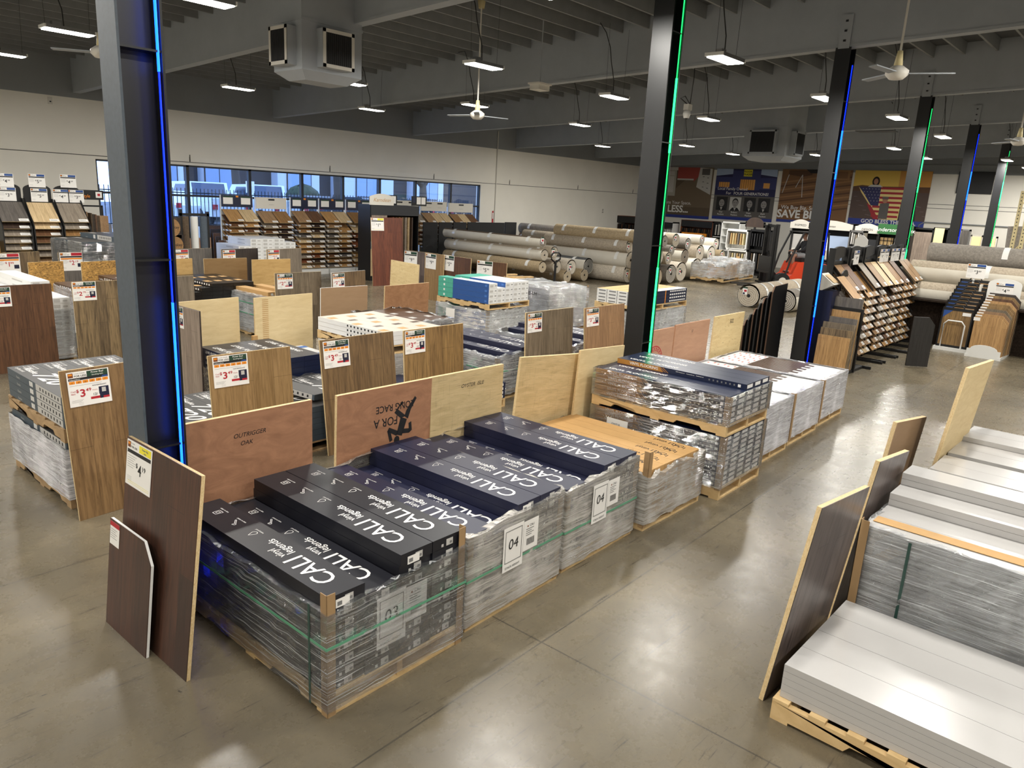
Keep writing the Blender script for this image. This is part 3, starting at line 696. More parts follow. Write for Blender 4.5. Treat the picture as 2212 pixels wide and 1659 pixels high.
def stack(F, rz, x0, y0, z0, w, d, h, cols, kind, tkind, what, where, group, jit=0.0, dx=0.0):
    """cols = number of layers in each column, left to right; where describes the stack"""
    rnd = random.Random(int(x0*97+y0*13+z0*7+F(0, 0).x*31))
    top = []
    for c, n in enumerate(cols):
        for k in range(n):
            istop = k == n-1
            kk = tkind if istop else kind
            l = '%s, %s from left atop %s' % (what, ORD[c], where) if istop else '%s, %s column, %s layer of %s' % (what, ORD[c], ORD[k], where)
            if istop and len(cols) == 1: l = '%s on top of %s' % (what, where)
            jx = (rnd.random()-.5)*jit; jy = (rnd.random()-.5)*jit
            put(carton(kk, w, d, h), F(x0+c*(w+dx)+jx, y0+jy, z0+k*h), (0, 0, rz), l, group, 1.7 if istop else 1.0)
    return top
# ------------------------------------------------------------------ stretch wrap shell, origin at near left corner of the load
def wrap(F, rz, w, d, z0, z1, mat, label, lip=.05, rim=.02, posts=None, strap=None, sheet=None, cover=False, group=None, postmat='corner_kraft', seed=1, vstrap=None, rimdrop=None, po=.006):
    t = thing('stretch_wrap', label, 'plastic wrap', F(0, 0, 0), rz, group)
    rnd = random.Random(seed); g = .012
    per = []; n1, n2 = max(4, int(w/.09)), max(6, int(d/.09))
    for i in range(n1): per.append((-g+(w+2*g)*i/n1, -g, 0, -1))
    for i in range(n2): per.append((w+g, -g+(d+2*g)*i/n2, 1, 0))
    for i in range(n1): per.append((w+g-(w+2*g)*i/n1, d+g, 0, 1))
    for i in range(n2): per.append((-g, d+g-(d+2*g)*i/n2, -1, 0))
    N = len(per); nz = 8; b = MB(); vv = []
    for k in range(nz+1):
        for i, (x, y, nx, ny) in enumerate(per):
            corner = (i in (0, n1, n1+n2, 2*n1+n2))
            dd = 0 if corner else (rnd.random()-.3)*.012*(1+.5*math.sin(i*.7+k))
            zz = z0+(z1-z0)*k/nz
            if k == nz: zz += (rnd.random()-.5)*rim*2+(rimdrop(x/w, y/d) if rimdrop else 0)
            if k == 0: zz += rnd.random()*rim
            vv.append((x+nx*dd, y+ny*dd, zz))
    fs = [(k*N+i, k*N+(i+1) % N, (k+1)*N+(i+1) % N, (k+1)*N+i) for k in range(nz) for i in range(N)]
    b.add(vv, fs, mat, True)
    if lip > 0 or cover:
        base = vv[nz*N:]; ring = []
        for i, (x, y, z) in enumerate(base):
            q = lip*(.6+rnd.random()*.8); cx_, cy_ = w/2, d/2
            sx_ = -1 if x > cx_ else 1; sy_ = -1 if y > cy_ else 1
            ex = min(abs(x+g), abs(w+g-x)) < .02; ey = min(abs(y+g), abs(d+g-y)) < .02
            ring.append((x+(sx_*q if ex else 0), y+(sy_*q if ey else 0), z+.004+(rnd.random()-.3)*.012))
        o = len(b.v); b.v += base+ring
        for i in range(N): b.f.append([o+i, o+(i+1) % N, o+N+(i+1) % N, o+N+i]); b.m.append(mat); b.s.append(True)
        if cover: b.add(ring, [tuple(range(N))], mat)
    b.build('film', t)
    for (px_, py_, pz0, pz1) in (posts or []):
        p = MB(); sx_ = 1 if px_ < .5 else -1; sy_ = 1 if py_ < .5 else -1
        X, Y = (-po if px_ < .5 else w+po), (-po if py_ < .5 else d+po); L = .055
        xs = sorted((X, X+sx_*L)); ys = sorted((Y, Y+sy_*.004)); p.box((xs[0], ys[0], pz0), (xs[1], ys[1], pz1), postmat)
        xs = sorted((X, X+sx_*.004)); ys = sorted((Y, Y+sy_*L)); p.box((xs[0], ys[0], pz0), (xs[1], ys[1], pz1), postmat)
        p.build('corner_board', t)
    for zs_ in (strap or []):
        e = .016; p = MB(); x1_, y1_ = w+e, d+e
        for a_, b_ in (((-e, -e-.002), (x1_, -e)), ((-e, y1_), (x1_, y1_+.002)), ((-e-.002, -e), (-e, y1_)), ((x1_, -e), (x1_+.002, y1_))): p.box((a_[0], a_[1], zs_), (b_[0], b_[1], zs_+.016), 'strap_green')
        p.build('strap', t)
    for ys_ in (vstrap or []):
        MB().box((-.018, ys_, z0), (-.016, ys_+.018, z1-.02), 'strap_dark').build('upright_strap', t)
    if sheet: sheet(t)
    return t
def pallet_sheet(num, x, z, sc=1.0, word='STACK HEIGHT', g=-.001):
    def f(t):
        b = MB()
        P = (lambda a, c, e=0.0: (x+a*sc, g-e, z+c*sc))
        b.add([P(0, -.02), P(.17, -.02), P(.17, .24), P(0, .24)], [(0, 1, 2, 3)], 'paper')
        b.add([P(.17, .05, .001), P(.3, .05, .001), P(.3, .23, .001), P(.17, .23, .001)], [(0, 1, 2, 3)], 'paper')
        s_ = b.build('pallet_label', t); tag(s_, 'white sheet numbered %s under the film' % num)
        q = MB(); R = lambda a, c, e: (x+a*sc, g-.002, z+c*sc)
        letters(q, num, .04, .105, .085, 'ink', 0, .1, P=R); letters(q, word, .02, -.005, .018, 'ink', .003, P=R)
        for (a0, c0, a1, c1) in ((.015, .03, .155, .033), (.015, .215, .155, .218), (.015, .03, .018, .218), (.152, .03, .155, .218)):
            q.add([R(a0, c0, 0), R(a1, c0, 0), R(a1, c1, 0), R(a0, c1, 0)], [(0, 1, 2, 3)], 'ink')
        for i in range(14): q.add([R(.2+i*.005, .08, 0), R(.2+i*.005+.0025, .08, 0), R(.2+i*.005+.0025, .12, 0), R(.2+i*.005, .12, 0)], [(0, 1, 2, 3)], 'ink')
        for i in range(4): q.add([R(.19, .14+i*.012, 0), R(.24+(i % 2)*.02, .14+i*.012, 0), R(.24+(i % 2)*.02, .143+i*.012, 0), R(.19, .143+i*.012, 0)], [(0, 1, 2, 3)], 'ink')
        q.add([R(.2, .19, 0), R(.21, .19, 0), R(.21, .2, 0), R(.2, .2, 0)], [(0, 1, 2, 3)], 'hood_copper'); letters(q, 'CALI', .22, .19, .02, 'ink', P=R)
        q.build('printed_text', s_)
    return f
# ------------------------------------------------------------------ price signs (a part of the board they hang on)
def price_sign(parent, x, z, w, dollars, cents, style='buy', y=-.004, rot=0.0):
    h = w*.86
    b = MB(); q = lambda a, c, a2, c2, m, e=.0005: b.add([(a*w, -e, c*h), (a2*w, -e, c*h), (a2*w, -e, c2*h), (a*w, -e, c2*h)], [(0, 1, 2, 3)], m)
    b.box((0, 0, 0), (w, .003, h), 'paper')
    P = lambda a, c, e: (a*w, -.0012, c*h)
    tx = MB()
    def L(s_, a, c, size, m, bold=.01, al='l', wx=1.0): letters(tx, s_, a, c, size, m, bold, 0, al, P=P, wx=wx)
    q(.03, .84, .15, .97, 'hood_copper'); q(.04, .9, .13, .95, 'orange', .0008)
    if style == 'buy':
        L('FLOOR TRADER', .17, .93, .045, 'grey_ink', 0, wx=.8); L('FOR LESS.', .17, .85, .07, 'ink', .015)
        q(.47, .80, .97, .98, 'green'); L('Power Buy!', .72, .91, .065, 'paper', .01, 'c'); L('Stocking Item', .72, .84, .05, 'paper', .006, 'c')
        q(.03, .75, .97, .82, 'ink', .0008); L('Independence', .05, .765, .045, 'paper', .006); q(.82, .76, .96, .80, 'blue', .001)
        for i in range(6): q(.04+i*.157, .655, .175+i*.157, .735, 'orange'); L(str([7, 20, 23, 12, 12, 7][i]), .105+i*.157, .67, .05, 'ink', .01, 'c')
        q(.04, .6, .8, .605, 'ink'); L('WATERPROOF!', .56, .525, .05, 'navy', .008)
        L('Cash', .05, .42, .06, 'red', 0); L('PRICE', .05, .35, .05, 'red', .01, wx=.8)
        L('$', .17, .40, .13, 'red', .012); L(dollars, .25, .27, .30, 'red', .02); L(cents, .27+twidth(dollars, .30, .02), .40, .13, 'red', .012)
        q(.71, .27, .95, .48, 'navy'); q(.78, .32, .88, .45, 'grey_paper', .001); q(.5, .15, .74, .22, 'red'); q(.72, .14, .95, .27, 'navy'); q(.8, .14, .95, .2, 'red', .001)
        L('12!', .555, .25, .1, 'ink', .01, wx=.9); L('Months', .555, .40, .045, 'red', 0, wx=.9); 
        for i in range(3): q(.05, .18-i*.03, .33-.03*i, .185-i*.03, 'grey_ink')
        for i in range(3): q(.2, .1-i*.03, .32, .103-i*.03, 'grey_ink')
    elif style in ('rack', 'redtop', 'yellow', 'plain'):
        L('FLOOR', .17, .93, .045, 'grey_ink', 0); L('FOR LESS.', .17, .85, .06, 'ink', .012)
        q(.5, .82, .97, .98, dict(rack='blue', redtop='red', yellow='yellow', plain='green')[style])
        if style == 'yellow': L('Power Buy', .735, .905, .055, 'blue', .01, 'c'); L('Item', .735, .84, .05, 'blue', .01, 'c')
        q(.03, .72, .97, .8, 'ink')
        for i in range(6): q(.05, .66-i*.05, .42-(i % 3)*.06, .668-i*.05, 'grey_ink')
        big = 'red' if style == 'redtop' else 'ink'
        L('$', .40, .47, .14, big, .012); L(dollars, .49, .32, .34, big, .014, wx=.8); L(cents, .51+twidth(dollars, .34, .014)*.8, .45, .15, big, .012)
        for i in range(4): q(.06, .2-i*.03, .25, .204-i*.03, 'grey_ink')
        if style == 'yellow': q(.1, .1, .95, .107, 'yellow'); q(.1, .06, .95, .067, 'yellow')
        if style == 'redtop': q(.04, .62, .96, .7, 'orange'); q(.75, .2, .95, .4, 'navy')
    s_ = b.build('price_sign', parent, loc=(x, y, z), rot=(0, rot, 0))
    tag(s_, 'white price sign reading $%s.%s' % (dollars, cents))
    tx.build('printed_text', s_)
    return s_
# ------------------------------------------------------------------ upright sample boards, origin at near left bottom corner, face towards -y
def board(label, x, y, w, h, face, back=None, rz=0.0, tilt=0.0, t=.02, z=0.0, name='sample_board', cat='board', sign=None, edge='edge_pale', cut=None, roll=0.0, group=None, marks=None):
    o = thing(name, label, cat, (x, y, z), rz, group); o.rotation_euler = (tilt, roll, rz)
    poly = [(0, 0), (w, 0), (w, h), (0, h)] if not cut else [(0, 0), (w, 0), (w, h-cut[1]), (w-cut[0], h), (0, h)]
    n = len(poly); b = MB()
    b.add([(u, 0, v) for u, v in poly]+[(u, t, v) for u, v in poly], [(i, (i+1) % n, (i+1) % n+n, i+n) for i in range(n)], edge)
    b.add([(u, t, v) for u, v in poly], [tuple(range(n))[::-1]], back or face)
    b.build('panel_core', o)
    f_ = MB(); f_.add([(u, -.004, v) for u, v in poly]+[(u, 0, v) for u, v in poly], [tuple(range(n))]+[(i, (i+1) % n, (i+1) % n+n, i+n) for i in range(n)], face)
    f_.build('face_veneer', o)
    if sign: price_sign(o, sign[0], h-sign[1]-sign[2]*.86, sign[2], sign[3], sign[4], *(sign[5:] or ()), y=-.009)
    if marks:
        q = MB()
        marks(q, lambda a, c, e: (a, -.0055-e, c)); q.build('marking', o)
    return o
# ================================================================== front row of pallets
R1 = 0.022
def cali_stack(F, rz, where, kind, lay, h, z0):
    tk = [':l', ':t', ':l', ':t']
    for c, n in enumerate(lay):
        for k in range(n):
            istop = k == n-1
            l = '%s carton with big white lettering, %s from left on %s' % ('near black' if kind == 'cali' else 'navy', ORD[c], where) if istop else 'dark filmed carton, %s column, %s layer of %s' % (ORD[c], ORD[k], where)
            put(carton(kind+(tk[c] if istop else ''), .245, 1.55, h), F(.012+c*.248, .01+(.012 if (c+k) % 3 == 0 else 0), z0+k*h), (0, 0, rz), l, 'dark plank cartons on the front pallets', 3.0 if istop else 1.5)
specs = [
    (1.985, 2.945, 'the nearest wrapped pallet', 'cali', [8, 7, 9, 9], .0725, '03', 'film_clear', R1, [.42]),
    (3.085, 3.02, 'the second wrapped pallet', 'calinavy', [8, 7, 9, 9], .0685, '04', 'film_frost', R1+.02, [.36]),
    (4.18, 3.085, 'the third wrapped pallet', 'calinavy', [8, 7, 9, 9], .069, '04', 'film_frost', R1+.01, [.33])]
for i, (x, y, where, kind, lay, h, num, fm, rz, st) in enumerate(specs):
    F = fr(x, y, rz)
    pallet(x, y, 1.01, 1.57, .125, rz, 'worn wooden pallet under the dark cartons of %s' % where)
    cali_stack(F, rz, where, kind, lay, h, .127)
    drop = (lambda a, b: -.03+.05*a)
    posts = [(0, 0, .0, .735), (1, 0, .0, .80)] if i == 0 else [(0, 0, .02, .66), (1, 0, .02, .66)]
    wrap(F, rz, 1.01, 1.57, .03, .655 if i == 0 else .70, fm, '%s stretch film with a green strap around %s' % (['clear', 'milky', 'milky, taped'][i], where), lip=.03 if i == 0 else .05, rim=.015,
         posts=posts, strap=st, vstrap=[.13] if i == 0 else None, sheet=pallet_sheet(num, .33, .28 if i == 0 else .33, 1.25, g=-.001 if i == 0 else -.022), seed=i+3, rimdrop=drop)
# fourth: kraft cartons
F = fr(5.30, 3.07, .01)
pallet(5.30, 3.07, 1.02, 1.6, .125, .01, 'wooden pallet under the kraft brown cartons beside the dark stacks')
stack(F, .01, .02, .04, .127, .163, 1.5, .067, [6, 6, 6, 6, 6, 6], 'kraft', 'kraft:t', 'kraft brown carton', 'the low kraft stack', 'kraft plank cartons')
wrap(F, .01, 1.02, 1.58, .05, .50, 'film_frost', 'milky stretch film sagging around the low stack of kraft cartons', lip=.04, rim=.03, posts=[(0, 0, .03, .73), (1, 1, .03, .6)], seed=9)
def letters_on(s_):
    q = MB(); P = lambda a, c, e: (-.0205, 1.30-a, .36+c)
    letters(q, 'GW718', .03, .12, .032, 'ink', .004, P=P); letters(q, 'VF24-1107-0008', .03, .065, .028, 'ink', .004, P=P, wx=.95); q.build('printed_text', s_)
# fifth: two tiers of vinyl flooring cartons
F = fr(6.47, 2.95, .03)
pallet(6.47, 2.95, .99, 1.55, .125, .03, 'lower wooden pallet under the two tier vinyl flooring stack')
stack(F, .03, .01, .01, .127, .193, 1.53, .0515, [10]*5, 'vinyl', 'vinyl', 'orange ended navy carton', 'the lower vinyl flooring tier', 'navy and orange vinyl cartons')
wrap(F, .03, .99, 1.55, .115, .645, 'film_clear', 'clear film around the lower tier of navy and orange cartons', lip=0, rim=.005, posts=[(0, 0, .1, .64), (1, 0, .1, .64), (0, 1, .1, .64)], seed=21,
     sheet=lambda t: (lambda s_: letters_on(s_))(MB().add([(-.019, 1.07, .36), (-.019, 1.33, .36), (-.019, 1.33, .55), (-.019, 1.07, .55)], [(3, 2, 1, 0)], 'paper').build('pallet_label', t)))

pallet(6.46, 2.95, .99, 1.55, .115, .03, 'middle wooden pallet between the two tiers of vinyl flooring cartons', z=.65)
stack(F, .03, .01, .01, .767, .193, 1.53, .0565, [5]*5, 'vinyl', 'vinyl:t', 'orange ended navy carton', 'the upper vinyl flooring tier', 'navy and orange vinyl cartons')
for c in (2, 3, 4):
    put(carton('vinyl:t', .193, 1.5, .0565), F(.01+c*.193+.06*(c == 2)*0, .02, .767+5*.0565), (0, 0, .03), 'loose navy carton, %s of three laid on the tall two tier stack' % ORD[c-2], 'navy and orange vinyl cartons', 3.0)
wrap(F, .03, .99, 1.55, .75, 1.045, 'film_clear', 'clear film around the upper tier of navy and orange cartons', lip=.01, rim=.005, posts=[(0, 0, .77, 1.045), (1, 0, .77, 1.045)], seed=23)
# three white packs of shrink wrapped flooring
for i, (x, y, w, zt) in enumerate(((7.62, 3.13, 1.0, .665), (8.73, 3.19, 1.02, .65), (9.89, 3.26, 1.02, .63))):
    F = fr(x, y, .03); wh = 'the %s white wrapped pallet past the vinyl stack' % ORD[i]
    pallet(x, y, w, 1.62, .12, .03, 'pale wooden pallet under %s' % wh)
    n = 8; h = (zt-.122)/n
    stack(F, .03, .005, .01, .122, w/5-.002, 1.6, h, [n]*5, 'white', 'whitered', 'white flooring carton', wh, 'white cartons on the far front row')
    b = MB()
    for q in range(12):
        a = .03+q*(w-.06)/12; b.box((a, .42+(.1 if q % 2 else 0), zt+.003), (a+(w-.06)/12*.8, 1.12, zt+.005), 'carton_brown')
    o = b.build('printed_sheet', loc=F(0, 0, 0), rot=(0, 0, .03)); tag(o, 'brown striped print lying on top of %s' % wh, 'sheet')
    wrap(F, .03, w, 1.62, .09, zt+.012, 'film_white', 'white streaked film wrapped tightly over %s' % wh, lip=.05, rim=.006, posts=[(0, 0, .08, zt+.02)], po=.024, seed=30+i)
# ------------------------------------------------------------------ plywood backs behind the front row
def scrib(lines, x, z, size, dz, bold=.004, sh=.25, wx=1.0):
    def f(q, P):
        for i, s_ in enumerate(lines): letters(q, s_, x[i] if isinstance(x, (list, tuple)) else x, z-i*dz, size, 'ink', bold, sh, P=P, wx=wx)
    return f
board('reddish plywood panel with OUTRIGGER OAK handwritten in black', 2.06, 4.66, .97, 1.22, 'ply_red', rz=.02, tilt=.01, t=.03, name='plywood_panel', marks=scrib(['OUTRIGGER', 'OAK'], [.33, .38], 1.05, .045, .06, .001))
def runner(q, P):
    PU = lambda a, c, e: P(.80-a, 1.12-c, e)      # printed upside down
    letters(q, 'LONG RACE', .02, .06, .085, 'ink', .008, P=PU, wx=.85); letters(q, 'FOR A', .19, .17, .105, 'ink', .008, P=PU, wx=.85)
    for pg in ([(.60, .78), (.66, .76), (.71, .90), (.64, .93)], [(.68, .93), (.72, .90), (.75, .98), (.70, .98)], [(.70, .98), (.75, .98), (.81, 1.07), (.79, 1.09)], [(.64, .92), (.70, .93), (.60, 1.01), (.57, .98)], [(.57, .98), (.60, 1.01), (.67, 1.05), (.65, 1.07)],
               [(.60, .77), (.62, .81), (.52, .86), (.50, .83)], [(.50, .83), (.53, .84), (.56, .74), (.53, .73)], [(.66, .78), (.74, .77), (.75, .81), (.67, .82)], [(.74, .77), (.77, .79), (.76, .87), (.73, .86)]):
        q.add([P(a, c, 0) for a, c in pg], [tuple(range(4))], 'ink')
    q.add([P(.605+.03*math.cos(k*PI/8), .735+.035*math.sin(k*PI/8), 0) for k in range(16)], [tuple(range(16))], 'ink')
board('reddish plywood panel stencilled FOR A LONG RACE upside down with a black runner', 3.24, 4.68, .98, 1.22, 'ply_red', rz=.01, tilt=.03, t=.03, name='plywood_panel', marks=runner)
board('pale rough plywood panel with OYSTER ISLE handwritten in black', 4.22, 4.66, .92, 1.22, 'ply_rough', rz=.0, tilt=.0, t=.03, name='plywood_panel', marks=scrib(['OYSTER  ISLE'], .36, 1.07, .05, .06, .001))
board('pale scratched blank plywood panel behind the kraft cartons', 5.38, 4.75, .92, 1.24, 'ply_rough', rz=-.08, tilt=.03, t=.03, name='plywood_panel', roll=.06)
board('narrow pale plywood panel leaning against the vinyl flooring stack', 6.18, 4.60, .92, 1.24, 'ply_birch', rz=.06, tilt=.02, t=.02, name='plywood_panel', roll=.06)
def stamp(q, P):
    for i in range(22):
        a0, a1 = PI*i/22, PI*(i+1)/22
        for r0, r1 in ((.20, .215), (.15, .158)):
            q.add([P(.34+math.cos(a)*rr, .80+math.sin(a)*rr, 0) for a, rr in ((a0, r0), (a0, r1), (a1, r1), (a1, r0))], [(0, 1, 2, 3)], 'red')
        if i % 2: q.add([P(.34+math.cos(a)*rr, .80+math.sin(a)*rr, 0) for a, rr in ((a0, .165), (a0, .19), (a1, .19), (a1, .165))], [(0, 1, 2, 3)], 'red')
    for c in (.76, .68): q.add([P(.10, c, 0), P(.58, c+.05, 0), P(.58, c+.058, 0), P(.10, c+.008, 0)], [(0, 1, 2, 3)], 'red')
    letters(q, 'QUALITY', .14, .735, .07, 'red', 0, P=P, wx=1.1)
board('reddish plywood panel with a red round stamp behind the green lit column', 7.9, 4.88, .8, 1.22, 'ply_pink', rz=.02, tilt=.02, name='plywood_panel', marks=stamp, edge='ply_red')
board('plain reddish plywood panel between the stamped panel and the pale one', 8.83, 4.95, .98, 1.22, 'ply_pink', rz=.01, tilt=.02, name='plywood_panel', edge='ply_red', marks=scrib(['S2'], .45, 1.08, .05, .06, 0))
board('pale knotty plywood panel numbered 502, farthest in the front row', 10.08, 5.02, 1.0, 1.22, 'ply_spot', rz=.01, tilt=.02, name='plywood_panel', marks=scrib(['502'], .5, 1.08, .09, .06, .004, 0))
# the two samples leaning on the nearest pallet
board('tall dark walnut sample board with a $4.19 price sign, standing nearest', 1.56, 4.66, .91, 1.22, 'pl_walnut', rz=-PI/2+.03, tilt=-.125, t=.022, sign=(.015, .01, .33, '4', '19', 'yellow'), edge='edge_pale')
s_ = board('small dark walnut sample with a clipped corner leaning on the tall walnut board', 1.50, 4.68, .56, .70, 'pl_walnut', rz=-PI/2+.03, tilt=-.115, t=.016, cut=(.10, .12), edge='white')
b = MB(); b.add([(0, -.006, 0), (.13, -.006, 0), (.13, -.006, .15), (0, -.006, .15)], [(0, 1, 2, 3)], 'paper').add([(0, -.007, .12), (.13, -.007, .12), (.13, -.007, .15), (0, -.007, .15)], [(0, 1, 2, 3)], 'red')
for i in range(5): b.add([(.01, -.007, .1-i*.014), (.1-(i % 2)*.02, -.007, .1-i*.014), (.1-(i % 2)*.02, -.007, .103-i*.014), (.01, -.007, .103-i*.014)], [(0, 1, 2, 3)], 'grey_ink')
b.build('label', s_, loc=(.01, 0, .54))
b = MB()
b.box((0, 0, 0), (.045, .045, .72), 'corner_kraft'); o = b.build('corner_post', loc=(6.42, 4.62, 0)); tag(o, 'loose kraft corner post standing behind the kraft cartons', 'post')
b = MB(); b.box((0, 0, 0), (.05, .05, .62), 'corner_kraft'); o = b.build('corner_post', loc=(5.28, 4.72, .0)); tag(o, 'short kraft corner post left of the scratched panel', 'post')
board('white clipped sample leaning in the gap behind the vinyl flooring stack', 6.36, 4.95, .5, .78, 'offwhite', rz=PI/2-.2, tilt=.0, t=.012, cut=(.1, .1), edge='white', name='sample_board')
# ================================================================== second row, across the first aisle
def bpx(label, a, b, face, h=1.22, ztop=1.22, **kw):
    p, q = at(a[0], a[1], ztop), at(b[0], b[1], ztop)
    rz = math.atan2(q.y-p.y, q.x-p.x)
    return board(label, p.x, p.y, (q-p).length, h, face, rz=rz, z=ztop-h, **kw)
R2 = .02
# stack A with two tiers, charcoal cartons
F = fr(1.93, 6.62, R2)
pallet(1.93, 6.62, 1.0, 1.4, .12, R2, 'old wooden pallet on the floor under the white wrapped stack at the far left', mat='pine_old')
stack(F, R2, 0.01, 0.0, .12, .24, 1.38, .067, [7]*4, 'resolve', 'resolve', 'charcoal plank carton', 'the wrapped lower tier at the left edge', 'charcoal cartons at the left')
wrap(F, R2, 1.0, 1.4, .08, .545, 'film_white', 'white film wrapped around the lower tier of the charcoal stack at the left edge', lip=0, rim=.01, seed=41)
pallet(1.93, 6.62, 1.0, 1.4, .12, R2, 'old wooden pallet between the two tiers of charcoal cartons at the left edge', z=.59, mat='pine_old')
stack(F, R2, 0.01, 0.0, .712, .24, 1.38, .067, [4, 4, 4, 4], 'resolve', 'resolve:z', 'charcoal carton', 'the upper tier at the left edge', 'charcoal cartons at the left')
board('grey brown oak sample board with a $3.49 price sign, left of the near column', 1.90, 6.33, .64, 1.25, 'pl_oakA', rz=.1, tilt=-.1, t=.018, sign=(.045, .02, .33, '3', '49'), edge='edge_pale')
# low stacks of charcoal cartons right of the column
for i, (x, wn) in enumerate(((3.02, 'the low charcoal stack behind honey oak'), (4.22, 'the low charcoal stack left of brown oak'))):
    F = fr(x, 6.56, R2)
    pallet(x, 6.56, 1.0, 1.25, .12, R2, 'wooden pallet under %s' % wn, mat='pine_old')
    stack(F, R2, .01, 0, .12, .24, 1.22, .064, [6]*4, 'resolve', 'resolve:z', 'charcoal carton', wn, 'low charcoal cartons')
put(carton('resolve', .24, 1.22, .064), fr(4.30, 6.62, R2)(.06, .05, .535), (.06, .05, .25), 'charcoal carton lying askew on top, beside the brown oak board', 'low charcoal cartons', 2.0)
board('honey oak sample board with a $3.49 sign, behind the OUTRIGGER panel', 3.09, 6.32, .83, 1.23, 'pl_oakB', rz=-.02, tilt=-.09, sign=(.035, .012, .34, '3', '49'), edge='edge_pale')
board('brown oak sample board with a $3.49 sign, behind the stencilled panel', 4.33, 6.36, .98, 1.235, 'pl_oakC', rz=.02, tilt=-.12, sign=(.03, .02, .33, '3', '49'), edge='edge_pale')
board('golden knotty oak sample board with a $3.49 sign, behind the OYSTER ISLE panel', 5.44, 6.42, .96, 1.225, 'pl_oakD', rz=.02, tilt=-.06, sign=(.01, .01, .31, '3', '49'), edge='edge_pale')
board('grey oak sample board with a $3.99 sign, above the scratched panel', 7.76, 6.60, 1.07, 1.225, 'pl_grey', rz=.0, tilt=-.05, sign=(.03, .02, .31, '3', '99'), edge='edge_pale')
board('tan oak sample board with a $3.99 sign, left of the green lit column', 8.94, 6.42, 1.05, 1.225, 'pl_tan', rz=.0, tilt=-.09, sign=(.04, .02, .31, '3', '99'), edge='edge_pale')
# pale wrapped low pallet and blue script cartons between boards C and D
F = fr(5.30, 6.6, R2); wn = 'the pallet between the brown and golden oak boards'
pallet(5.30, 6.6, 1.0, 1.25, .12, R2, 'wooden pallet under the navy script cartons')
stack(F, R2, .0, 0, .12, .25, 1.22, .065, [4, 4, 4, 4], 'calinavy', 'calinavy', 'navy plank carton', wn, 'navy cartons between the oak boards')
# low pallet with navy cartons and white stickers
F = fr(6.46, 6.5, R2)
pallet(6.46, 6.5, .8, 1.25, .12, R2, 'wooden pallet under the little navy cartons with white labels')
stack(F, R2, .0, 0, .12, .198, 1.22, .055, [4]*4, 'vinyl', 'vinyl', 'small navy carton', 'the low pile beside the scratched panel', 'small navy cartons')
o = MB().box((0, 0, 0), (.7, .5, .008), 'kraft').build('cardboard_sheet', loc=F(.05, .1, .345), rot=(0, 0, .3)); tag(o, 'loose brown cardboard sheet lying on the little navy cartons', 'cardboard')
# wrapped dark stacks with green straps
for i, (x, y, n, wn) in enumerate(((7.36, 6.78, [7, 8, 9, 9], 'the strapped navy pallet behind the grey oak board'), (8.98, 6.72, [7, 8, 9, 9], 'the strapped navy pallet behind the tan oak board'))):
    F = fr(x, y, R2)
    pallet(x, y, 1.02, 1.57, .12, R2, 'wooden pallet under %s' % wn)
    for c, k in enumerate(n):
        for j in range(k):
            top = j == k-1
            put(carton('calinavy'+(':t' if top else ''), .25, 1.55, .064), F(.01+c*.252, .01, .12+j*.064), (0, 0, R2), ('navy carton, %s from left atop %s' % (ORD[c], wn)) if top else 'navy carton, %s column, %s layer of %s' % (ORD[c], ORD[j], wn), 'navy cartons in the second row', 1.7 if top else 1)
    wrap(F, R2, 1.02, 1.57, .05, .62, 'film_mid', 'glossy film with a green strap around %s' % wn, lip=.05, rim=.03, strap=[.4], posts=[(0, 0, .05, .6)], seed=50+i)
# second file of the second row
F = fr(4.27, 7.84, R2); wn = 'the dark stack with big white capitals'
pallet(4.27, 7.84, 1.0, 1.22, .12, R2, 'wooden pallet under %s' % wn)
stack(F, R2, .0, 0, .12, .245, 1.2, .068, [9]*4, 'level', 'level', 'charcoal carton', wn, 'dark cartons with white capitals')
wrap(F, R2, 1.0, 1.22, .06, .5, 'film_clear', 'clear film around the lower half of %s' % wn, lip=0, seed=57)
board('pinkish grey sample board with a price sign, standing right beside the near column', 4.13, 9.50, .70, 1.22, 'pl_pinkgrey', rz=-PI/2+.03, tilt=.0, sign=(.0, .01, .31, '2', '99'), edge='edge_dark')
F = fr(5.32, 8.2, R2); wn = 'the low white topped stack'
pallet(5.32, 8.2, .66, 1.2, .12, R2, 'wooden pallet under %s' % wn)
stack(F, R2, .0, 0, .12, .33, 1.2, .075, [5, 5], 'white', 'white', 'white carton', wn, 'white topped cartons')
for q in (.0, .5, 1.0):
    o = MB().box((0, 0, 0), (.66, .09, .002), 'blue_light').build('blue_band', loc=F(0, q+.05, .497)); tag(o, 'blue printed band, %s from the front on %s' % (ORD[int(q*2)], wn), 'print')
F = fr(6.02, 7.56, R2); wn = 'the printed kraft stack behind golden oak'
pallet(6.02, 7.56, 1.0, 1.5, .12, R2, 'lower wooden pallet under %s' % wn)
stack(F, R2, .0, 0, .12, .33, 1.48, .09, [6]*3, 'white', 'white', 'white carton', 'the tier under the printed kraft stack', 'white cartons under the printed kraft')
wrap(F, R2, 1.0, 1.5, .05, .66, 'film_frost', 'milky film around the white cartons under the printed kraft stack', lip=0, seed=61)
pallet(6.02, 7.56, 1.0, 1.5, .12, R2, 'upper wooden pallet under %s' % wn, z=.665)
stack(F, R2, .0, 0, .787, .33, 1.48, .062, [3]*3, 'printed', 'printed', 'flat printed carton', wn, 'printed kraft cartons')
F = fr(7.15, 8.5, R2); wn = 'the wrapped stack left of the teal cartons'
pallet(7.15, 8.5, 1.0, 1.3, .12, R2, 'wooden pallet under %s' % wn)
stack(F, R2, .0, 0, .12, .33, 1.28, .08, [9]*3, 'brownbox', 'brownbox', 'brown printed carton', wn, 'brown printed cartons')
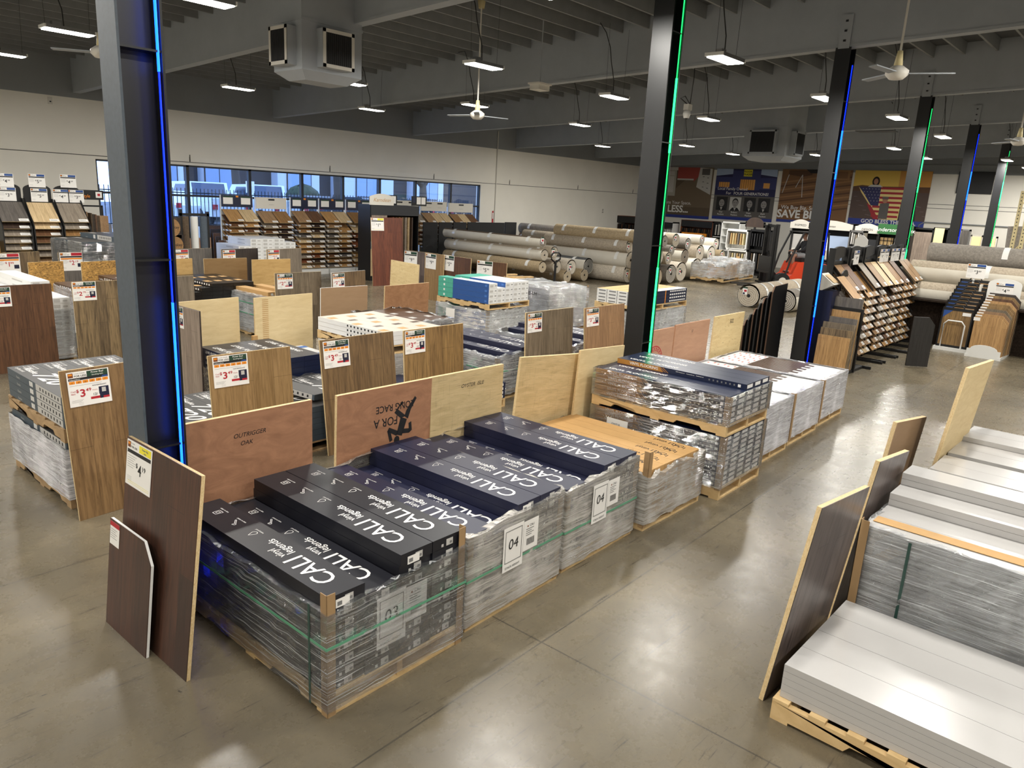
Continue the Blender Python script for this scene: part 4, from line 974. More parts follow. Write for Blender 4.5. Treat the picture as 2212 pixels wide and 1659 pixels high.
wrap(F, R2, 1.0, 1.3, .05, .85, 'film_mid', 'glossy film around %s' % wn, lip=.05, seed=63)
# plywood backs of the second row
board('pale birch plywood panel, left of the pair above the dark stack', 4.14, 9.58, 1.0, 1.22, 'ply_birch', rz=.1, tilt=.0, name='plywood_panel')
def rust(q, P):
    for i in range(40):
        c = 1.19-i*.0275; q.add([P(.12, c, 0), P(.225, c, 0), P(.22, c-.012, 0), P(.125, c-.012, 0)], [(0, 1, 2, 3)], 'kraft')
board('pale birch plywood panel with a rusty orange stripe', 5.27, 9.50, 1.0, 1.22, 'ply_birch', rz=.1, tilt=.0, name='plywood_panel', marks=rust)
o = MB().box((0, 0, 0), (.07, .05, .72), 'kraft').build('corner_post', loc=(5.16, 9.36, 0)); tag(o, 'upright kraft corner post left of the rusty striped plywood', 'post')
board('flat tan hardboard panel behind the printed kraft stack', 6.70, 10.05, .88, 1.22, 'hardboard', rz=-.04, tilt=.02, name='hardboard_panel', edge='white')
board('brown swirled plywood panel left of the teal cartons', 7.80, 9.85, 1.05, 1.22, 'ply_brown', rz=.08, tilt=.03, name='plywood_panel')
# ================================================================== third row
board('cherry brown sample board at the left edge with its price sign cut off', 2.72, 11.95, .80, 1.22, 'pl_cherry', rz=.02, tilt=-.03, sign=(-.02, .02, .31, '2', '79'), edge='edge_dark')
board('mixed brown and tan sample board with a $2.79 sign, left of the near column', 3.80, 12.0, .86, 1.22, 'pl_multi', rz=.0, tilt=-.03, sign=(.0, .0, .32, '2', '79'), edge='edge_pale')
board('pale grey oak sample board just right of the near blue column', 5.0, 12.2, .70, 1.22, 'pl_greyoak', rz=.0, tilt=-.02)
board('brownish grey sample board with a $2.89 sign behind the rusty striped plywood', 7.10, 12.02, .95, 1.22, 'pl_grey', rz=-.02, tilt=-.03, sign=(.04, .02, .31, '2', '89'), edge='edge_pale')
board('warm brown sample board with a $2.79 sign behind the tan hardboard', 8.10, 11.72, .92, 1.22, 'pl_oakC', rz=.2, tilt=-.03, sign=(.02, .02, .31, '2', '79'), edge='white')
F = fr(2.85, 12.25, R2); wn = 'the white carton stack at the left edge'
pallet(2.85, 12.25, 1.0, 1.5, .12, R2, 'wooden pallet under %s' % wn)
stack(F, R2, .0, 0, .12, .245, 1.5, .085, [11, 11, 13, 10], 'white', 'white', 'long white carton', wn, 'white cartons at the left edge')
wrap(F, R2, 1.0, 1.5, .05, .8, 'film_mid', 'clear film around the lower part of %s' % wn, lip=0, seed=71)
F = fr(3.66, 12.6, R2); wn = 'the small pile between the two left boards'
pallet(3.62, 12.6, .7, 1.2, .12, R2, 'wooden pallet under %s' % wn, mat='pine_old')
stack(F, R2, .0, 0, .12, .2, 1.2, .06, [4, 4, 4], 'planks', 'planks', 'white plank pack', wn, 'white packs in the gap')
F = fr(4.3, 13.0, R2); wn = 'the white wrapped brown pallet left of column'
pallet(4.3, 13.0, 1.1, 1.4, .12, R2, 'wooden pallet under %s' % wn)
stack(F, R2, .0, 0, .12, .36, 1.4, .09, [9, 9, 10], 'brownbox', 'brownbox', 'brown printed carton', wn, 'brown cartons left of the column')
wrap(F, R2, 1.1, 1.4, .05, .9, 'film_white', 'white film pulled up high around the brown cartons left of the column', lip=.06, rim=.03, seed=73)
bpx('large rough OSB sheet behind the white cartons at the left', (60, 567), (136, 564), 'osb', name='osb_panel', cat='board', t=.02)
bpx('smaller OSB sheet left of the near column, behind the brown cartons', (175, 566), (266, 562), 'osb', name='osb_panel', cat='board', t=.02)
F = fr(6.98, 12.3, R2); wn = 'the silver pallet behind the striped plywood'
pallet(6.98, 12.3, 1.0, 1.2, .12, R2, 'wooden pallet under %s' % wn)
stack(F, R2, .0, 0, .12, .245, 1.18, .08, [8]*4, 'planks', 'planks', 'grey white pack', wn, 'grey packs inside silver film')
wrap(F, R2, 1.0, 1.2, .05, .78, 'film_mid', 'silver looking film around %s' % wn, lip=.06, rim=.02, strap=[.6, .4], seed=75)
for i in range(2): put(carton('kraft', .2, 1.15, .08), F(.12+i*.42, .0, .765), (0, 0, .06), 'long kraft carton, %s of two lying on the silver wrapped pallet' % ['left', 'right'][i], 'kraft cartons on the silver pallet')
F = fr(6.15, 13.35, R2); wn = 'the glossy black carton stack'
pallet(6.15, 13.35, 1.3, 1.5, .12, R2, 'wooden pallet under %s' % wn)
stack(F, R2, .0, -.02, .12, .21, 1.5, .072, [9, 10, 11, 11, 11, 11], 'blackbox', 'blackbox', 'black carton', wn, 'glossy black cartons')
wrap(F, R2, 1.3, 1.5, .05, .6, 'film_clear', 'clear film around the base of %s' % wn, lip=0, seed=77)
bpx('brown hardboard panel behind the glossy black cartons', (440, 559), (533, 557), 'hardboard_dark', name='hardboard_panel')
bpx('aged plywood panel with scratches right of the brown hardboard', (544, 561), (627, 559), 'ply_old', name='plywood_panel')
bpx('aged plywood panel with red marks just right of the near column', (352, 560), (415, 558), 'ply_old', name='plywood_panel')
# ================================================================== fourth row, farther back
bpx('dark grey sample board with a $0.99 sign right of the near column', (372, 538), (458, 536), 'pl_slate', sign=(.03, .02, .36, '0', '99', 'redtop'), tilt=-.02)
bpx('dark brown sample board with a $2.79 sign and a yellow note', (480, 539), (558, 536), 'pl_dark', sign=(.02, .02, .36, '2', '79', 'redtop'), tilt=-.02)
bpx('olive grey sample board with a $2.79 sign left of the white racks', (578, 539), (652, 536), 'pl_greyoak', sign=(.02, .02, .36, '2', '79', 'redtop'), tilt=-.02)
bpx('weathered grey sample board with a $2.19 sign far left', (126, 546), (232, 544), 'pl_slate', sign=(.02, .0, .42, '2', '19', 'redtop'), tilt=-.02)
bpx('grey brown sample board with a $3 price sign left of the near column', (258, 541), (330, 538), 'pl_grey', sign=(.02, .0, .42, '3', '19', 'redtop'), tilt=-.02)
bpx('dark sample board with a red topped sign at the very left edge', (-40, 549), (5, 548), 'pl_dark', sign=(.2, .0, .42, '1', '99', 'redtop'), tilt=-.02)
bpx('mixed grey plank sample board at the left edge', (6, 546), (86, 543), 'pl_multi', tilt=-.02)
bpx('flat brown hardboard panel in front of the left sample racks', (43, 521), (126, 519), 'hardboard_dark', name='hardboard_panel')
bpx('short honey coloured plywood panel at the left edge', (-40, 521), (20, 519), 'ply_old', name='plywood_panel')
bpx('pinkish hardboard panel in front of the barrel pictures', (378, 516), (455, 513), 'ply_pink', name='hardboard_panel')
bpx('small wooden sample board far left beyond the dark cartons', (225, 485), (262, 484), 'pl_tan', sign=(.3, .0, .4, '1', '99', 'redtop'), tilt=0)
bpx('short brown sample board left of the near column, far back', (256, 480), (300, 479), 'pl_oakC')
wn = 'the slate stack with white labels'
pallet(5.5, 16.6, 1.5, 1.4, .12, .1, 'wooden pallet under %s' % wn)
F = fr(5.5, 16.6, .1)
stack(F, .1, .0, 0, .12, .3, 1.4, .1, [13, 13, 14, 14, 14], 'resolve', 'resolve', 'slate carton', wn, 'slate cartons')
wrap(F, .1, 1.5, 1.4, .05, 1.4, 'film_clear', 'glossy film around %s' % wn, lip=.03, seed=81)
p = at(520, 553, .75); F = fr(p.x, p.y, .0); wn = 'the white stack in front of the racks'
pallet(p.x-.1, p.y, 1.9, 1.3, .12, 0, 'wooden pallet under %s' % wn)
stack(F, .0, -.05, 0, .12, .36, 1.3, .1, [9, 11, 11, 11, 10], 'white', 'white', 'white carton', wn, 'white and grey cartons')
# boards facing sideways in the middle distance
bpx('pale spotted plywood panel leaning in front of the charcoal sample board', (841, 561), (901, 572), 'ply_spot', name='plywood_panel', tilt=-.04)
bpx('charcoal sample board with a $9.99 sign and yellow flag', (872, 540), (917, 545), 'pl_smoke', sign=(.02, .02, .45, '9', '99', 'plain'), tilt=-.02)
bpx('light oak sample board with a $9.99 sign and yellow flag', (918, 545), (958, 551), 'pl_oakB', sign=(.02, .02, .45, '9', '99', 'plain'), tilt=-.02)
bpx('red brown sample board with a $5.99 sign in the middle', (956, 550), (1016, 559), 'pl_cherry', sign=(.02, .0, .45, '5', '99', 'plain'), tilt=-.02)
bpx('walnut sample board with a $5.99 sign above the teal cartons', (1029, 562), (1094, 569), 'pl_cherry', sign=(.02, .0, .45, '5', '99', 'plain'), tilt=-.02)
p0 = at(805.6, 618, 0); hh = 1.95
o = board('tall red brown sample board with a price sign leaning on the display cabinet', p0.x, p0.y, 1.05, 1.98, 'pl_red', rz=-.15, tilt=-.08, sign=(.0, .02, .42, '1', '79', 'yellow'), edge='edge_pale')
# teal and blue cartons
F = fr(10.45, 9.95, R2); wn = 'the teal and blue carton stack'
pallet(10.45, 9.95, 1.25, 1.45, .12, R2, 'wooden pallet on the floor under %s' % wn)
stack(F, R2, .0, 0, .12, .24, 1.42, .105, [4]*5, 'blue', 'blue', 'teal ended blue carton', 'the tier under the teal stack', 'teal and blue cartons')
wrap(F, R2, 1.25, 1.45, .05, .57, 'film_mid', 'clear crinkled film around the lower tier of %s' % wn, lip=.04, rim=.03, posts=[(0, 0, .05, .56)], seed=91, sheet=lambda t: tag(MB().add([(-.02, .9, .3), (-.02, 1.15, .3), (-.02, 1.15, .5), (-.02, .9, .5)], [(3, 2, 1, 0)], 'paper').build('pallet_label', t), 'white sheet under the film'))
pallet(10.45, 9.95, 1.25, 1.45, .12, R2, 'wooden pallet carrying the upper tier of %s' % wn, z=.59)
stack(F, R2, .0, 0, .712, .24, 1.42, .1, [4, 3, 4, 4, 4], 'blue', 'blue', 'teal ended blue carton', wn, 'teal and blue cartons')
# white wrapped stack, kraft topped stack
F = fr(12.25, 9.9, -.12); wn = 'the white wrapped carton stack in the middle'
pallet(12.25, 9.9, 1.2, 1.5, .12, -.12, 'wooden pallet under %s' % wn)
stack(F, -.12, .0, 0, .12, .4, 1.5, .11, [7]*3, 'planks', 'planks', 'white carton', wn, 'white cartons in the middle distance')
wrap(F, -.12, 1.2, 1.5, .05, .93, 'film_mid', 'clear film with handwriting around %s' % wn, lip=.08, rim=.03, posts=[(1, 0, .1, .95), (0, 1, .2, 1.02)], cover=True, seed=93,
     sheet=lambda t: (lambda q: (letters(q, 'AN 2803-M', .35, .72, .12, 'ink', 0, .2, P=lambda a, c, e: (-.022, 1.3-a, c)), letters(q, 'Walnut floor', .1, .62, .05, 'grey_ink', .004, P=lambda a, c, e: (-.022, 1.3-a, c)), q.build('handwriting', t)))(MB()))
F = fr(12.95, 8.15, .02); wn = 'the kraft topped stack by the green column'
pallet(12.95, 8.15, 2.1, 1.05, .12, .02, 'wooden pallet on the floor under %s' % wn)
stack(F, .02, .0, 0, .12, .29, 1.0, .11, [4]*7, 'white', 'white', 'white carton', 'the tier below the kraft topped stack', 'white cartons of the far pallet')
wrap(F, .02, 2.1, 1.05, .06, .6, 'film_mid', 'crinkled film with a white note below the kraft topped far stack', lip=.03, rim=.02, seed=95)
pallet(12.95, 8.15, 2.1, 1.05, .12, .02, 'wooden pallet carrying the upper tier of %s' % wn, z=.6)
for c in range(4):
    for k in range(4):
        b = MB(); 
        key = ('longnavy', c == 0, k == 3)
        if key not in _car:
            b.box((0, 0, 0), (2.05, .245, .068), 'carton_blueback', mt='kraft_light' if c else 'carton_white', mx='carton_white')
            for q in range(8): b.box((1.3+q*.09, -.001, .02), (1.36+q*.09, 0, .05), 'paper')
            b.box((1.1, -.001, .0), (1.13, 0, .068), 'orange').box((-.001, .03, .02), (0, .2, .045), 'grey_ink')
            r_ = b.build('flooring_carton', link=False); _car[key] = r_
        put(_car[key], F(0.02, .01+c*.255, .722+k*.069), (0, 0, .02), 'long navy carton, %s from the aisle atop %s' % (ORD[c], wn) if k == 3 else 'long navy carton, %s row, %s layer of %s' % (ORD[c], ORD[k], wn), 'long navy and white cartons')
# timber and black wrapped pallets in front of the carpet rolls
p = at(1075, 620, .55); F = fr(p.x, p.y, .1)
pallet(p.x, p.y, 2.2, 1.3, .12, .1, 'wooden pallet under the black wrapped stack before the carpet rolls')
stack(F, .1, 0, 0, .12, .55, 1.25, .12, [4]*4, 'blackbox', 'blackbox', 'black wrapped carton', 'the stack below the loose timber', 'black cartons under the timber')
wrap(F, .1, 2.2, 1.3, .05, .62, 'film_mid', 'crinkled film around the black stack before the carpet rolls', lip=.05, seed=97)
for i in range(9):
    o = MB().box((0, 0, 0), (.85+.1*(i % 3), .12, .04), 'pine').build('timber_board', loc=F(.1+.35*(i % 4), .1+.13*i, .61+.045*(i % 2)), rot=(0, .02, .15*(i % 3-1))); tag(o, 'loose timber board piled on the black wrapped stack', 'timber', 'loose timber boards')
# ================================================================== sample racks
_smp = {}
def sample(mat, w, L, t=.014, label=True):
    k = (mat, round(w, 3), L)
    if k in _smp: return _smp[k]
    b = MB(); b.box((0, 0, 0), (w, L, t), mat, mx='edge_dark', my='edge_pale')
    r_ = b.build('sample_board', link=False)
    b = MB(); b.box((w*.62, .02, t), (w*.98, .10, t+.001), 'paper').box((w*.66, .05, t+.001), (w*.9, .06, t+.0015), 'grey_ink'); b.build('label', r_, link=False)
    _smp[k] = r_; return r_
SM = ['sy_honey', 'sy_tan', 'sy_pale', 'sy_oak', 'sy_grey', 'sy_brown', 'sy_red', 'sy_dark', 'sy_slate']
for k, a, b_, dk in (('sy_honey', (196, 154, 100), (184, 142, 90), (140, 100, 60)), ('sy_tan', (172, 138, 100), (158, 124, 88), (112, 84, 58)), ('sy_pale', (222, 196, 154), (208, 182, 140), (168, 140, 100)),
                 ('sy_oak', (164, 124, 78), (150, 112, 70), (96, 68, 40)), ('sy_grey', (158, 146, 130), (144, 132, 118), (104, 94, 84)), ('sy_brown', (118, 84, 58), (104, 74, 52), (66, 44, 30)),
                 ('sy_red', (136, 82, 52), (120, 70, 44), (74, 40, 26)), ('sy_dark', (74, 58, 48), (64, 50, 42), (38, 30, 26)), ('sy_slate', (112, 106, 100), (100, 94, 90), (70, 66, 62))): planks(k, a, b_, dark=dk, pw=.12, pl=.8, axis='y', knots=.2)
def waterfall(F, rz, cols, cw, tiers, ztop, dz, L, tilt, mats, what, where, group, gap=.0, dy=0.0, seed=1, skip=0.0, ydep=0.0, tops=None):
    rnd = random.Random(seed)
    for k in range(tiers):
        for c in range(cols):
            if rnd.random() < skip: continue
            m = mats[(rnd.randrange(len(mats)))]
            if k == 0 and tops: m = tops[c % len(tops)]
            z = ztop-k*dz
            # sample slopes down towards -y: local origin is its lower front edge
            y = -ydep-k*dy
            o = dup(sample(m, cw-.02, L), F(c*cw+.01+gap*c, y-L*math.cos(tilt), z-L*math.sin(tilt)), (tilt, 0, rz),
                    '%s sample, %s column, %s tier of %s' % (what[m], ORD[c], 'top' if k == 0 else ORD[k], where), group)
MN = dict(sy_honey='honey', sy_tan='tan', sy_pale='pale', sy_oak='oak', sy_grey='grey', sy_brown='brown', sy_red='reddish', sy_dark='dark', sy_slate='slate')
def white_rack(x, y, w, cols, tiers, ztop, label, where, header, seed, mats=SM, skip=.05, tops=None):
    F = fr(x, y, 0)
    t = thing('sample_rack', label, 'display rack', (x, y, 0))
    for q in range(cols+1): MB().box((q*w/cols-.012, -.02, .1), (q*w/cols+.012, .02, ztop+.42 if q in (0, cols) else ztop+.05), 'white').build('upright', t)
    MB().box((0, -.62, 0), (w, 0, .16), 'white').build('base_shelf', t)
    MB().box((0, .0, .16), (w, .02, ztop), 'offwhite').build('back_panel', t)
    b = MB()
    for q in range(cols):
        for k in range(tiers): b.box((q*w/cols+.03, -.5, ztop-k*.16-.44), (q*w/cols+.05, -.02, ztop-k*.16-.4), 'white')
    b.build('arm', t)
    h = MB().box((.01, -.05, ztop+.08), (w-.01, -.03, ztop+.42), 'navy' if header == 'navy' else 'offwhite').build('header_card', t)
    q = MB()
    if header == 'navy':
        for a in (.06, .62): q.box((w*a, -.053, ztop+.16), (w*(a+.3), -.05, ztop+.39), 'paper').box((w*a, -.055, ztop+.35), (w*(a+.3), -.053, ztop+.39), 'green')
        q.box((w*.46, -.053, ztop+.36), (w*.54, -.05, ztop+.41), 'orange')
    else:
        for a in ((.2, .62) if header == 'two' else (.4,)): q.box((w*a, -.053, ztop+.33), (w*(a+.2), -.05, ztop+.38), 'ink').box((w*a+.02, -.053, ztop+.2), (w*(a+.18), -.05, ztop+.205), 'grey_ink')
    q.build('sign_card', h)
    waterfall(F, 0, cols, w/cols, tiers, ztop, .16, .56, .62, mats, MN, where, 'samples on the white racks', seed=seed, skip=skip, ydep=.02, tops=tops)
YR = 21.4
white_rack(10.9, YR, 1.0, 2, 8, 1.95, 'white sample rack with two wide navy framed cards, left under the windows', 'the leftmost white rack', 'navy', 1, ['sy_oak', 'sy_honey', 'sy_pale', 'sy_brown', 'sy_tan'], tops=['sy_honey', 'sy_pale'])
white_rack(12.0, YR, 1.05, 2, 8, 1.92, 'white sample rack with a blank white header, second under the windows', 'the blank headed white rack', 'blank', 2, ['sy_tan', 'sy_brown', 'sy_grey', 'sy_dark'], tops=['sy_tan', 'sy_oak'])
white_rack(13.2, YR, 1.0, 2, 10, 1.95, 'white sample rack with three price cards, left of the long run', 'the first rack of the long run', 'navy', 3, tops=['sy_tan', 'sy_brown'])
white_rack(14.25, YR, 1.0, 2, 10, 1.95, 'white sample rack with honey samples in the middle of the long run', 'the middle rack of the long run', 'navy', 4, tops=['sy_honey', 'sy_pale'])
white_rack(15.3, YR, 1.05, 2, 10, 1.95, 'white sample rack at the right end of the long run', 'the last rack of the long run', 'navy', 5, tops=['sy_oak', 'sy_tan'])
white_rack(17.2, YR, 1.3, 2, 6, 2.0, 'white sample rack right of the dark cabinet, header with two cards', 'the rack behind the black panels', 'two', 6, ['sy_pale', 'sy_tan', 'sy_grey', 'sy_red', 'sy_oak'])
white_rack(18.6, YR, 1.3, 3, 6, 2.0, 'white sample rack with pale samples below the window', 'the pale sample rack', 'two', 7, ['sy_pale', 'sy_tan', 'sy_grey', 'sy_oak'])
white_rack(20.0, YR, 1.3, 3, 6, 1.98, 'white sample rack below the last window', 'the rack below the last window', 'one', 8, ['sy_pale', 'sy_brown', 'sy_red', 'sy_oak'])
# black racks at the far left
def black_rack(x, y, w, ztop, tiers, label, where, seed, cards, mats, dz=.155, L=.62, cols=1, rz=0.0, tilt=.72, tops=None):
    F = fr(x, y, rz)
    t = thing('sample_rack', label, 'display rack', (x, y, 0), rz)
    for q in (0, w): MB().prism([(-.62, 0), (.05, 0), (.05, ztop+.1), (-.02, ztop+.1), (-.55, ztop-.5)], 'x', q-.012, q+.012, 'black').build('side_panel', t)
    MB().box((0, .0, 0), (w, .04, ztop+.15), 'black').build('back_panel', t)
    MB().prism([(0, ztop+.1)]+[(w/2-w/2*math.cos(PI*i/10), ztop+.3+.12*math.sin(PI*i/10)) for i in range(11)]+[(w, ztop+.1)], 'y', -.01, .02, 'black').build('header', t)
    MB().box((0, -.6, 0), (w, 0, .1), 'black').build('base', t)
    for (cx_, cz, d_, c_) in cards: price_sign(t, cx_, cz, .34, d_, c_, 'rack', y=-.03)
    waterfall(F, rz, cols, w/cols, tiers, ztop, dz, L, tilt, mats, MN, where, 'samples on the black racks', seed=seed, ydep=.03, tops=tops)
black_rack(4.85, 19.9, .56, 2.05, 8, 'black sample rack at the very left edge with $4.99 and $3.79 cards', 'the leftmost black rack', 11, [(.1, 2.38, '4', '99'), (.12, 2.08, '3', '79')], ['sy_slate', 'sy_dark', 'sy_grey'], tops=['sy_slate'])
black_rack(5.46, 19.9, .56, 2.05, 8, 'black sample rack with two $5.59 cards', 'the black rack with two $5.59 cards', 12, [(.12, 2.4, '5', '59'), (.14, 2.08, '5', '59')], ['sy_pale', 'sy_grey', 'sy_tan', 'sy_brown'], tops=['sy_pale'])
black_rack(6.07, 19.9, .56, 2.05, 8, 'black sample rack with $4.69, $4.39 and $3.59 cards', 'the black rack with three cards', 13, [(.16, 2.42, '4', '69'), (-.02, 2.08, '4', '39'), (.3, 2.08, '3', '59')], ['sy_grey', 'sy_dark', 'sy_oak'], tops=['sy_grey'])
# hanging sample rack with its name board
p = atY(168, 480, 20.2); t = thing('hanging_sample_rack', 'black rack of hanging brown samples with a FreeStyle name board', 'display rack', (p.x, 20.2, 0))
MB().box((-.05, 0, 0), (0, .05, 2.2), 'black').box((.55, 0, 0), (.6, .05, 2.0), 'black').box((-.05, 0, 1.98), (.6, .03, 2.02), 'black').build('frame', t)
s_ = MB().box((-.1, -.04, 2.15), (.62, -.02, 2.38), 'black').build('name_board', t)
q = MB(); letters(q, 'FreeStyle', -.04, 2.2, .11, 'orange', .006, .1, P=lambda a, c, e: (a, -.045, c), wx=.85); q.box((.44, -.045, 2.2), (.58, -.04, 2.34), 'paper').box((.48, -.047, 2.24), (.54, -.045, 2.3), 'red'); q.build('printed_text', s_)
for i in range(5): MB().box((.02+i*.1, -.25, .6), (.05+i*.1+(.16 if i == 4 else 0), -.02, 1.9-.03*i), ['carpet_brown', 'sy_tan', 'carpet_brown', 'sy_brown', 'sy_tan'][i]).build('hanging_sample', t)
# barrel pictures and roll rack by the window
for i, (u, v, s_n) in enumerate(((373, 492, 'upper'), (380, 530, 'lower'))):
    p = atY(u, v, 19.3); t = thing('barrel_picture', '%s square picture of a round barrel top marked whiskey' % s_n, 'picture', (p.x, 19.3, p.z))
    MB().box((-.22, 0, -.26), (.22, .03, .26), 'sy_dark').build('backing_board', t)
    MB().prism([(.19*math.cos(a*PI/10), .22*math.sin(a*PI/10)) for a in range(20)], 'y', -.012, 0, 'sy_oak').build('barrel_top', t)
    q = MB(); letters(q, 'whiskey', 0, -.02, .1, 'ink', .004, 0, 'c', P=lambda a, c, e: (a, -.016, c)); q.build('printed_text', t)
p = atY(397, 470, 19.6); t = thing('roll_rack', 'black rack holding upright rolls with shiny film, before the left window', 'display rack', (p.x-.1, 19.6, 0))
MB().box((0, 0, 0), (.06, .06, 2.0), 'black').box((.72, 0, 0), (.78, .06, 1.95), 'black').box((0, 0, 1.83), (.78, .06, 1.9), 'black').build('frame', t)
for i in range(3): MB().tube([(.14+i*.25, .05, .3), (.14+i*.25, .05, 1.82)], .1, ['carpet_brown', 'tape', 'steel_grey'][i], 10).build('upright_roll', t)
# step stand of framed samples left of the white racks
for i in range(7):
    p = at(478+i*4, 500+i*9, 1.55-i*.06)
    bpx('dark framed sample board, %s from the back in the stepped stand before the window' % ORD[i], (448+i*6, 487+i*8), (482+i*5, 487+i*8), 'sy_dark' if i % 2 else 'sy_brown', h=1.4-i*.09, ztop=1.42-i*.09, edge='black', name='framed_sample', group='stepped framed samples') if i < 6 else None
# dark cabinet with name board
p0_ = atY(792, 470, 18.9); t = thing('display_cabinet', 'dark display cabinet with a white arched name board and hanging boards', 'display cabinet', (p0_.x, 18.7, 0), -.1)
W_ = 1.75
MB().box((0, 0, 0), (W_, .7, .12), 'black').box((0, .6, .12), (W_, .7, 2.2), 'black').box((0, -.02, 2.0), (W_, .7, 2.3), 'charcoal').box((-.02, 0, 0), (0, .7, 2.3), 'black').box((W_, 0, 0), (W_+.02, .7, 2.3), 'black').build('carcass', t)
MB().prism([(-.05, 2.3), (.8, 2.3), (.82, 2.55)]+[(.8-.85*i/8, 2.55+.09*math.sin(PI*i/8)) for i in range(9)], 'y', -.03, 0, 'offwhite').build('name_board', t)
q = MB(); letters(q, 'Karndean', .38, 2.4, .16, 'kraft', .0, .3, 'c', P=lambda a, c, e: (a, -.034, c)); q.build('printed_text', t)
MB().box((.03, -.01, 1.2), (.58, .02, 2.0), 'pl_pinkgrey').build('upper_sample', t); MB().box((.0, -.012, .98), (.5, .02, 1.2), 'steel_grey').build('name_band', t); MB().box((.0, -.01, .15), (.52, .02, .98), 'pl_pale').build('lower_sample', t)
for i in range(7): MB().box((.8+i*.12, .0, .7), (.83+i*.12, .5, 1.95), SM[(i*2) % 9].replace('sy_', 'pl_') if False else ['sy_red', 'sy_brown', 'sy_oak', 'sy_tan', 'sy_grey', 'sy_pale', 'sy_dark'][i]).build('hanging_sample', t)
for i, u in enumerate((840, 905)):
    p = atY(u, 447, 18.8); t = thing('price_card_box', '%s card holder with price cards on top of the dark cabinet' % ['orange marked', 'navy'][i], 'sign', (p.x-.3, 18.8, 2.31))
    MB().box((0, 0, 0), (.62, .03, .3), 'black').build('backing_board', t)
    for j in range(2): MB().box((.2+j*.2, -.005, .05), (.37+j*.2, 0, .27), 'paper').build('card', t)
    MB().box((.03, -.005, .1), (.15, 0, .27), 'orange' if i == 0 else 'navy').build('emblem', t)
# black display backs in front of the carpet rolls
xs = [(915, 946), (949, 977), (980, 1008), (1011, 1090), (1092, 1116)]
for i, (a, b_) in enumerate(xs):
    pa, pb = atY(a, 480, 20.6), atY(b_, 480+(b_-a)*.08, 20.6)
    t = thing('display_stand', 'black back of a display stand, %s from left behind the carpet rolls' % ORD[i], 'display panel', (pa.x, 20.6, 0))
    MB().box((0, 0, 0), (pb.x-pa.x, .04, pa.z), 'black_matt').build('panel', t); MB().box((0, .04, 0), (.04, .16, .06), 'black').build('foot', t)
# ================================================================== right hand aisle: black waterfall racks
XR = [14.55, 15.45, 16.3, 17.1, 17.9, 18.65]
rl = ['near', 'second', 'third', 'fourth', 'fifth', 'far']
for i, x in enumerate(XR):
    F = fr(x, 5.0, .02); w = .78
    wn = 'the %s rack of the right aisle' % rl[i]
    t = thing('sample_rack', 'black waterfall rack with wood samples, %s in the run beside the blue lit column' % rl[i], 'display rack', (x, 5.0, 0), .02)
    for q in (0, w): MB().box((q-.02, -.06, 0), (q+.02, .06, 2.15), 'black').build('upright', t)
    MB().box((0, .0, .1), (w, .02, 1.9), 'black').build('back_panel', t)
    for q in (.02, w-.02): MB().prism([(-1.0, 0), (.3, 0), (.3, .05), (-1.0, .05)], 'x', q-.02, q+.02, 'black').build('foot', t)
    b = MB()
    for q in (.0, w/2, w):
        for k in range(10): b.add([(q-.006, -.04, 1.78-k*.165), (q+.006, -.04, 1.78-k*.165), (q+.006, -.46, 1.35-k*.165), (q-.006, -.46, 1.35-k*.165), (q-.006, -.04, 1.74-k*.165), (q+.006, -.04, 1.74-k*.165), (q+.006, -.46, 1.31-k*.165), (q-.006, -.46, 1.31-k*.165)], [(0, 1, 2, 3), (0, 3, 7, 4), (1, 2, 6, 5), (4, 5, 6, 7)], 'black')
    b.build('arm', t)
    MB().prism([(0, 1.9)]+[(w/2-w/2*math.cos(PI*j/8), 2.08+.1*math.sin(PI*j/8)) for j in range(9)]+[(w, 2.0)], 'y', -.02, .02, 'charcoal' if i else 'black').build('header', t)
    if i in (1, 3, 4, 5): price_sign(t, .1, 1.82, .32, '2459'[i-2] if i > 2 else '4', '99', 'rack', y=-.08)
    if i in (3, 4): price_sign(t, .44, 1.82, .32, '3', '29', 'rack', y=-.08)
    waterfall(F, .02, 2, w/2, 10, 1.83, .165, .62, .80, ['sy_honey', 'sy_tan', 'sy_oak', 'sy_grey', 'sy_brown', 'sy_pale'], MN, wn, 'samples on the right aisle racks', seed=30+i, skip=.03, ydep=.05)
# big sample and rising side fins at the near end
for i, (z, m) in enumerate(((1.66, 'sy_honey'), (1.38, 'sy_slate'))):
    o = dup(sample(m, .42, .62), fr(14.1, 4.72, .02)(0, -.44, z-.44), (.78, 0, .02), '%s sample board sloping at the near end of the aisle rack' % ['large honey', 'large slate'][i], 'large samples at the rack end')
t = thing('sample_rack', 'low black rack of upright dark boards with stepped tops, left of the blue lit column', 'display rack', (12.75, 5.25, 0), .0)
MB().box((0, 0, 0), (.6, .62, .1), 'black').build('base', t)
for i in range(8): MB().prism([(0, .1), (.6, .1), (.6, .75+i*.11), (.06, .72+i*.11), (0, .62+i*.11)], 'y', .56-i*.075, .585-i*.075, 'black', ms='sy_brown' if i % 2 else 'black').build('upright_board', t)
t = thing('sample_stand', 'black tiered stand holding grey and honey boards before the aisle racks', 'display rack', (13.6, 4.74, 0), -PI/2)
MB().box((.02, .4, 0), (.62, .44, 1.15), 'black').box((0, .0, 0), (.6, .95, .05), 'black').build('frame', t)
